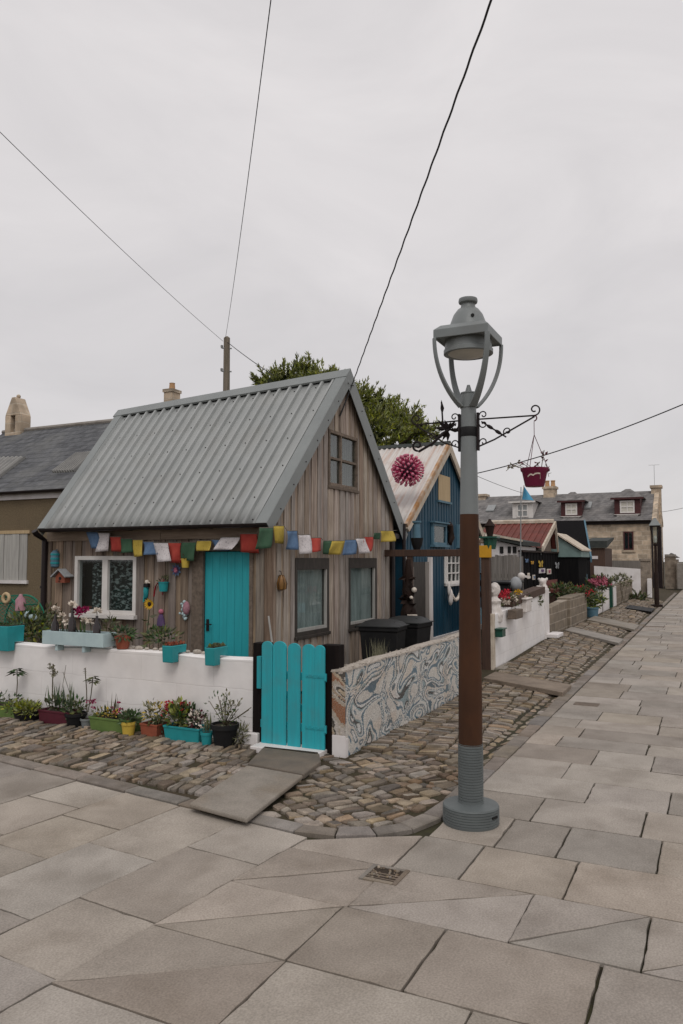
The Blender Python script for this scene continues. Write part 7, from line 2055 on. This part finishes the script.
m_ = MB(); y, z = fx(654, 465, CR); m_.tube([(CR, y, czr), (CR, y, z)], .014, 5); m_.tube([(CR, y - .35, z), (CR, y + .35, z)], .01, 5); build(m_, 'aerial', M['steel'], rf)
m_ = MB(); y = cye + .05; m_.tube([(CX - .1, y + .2, cze - .1), (CX - .1, y + .2, 0)], .06, 8); build(m_, 'downpipe', M['gutter'], t)
m_ = MB(); y, z = fx(660, 540, CX + 1); m_.box(CX + .5, CX + 1.2, cye - .25, cye - .003, 0, fx(660, 527, CX + 1)[1]); build(m_, 'side_stack', M['iron'], t)
# wall beyond the street end
xx = 47.0
t = thing('boundary_wall', 'tan rubble stone wall at the far end of the street right of the cottages', 'wall', (xx, -5, 0))
m_ = MB(); y0, y1 = fx(676, 570, xx)[0], cye - .3; z1 = fx(668, 556.5, xx)[1]; m_.box(xx, xx + .5, y0, y1, 0, z1); build(m_, 'stonework', M['rubble'], t)
m_ = MB(); m_.box(xx - .06, xx + .56, y0, y1, z1 + .003, z1 + .15); build(m_, 'coping', M['concrete'], t)
m_ = MB(); m_.box(xx - .4, xx + .3, y0 - 26, y0 - .05, 0, fx(680, 563, xx)[1]); solo(m_, 'boundary_wall', M['concrete'], 'plain pale concrete wall at the right edge beyond the rubble wall', 'wall', (xx, y0 - 4, 0), bevel=.05)
t = thing('roof_shed', 'low grey roofed shed just showing over the rubble wall', 'shed', (xx + 4, -5, 0))
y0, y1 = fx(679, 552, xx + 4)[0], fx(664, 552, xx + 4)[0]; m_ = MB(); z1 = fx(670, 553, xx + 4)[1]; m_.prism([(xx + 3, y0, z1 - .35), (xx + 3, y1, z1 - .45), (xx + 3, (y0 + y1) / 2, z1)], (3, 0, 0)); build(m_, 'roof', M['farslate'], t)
m_ = MB(); m_.box(xx + 3, xx + 6, y0 + .1, y1 - .1, 0, z1 - .46); build(m_, 'walls', M['rubble'], t)
# distant lantern post
lx2, ly2 = fg(657, 607); LD2 = (Vector((lx2, ly2, 0)) - CAM).dot(FWD); z2 = lambda py: fd(657, py, LD2).z
t = thing('lamp_post', 'distant dark lamp post with traditional glazed lantern down the street', 'lamp post', (lx2, ly2, 0))
m_ = MB(); m_.box(lx2 - .22, lx2 + .22, ly2 - .22, ly2 + .22, -.02, .1); build(m_, 'base', M['carved'], t)
m_ = MB(); m_.lathe(lx2, ly2, [(.1, .1), (.09, 1.4), (.075, 1.45), (.055, z2(546)), (.1, z2(545)), (.065, z2(543.5))], 14); build(m_, 'post', M['carved'], t, smooth=40)
m_ = MB(); sq2 = lambda a, z: [(lx2 - a, ly2 - a, z), (lx2 + a, ly2 - a, z), (lx2 + a, ly2 + a, z), (lx2 - a, ly2 + a, z)]
zA, zB, zC = z2(543), z2(526), z2(518)
m_.add(sq2(.2, zB) + sq2(.23, zB + .02) + sq2(.06, zC - .04) + sq2(.05, zC), [(i * 4 + j, i * 4 + (j + 1) % 4, i * 4 + 4 + (j + 1) % 4, i * 4 + 4 + j) for i in range(3) for j in range(4)] + [(3, 2, 1, 0), (12, 13, 14, 15)]); build(m_, 'hood', M['lampgrey'], t)
m_ = MB()
for sx, sy in ((1, 1), (1, -1), (-1, 1), (-1, -1)): m_.tube([(lx2 + sx * .09, ly2 + sy * .09, zA), (lx2 + sx * .185, ly2 + sy * .185, zB)], .016, 5)
for z, a in ((zA, .1), (zB - .02, .19)):
    q = sq2(a, z); m_.tube(q + [q[0]], .016, 5)
build(m_, 'lantern_frame', M['carved'], t)
m_ = MB(); m_.add(sq2(.085, zA + .01) + sq2(.18, zB - .005), [(i, (i + 1) % 4, 4 + (i + 1) % 4, 4 + i) for i in range(4)]); build(m_, 'lantern_glass', M['glass'], t)
m_ = MB(); m_.lathe(lx2, ly2, [(.05, zA + .02), (.07, zA + .2), (.04, zA + .3)], 10); build(m_, 'lamp', M['lens'], t)

# ------------------------------------------------------------------ conifer, pole and cables
TD = 22.0
tb = fd(335, 470, TD)
t = thing('conifer_tree', 'dark bushy conifer with bright tips behind the timber cottage roof', 'tree', (tb.x, tb.y, 0))
blobs = [(263, 389, 5), (273, 385, 7), (285, 380, 7), (297, 375, 7), (309, 377, 7), (320, 382, 8), (332, 388, 7), (296, 391, 14), (318, 397, 13), (340, 401, 8), (356, 402, 7), (366, 403, 8), (376, 406, 7), (362, 418, 15), (384, 416, 9), (396, 418, 9), (382, 428, 16), (410, 423, 7), (404, 432, 12), (420, 430, 6), (429, 435, 5), (395, 446, 20), (370, 440, 25), (330, 425, 26), (290, 413, 22), (412, 443, 12)]
m_ = MB(); top = fd(318, 398, TD)
m_.tube([(tb.x, tb.y, 0), (tb.x, tb.y, 2.5), (tb.x * .5 + top.x * .5, tb.y * .5 + top.y * .5, 5), top], [.38, .3, .2, .06], 10)
ctr = Vector((tb.x, tb.y, 3.6)); cen = []
for px, py, r in blobs:
    c = fd(px, py, TD + R.uniform(-.8, .8)); rr = r / 760 * TD; cen.append((c, rr))
    m_.tube([ctr, ctr.lerp(c, .5) + Vector((0, 0, .15)), c], [.11, .07, .02], 6)
build(m_, 'trunk', M['bark'], t, smooth=60)
lf = MB(); core = MB()
for c, rr in cen:
    for _ in range(int(44 * (rr / .5) ** 1.6) + 12):
        a = Vector((R.gauss(0, 1), R.gauss(0, 1), R.gauss(0, 1) + .25)).normalized()
        p = c + Vector((a.x * rr, a.y * rr, a.z * rr)) * R.uniform(.45, .85)
        d = (a + Vector((0, 0, .25)) + (c - ctr).normalized() * .35).normalized()
        L_ = rr * .35 + R.uniform(.15, .5)
        sd_ = d.orthogonal().normalized()
        for q in range(20):
            u = R.random(); s_ = p + d * L_ * u
            dd = d + Vector((R.uniform(-.8, .8), R.uniform(-.8, .8), R.uniform(-.55, .75)))
            lf.leaf(s_, dd, R.uniform(.1, .24) * (1.25 - .5 * u), .04)
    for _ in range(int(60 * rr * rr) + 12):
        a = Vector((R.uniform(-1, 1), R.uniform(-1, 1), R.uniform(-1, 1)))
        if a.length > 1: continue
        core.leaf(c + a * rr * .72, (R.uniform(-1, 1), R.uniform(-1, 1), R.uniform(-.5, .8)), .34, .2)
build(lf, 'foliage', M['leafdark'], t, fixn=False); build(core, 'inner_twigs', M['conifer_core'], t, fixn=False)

pp = fd(226.3, 400, 24); zt_ = fd(226.3, 338, 24).z
t = thing('utility_pole', 'weathered wooden utility pole rising behind the metal roof', 'utility pole', (pp.x, pp.y, 0))
m_ = MB(); m_.lathe(pp.x, pp.y, [(.14, 0), (.1, zt_), (.04, zt_ + .05)], 14); build(m_, 'pole', M['pole'], t, smooth=40)
m_ = MB()
for z in (zt_ - .35, zt_ - 1.1): m_.tube([(pp.x - .13, pp.y + .1, z), (pp.x + .05, pp.y - .16, z)], .022, 6); m_.lathe(pp.x - .13, pp.y + .1, [(.035, z), (.045, z + .08), (.02, z + .1)], 8)
build(m_, 'insulators', M['steel'], t)
def cable(label, pts, r, sag=0.0, wig=0.0, n=40, ext=1.0):
    P = [Vector(p) for p in pts]; a, b_ = P[0], P[-1]; out = []
    if ext > 1:
        b_ = a + (b_ - a) * ext + Vector((0, 0, sag * 4 * ext * (ext - 1))); sag *= ext * ext; n = int(n * ext)
    for k in range(n + 1):
        u = k / n; p = a.lerp(b_, u) + Vector((0, 0, -sag * 4 * u * (1 - u)))
        if wig: p += Vector((wig * math.sin(k * 1.3), wig * math.cos(k * 1.3), 0))
        out.append(p)
    m_ = MB(); m_.tube(out, r, 6)
    return solo(m_, 'overhead_cable', M['cable'], label, 'cable', a)
ptop = Vector((pp.x, pp.y, zt_ - .12))
cable('thin cable running from the utility pole to the upper left of the sky', [ptop + Vector((-.1, .08, 0)), fd(-130, 3, 9)], .006, .12, ext=2.2)
cable('thin cable rising steeply from the utility pole straight overhead', [ptop + Vector((-.08, 0, .1)), fd(281, -80, 6)], .006, .2, ext=2.2)
cable('short cable dropping from the utility pole behind the metal roof', [ptop, fd(273, 375, 20)], .012, .03)
cable('thick twisted cable rising from the cottage gable overhead', [Vector((*[fy(340, 416, -.05)[0]], -.05, fy(340, 416, -.05)[1])), fy and Vector((fy(352, 385, -.16)[0], -.16, fy(352, 385, -.16)[1]))], .012, 0, .0, 6)
st_ = Vector((fy(352, 385, -.16)[0], -.16, fy(352, 385, -.16)[1]))
cable('thick twisted cable leaving the cottage gable peak for the top of the sky', [st_, fd(506, -40, 4.5)], .0085, .0, .0028, 90, ext=2.0)
cable('dark cable sagging from the blue house across the sky to the right', [Vector((9.0, BY - .1, fd(452, 472, 18).z)), fd(730, 384, 14)], .012, .16, ext=2.0)
cable('faint distant cable between the rusty roof and the white dormer', [fd(455, 466, 30), fd(530, 495, 45)], .012, .1)
cable('faint distant cable beyond the right hand chimney', [fd(661, 512, 50), fd(720, 497, 40)], .012, .1)
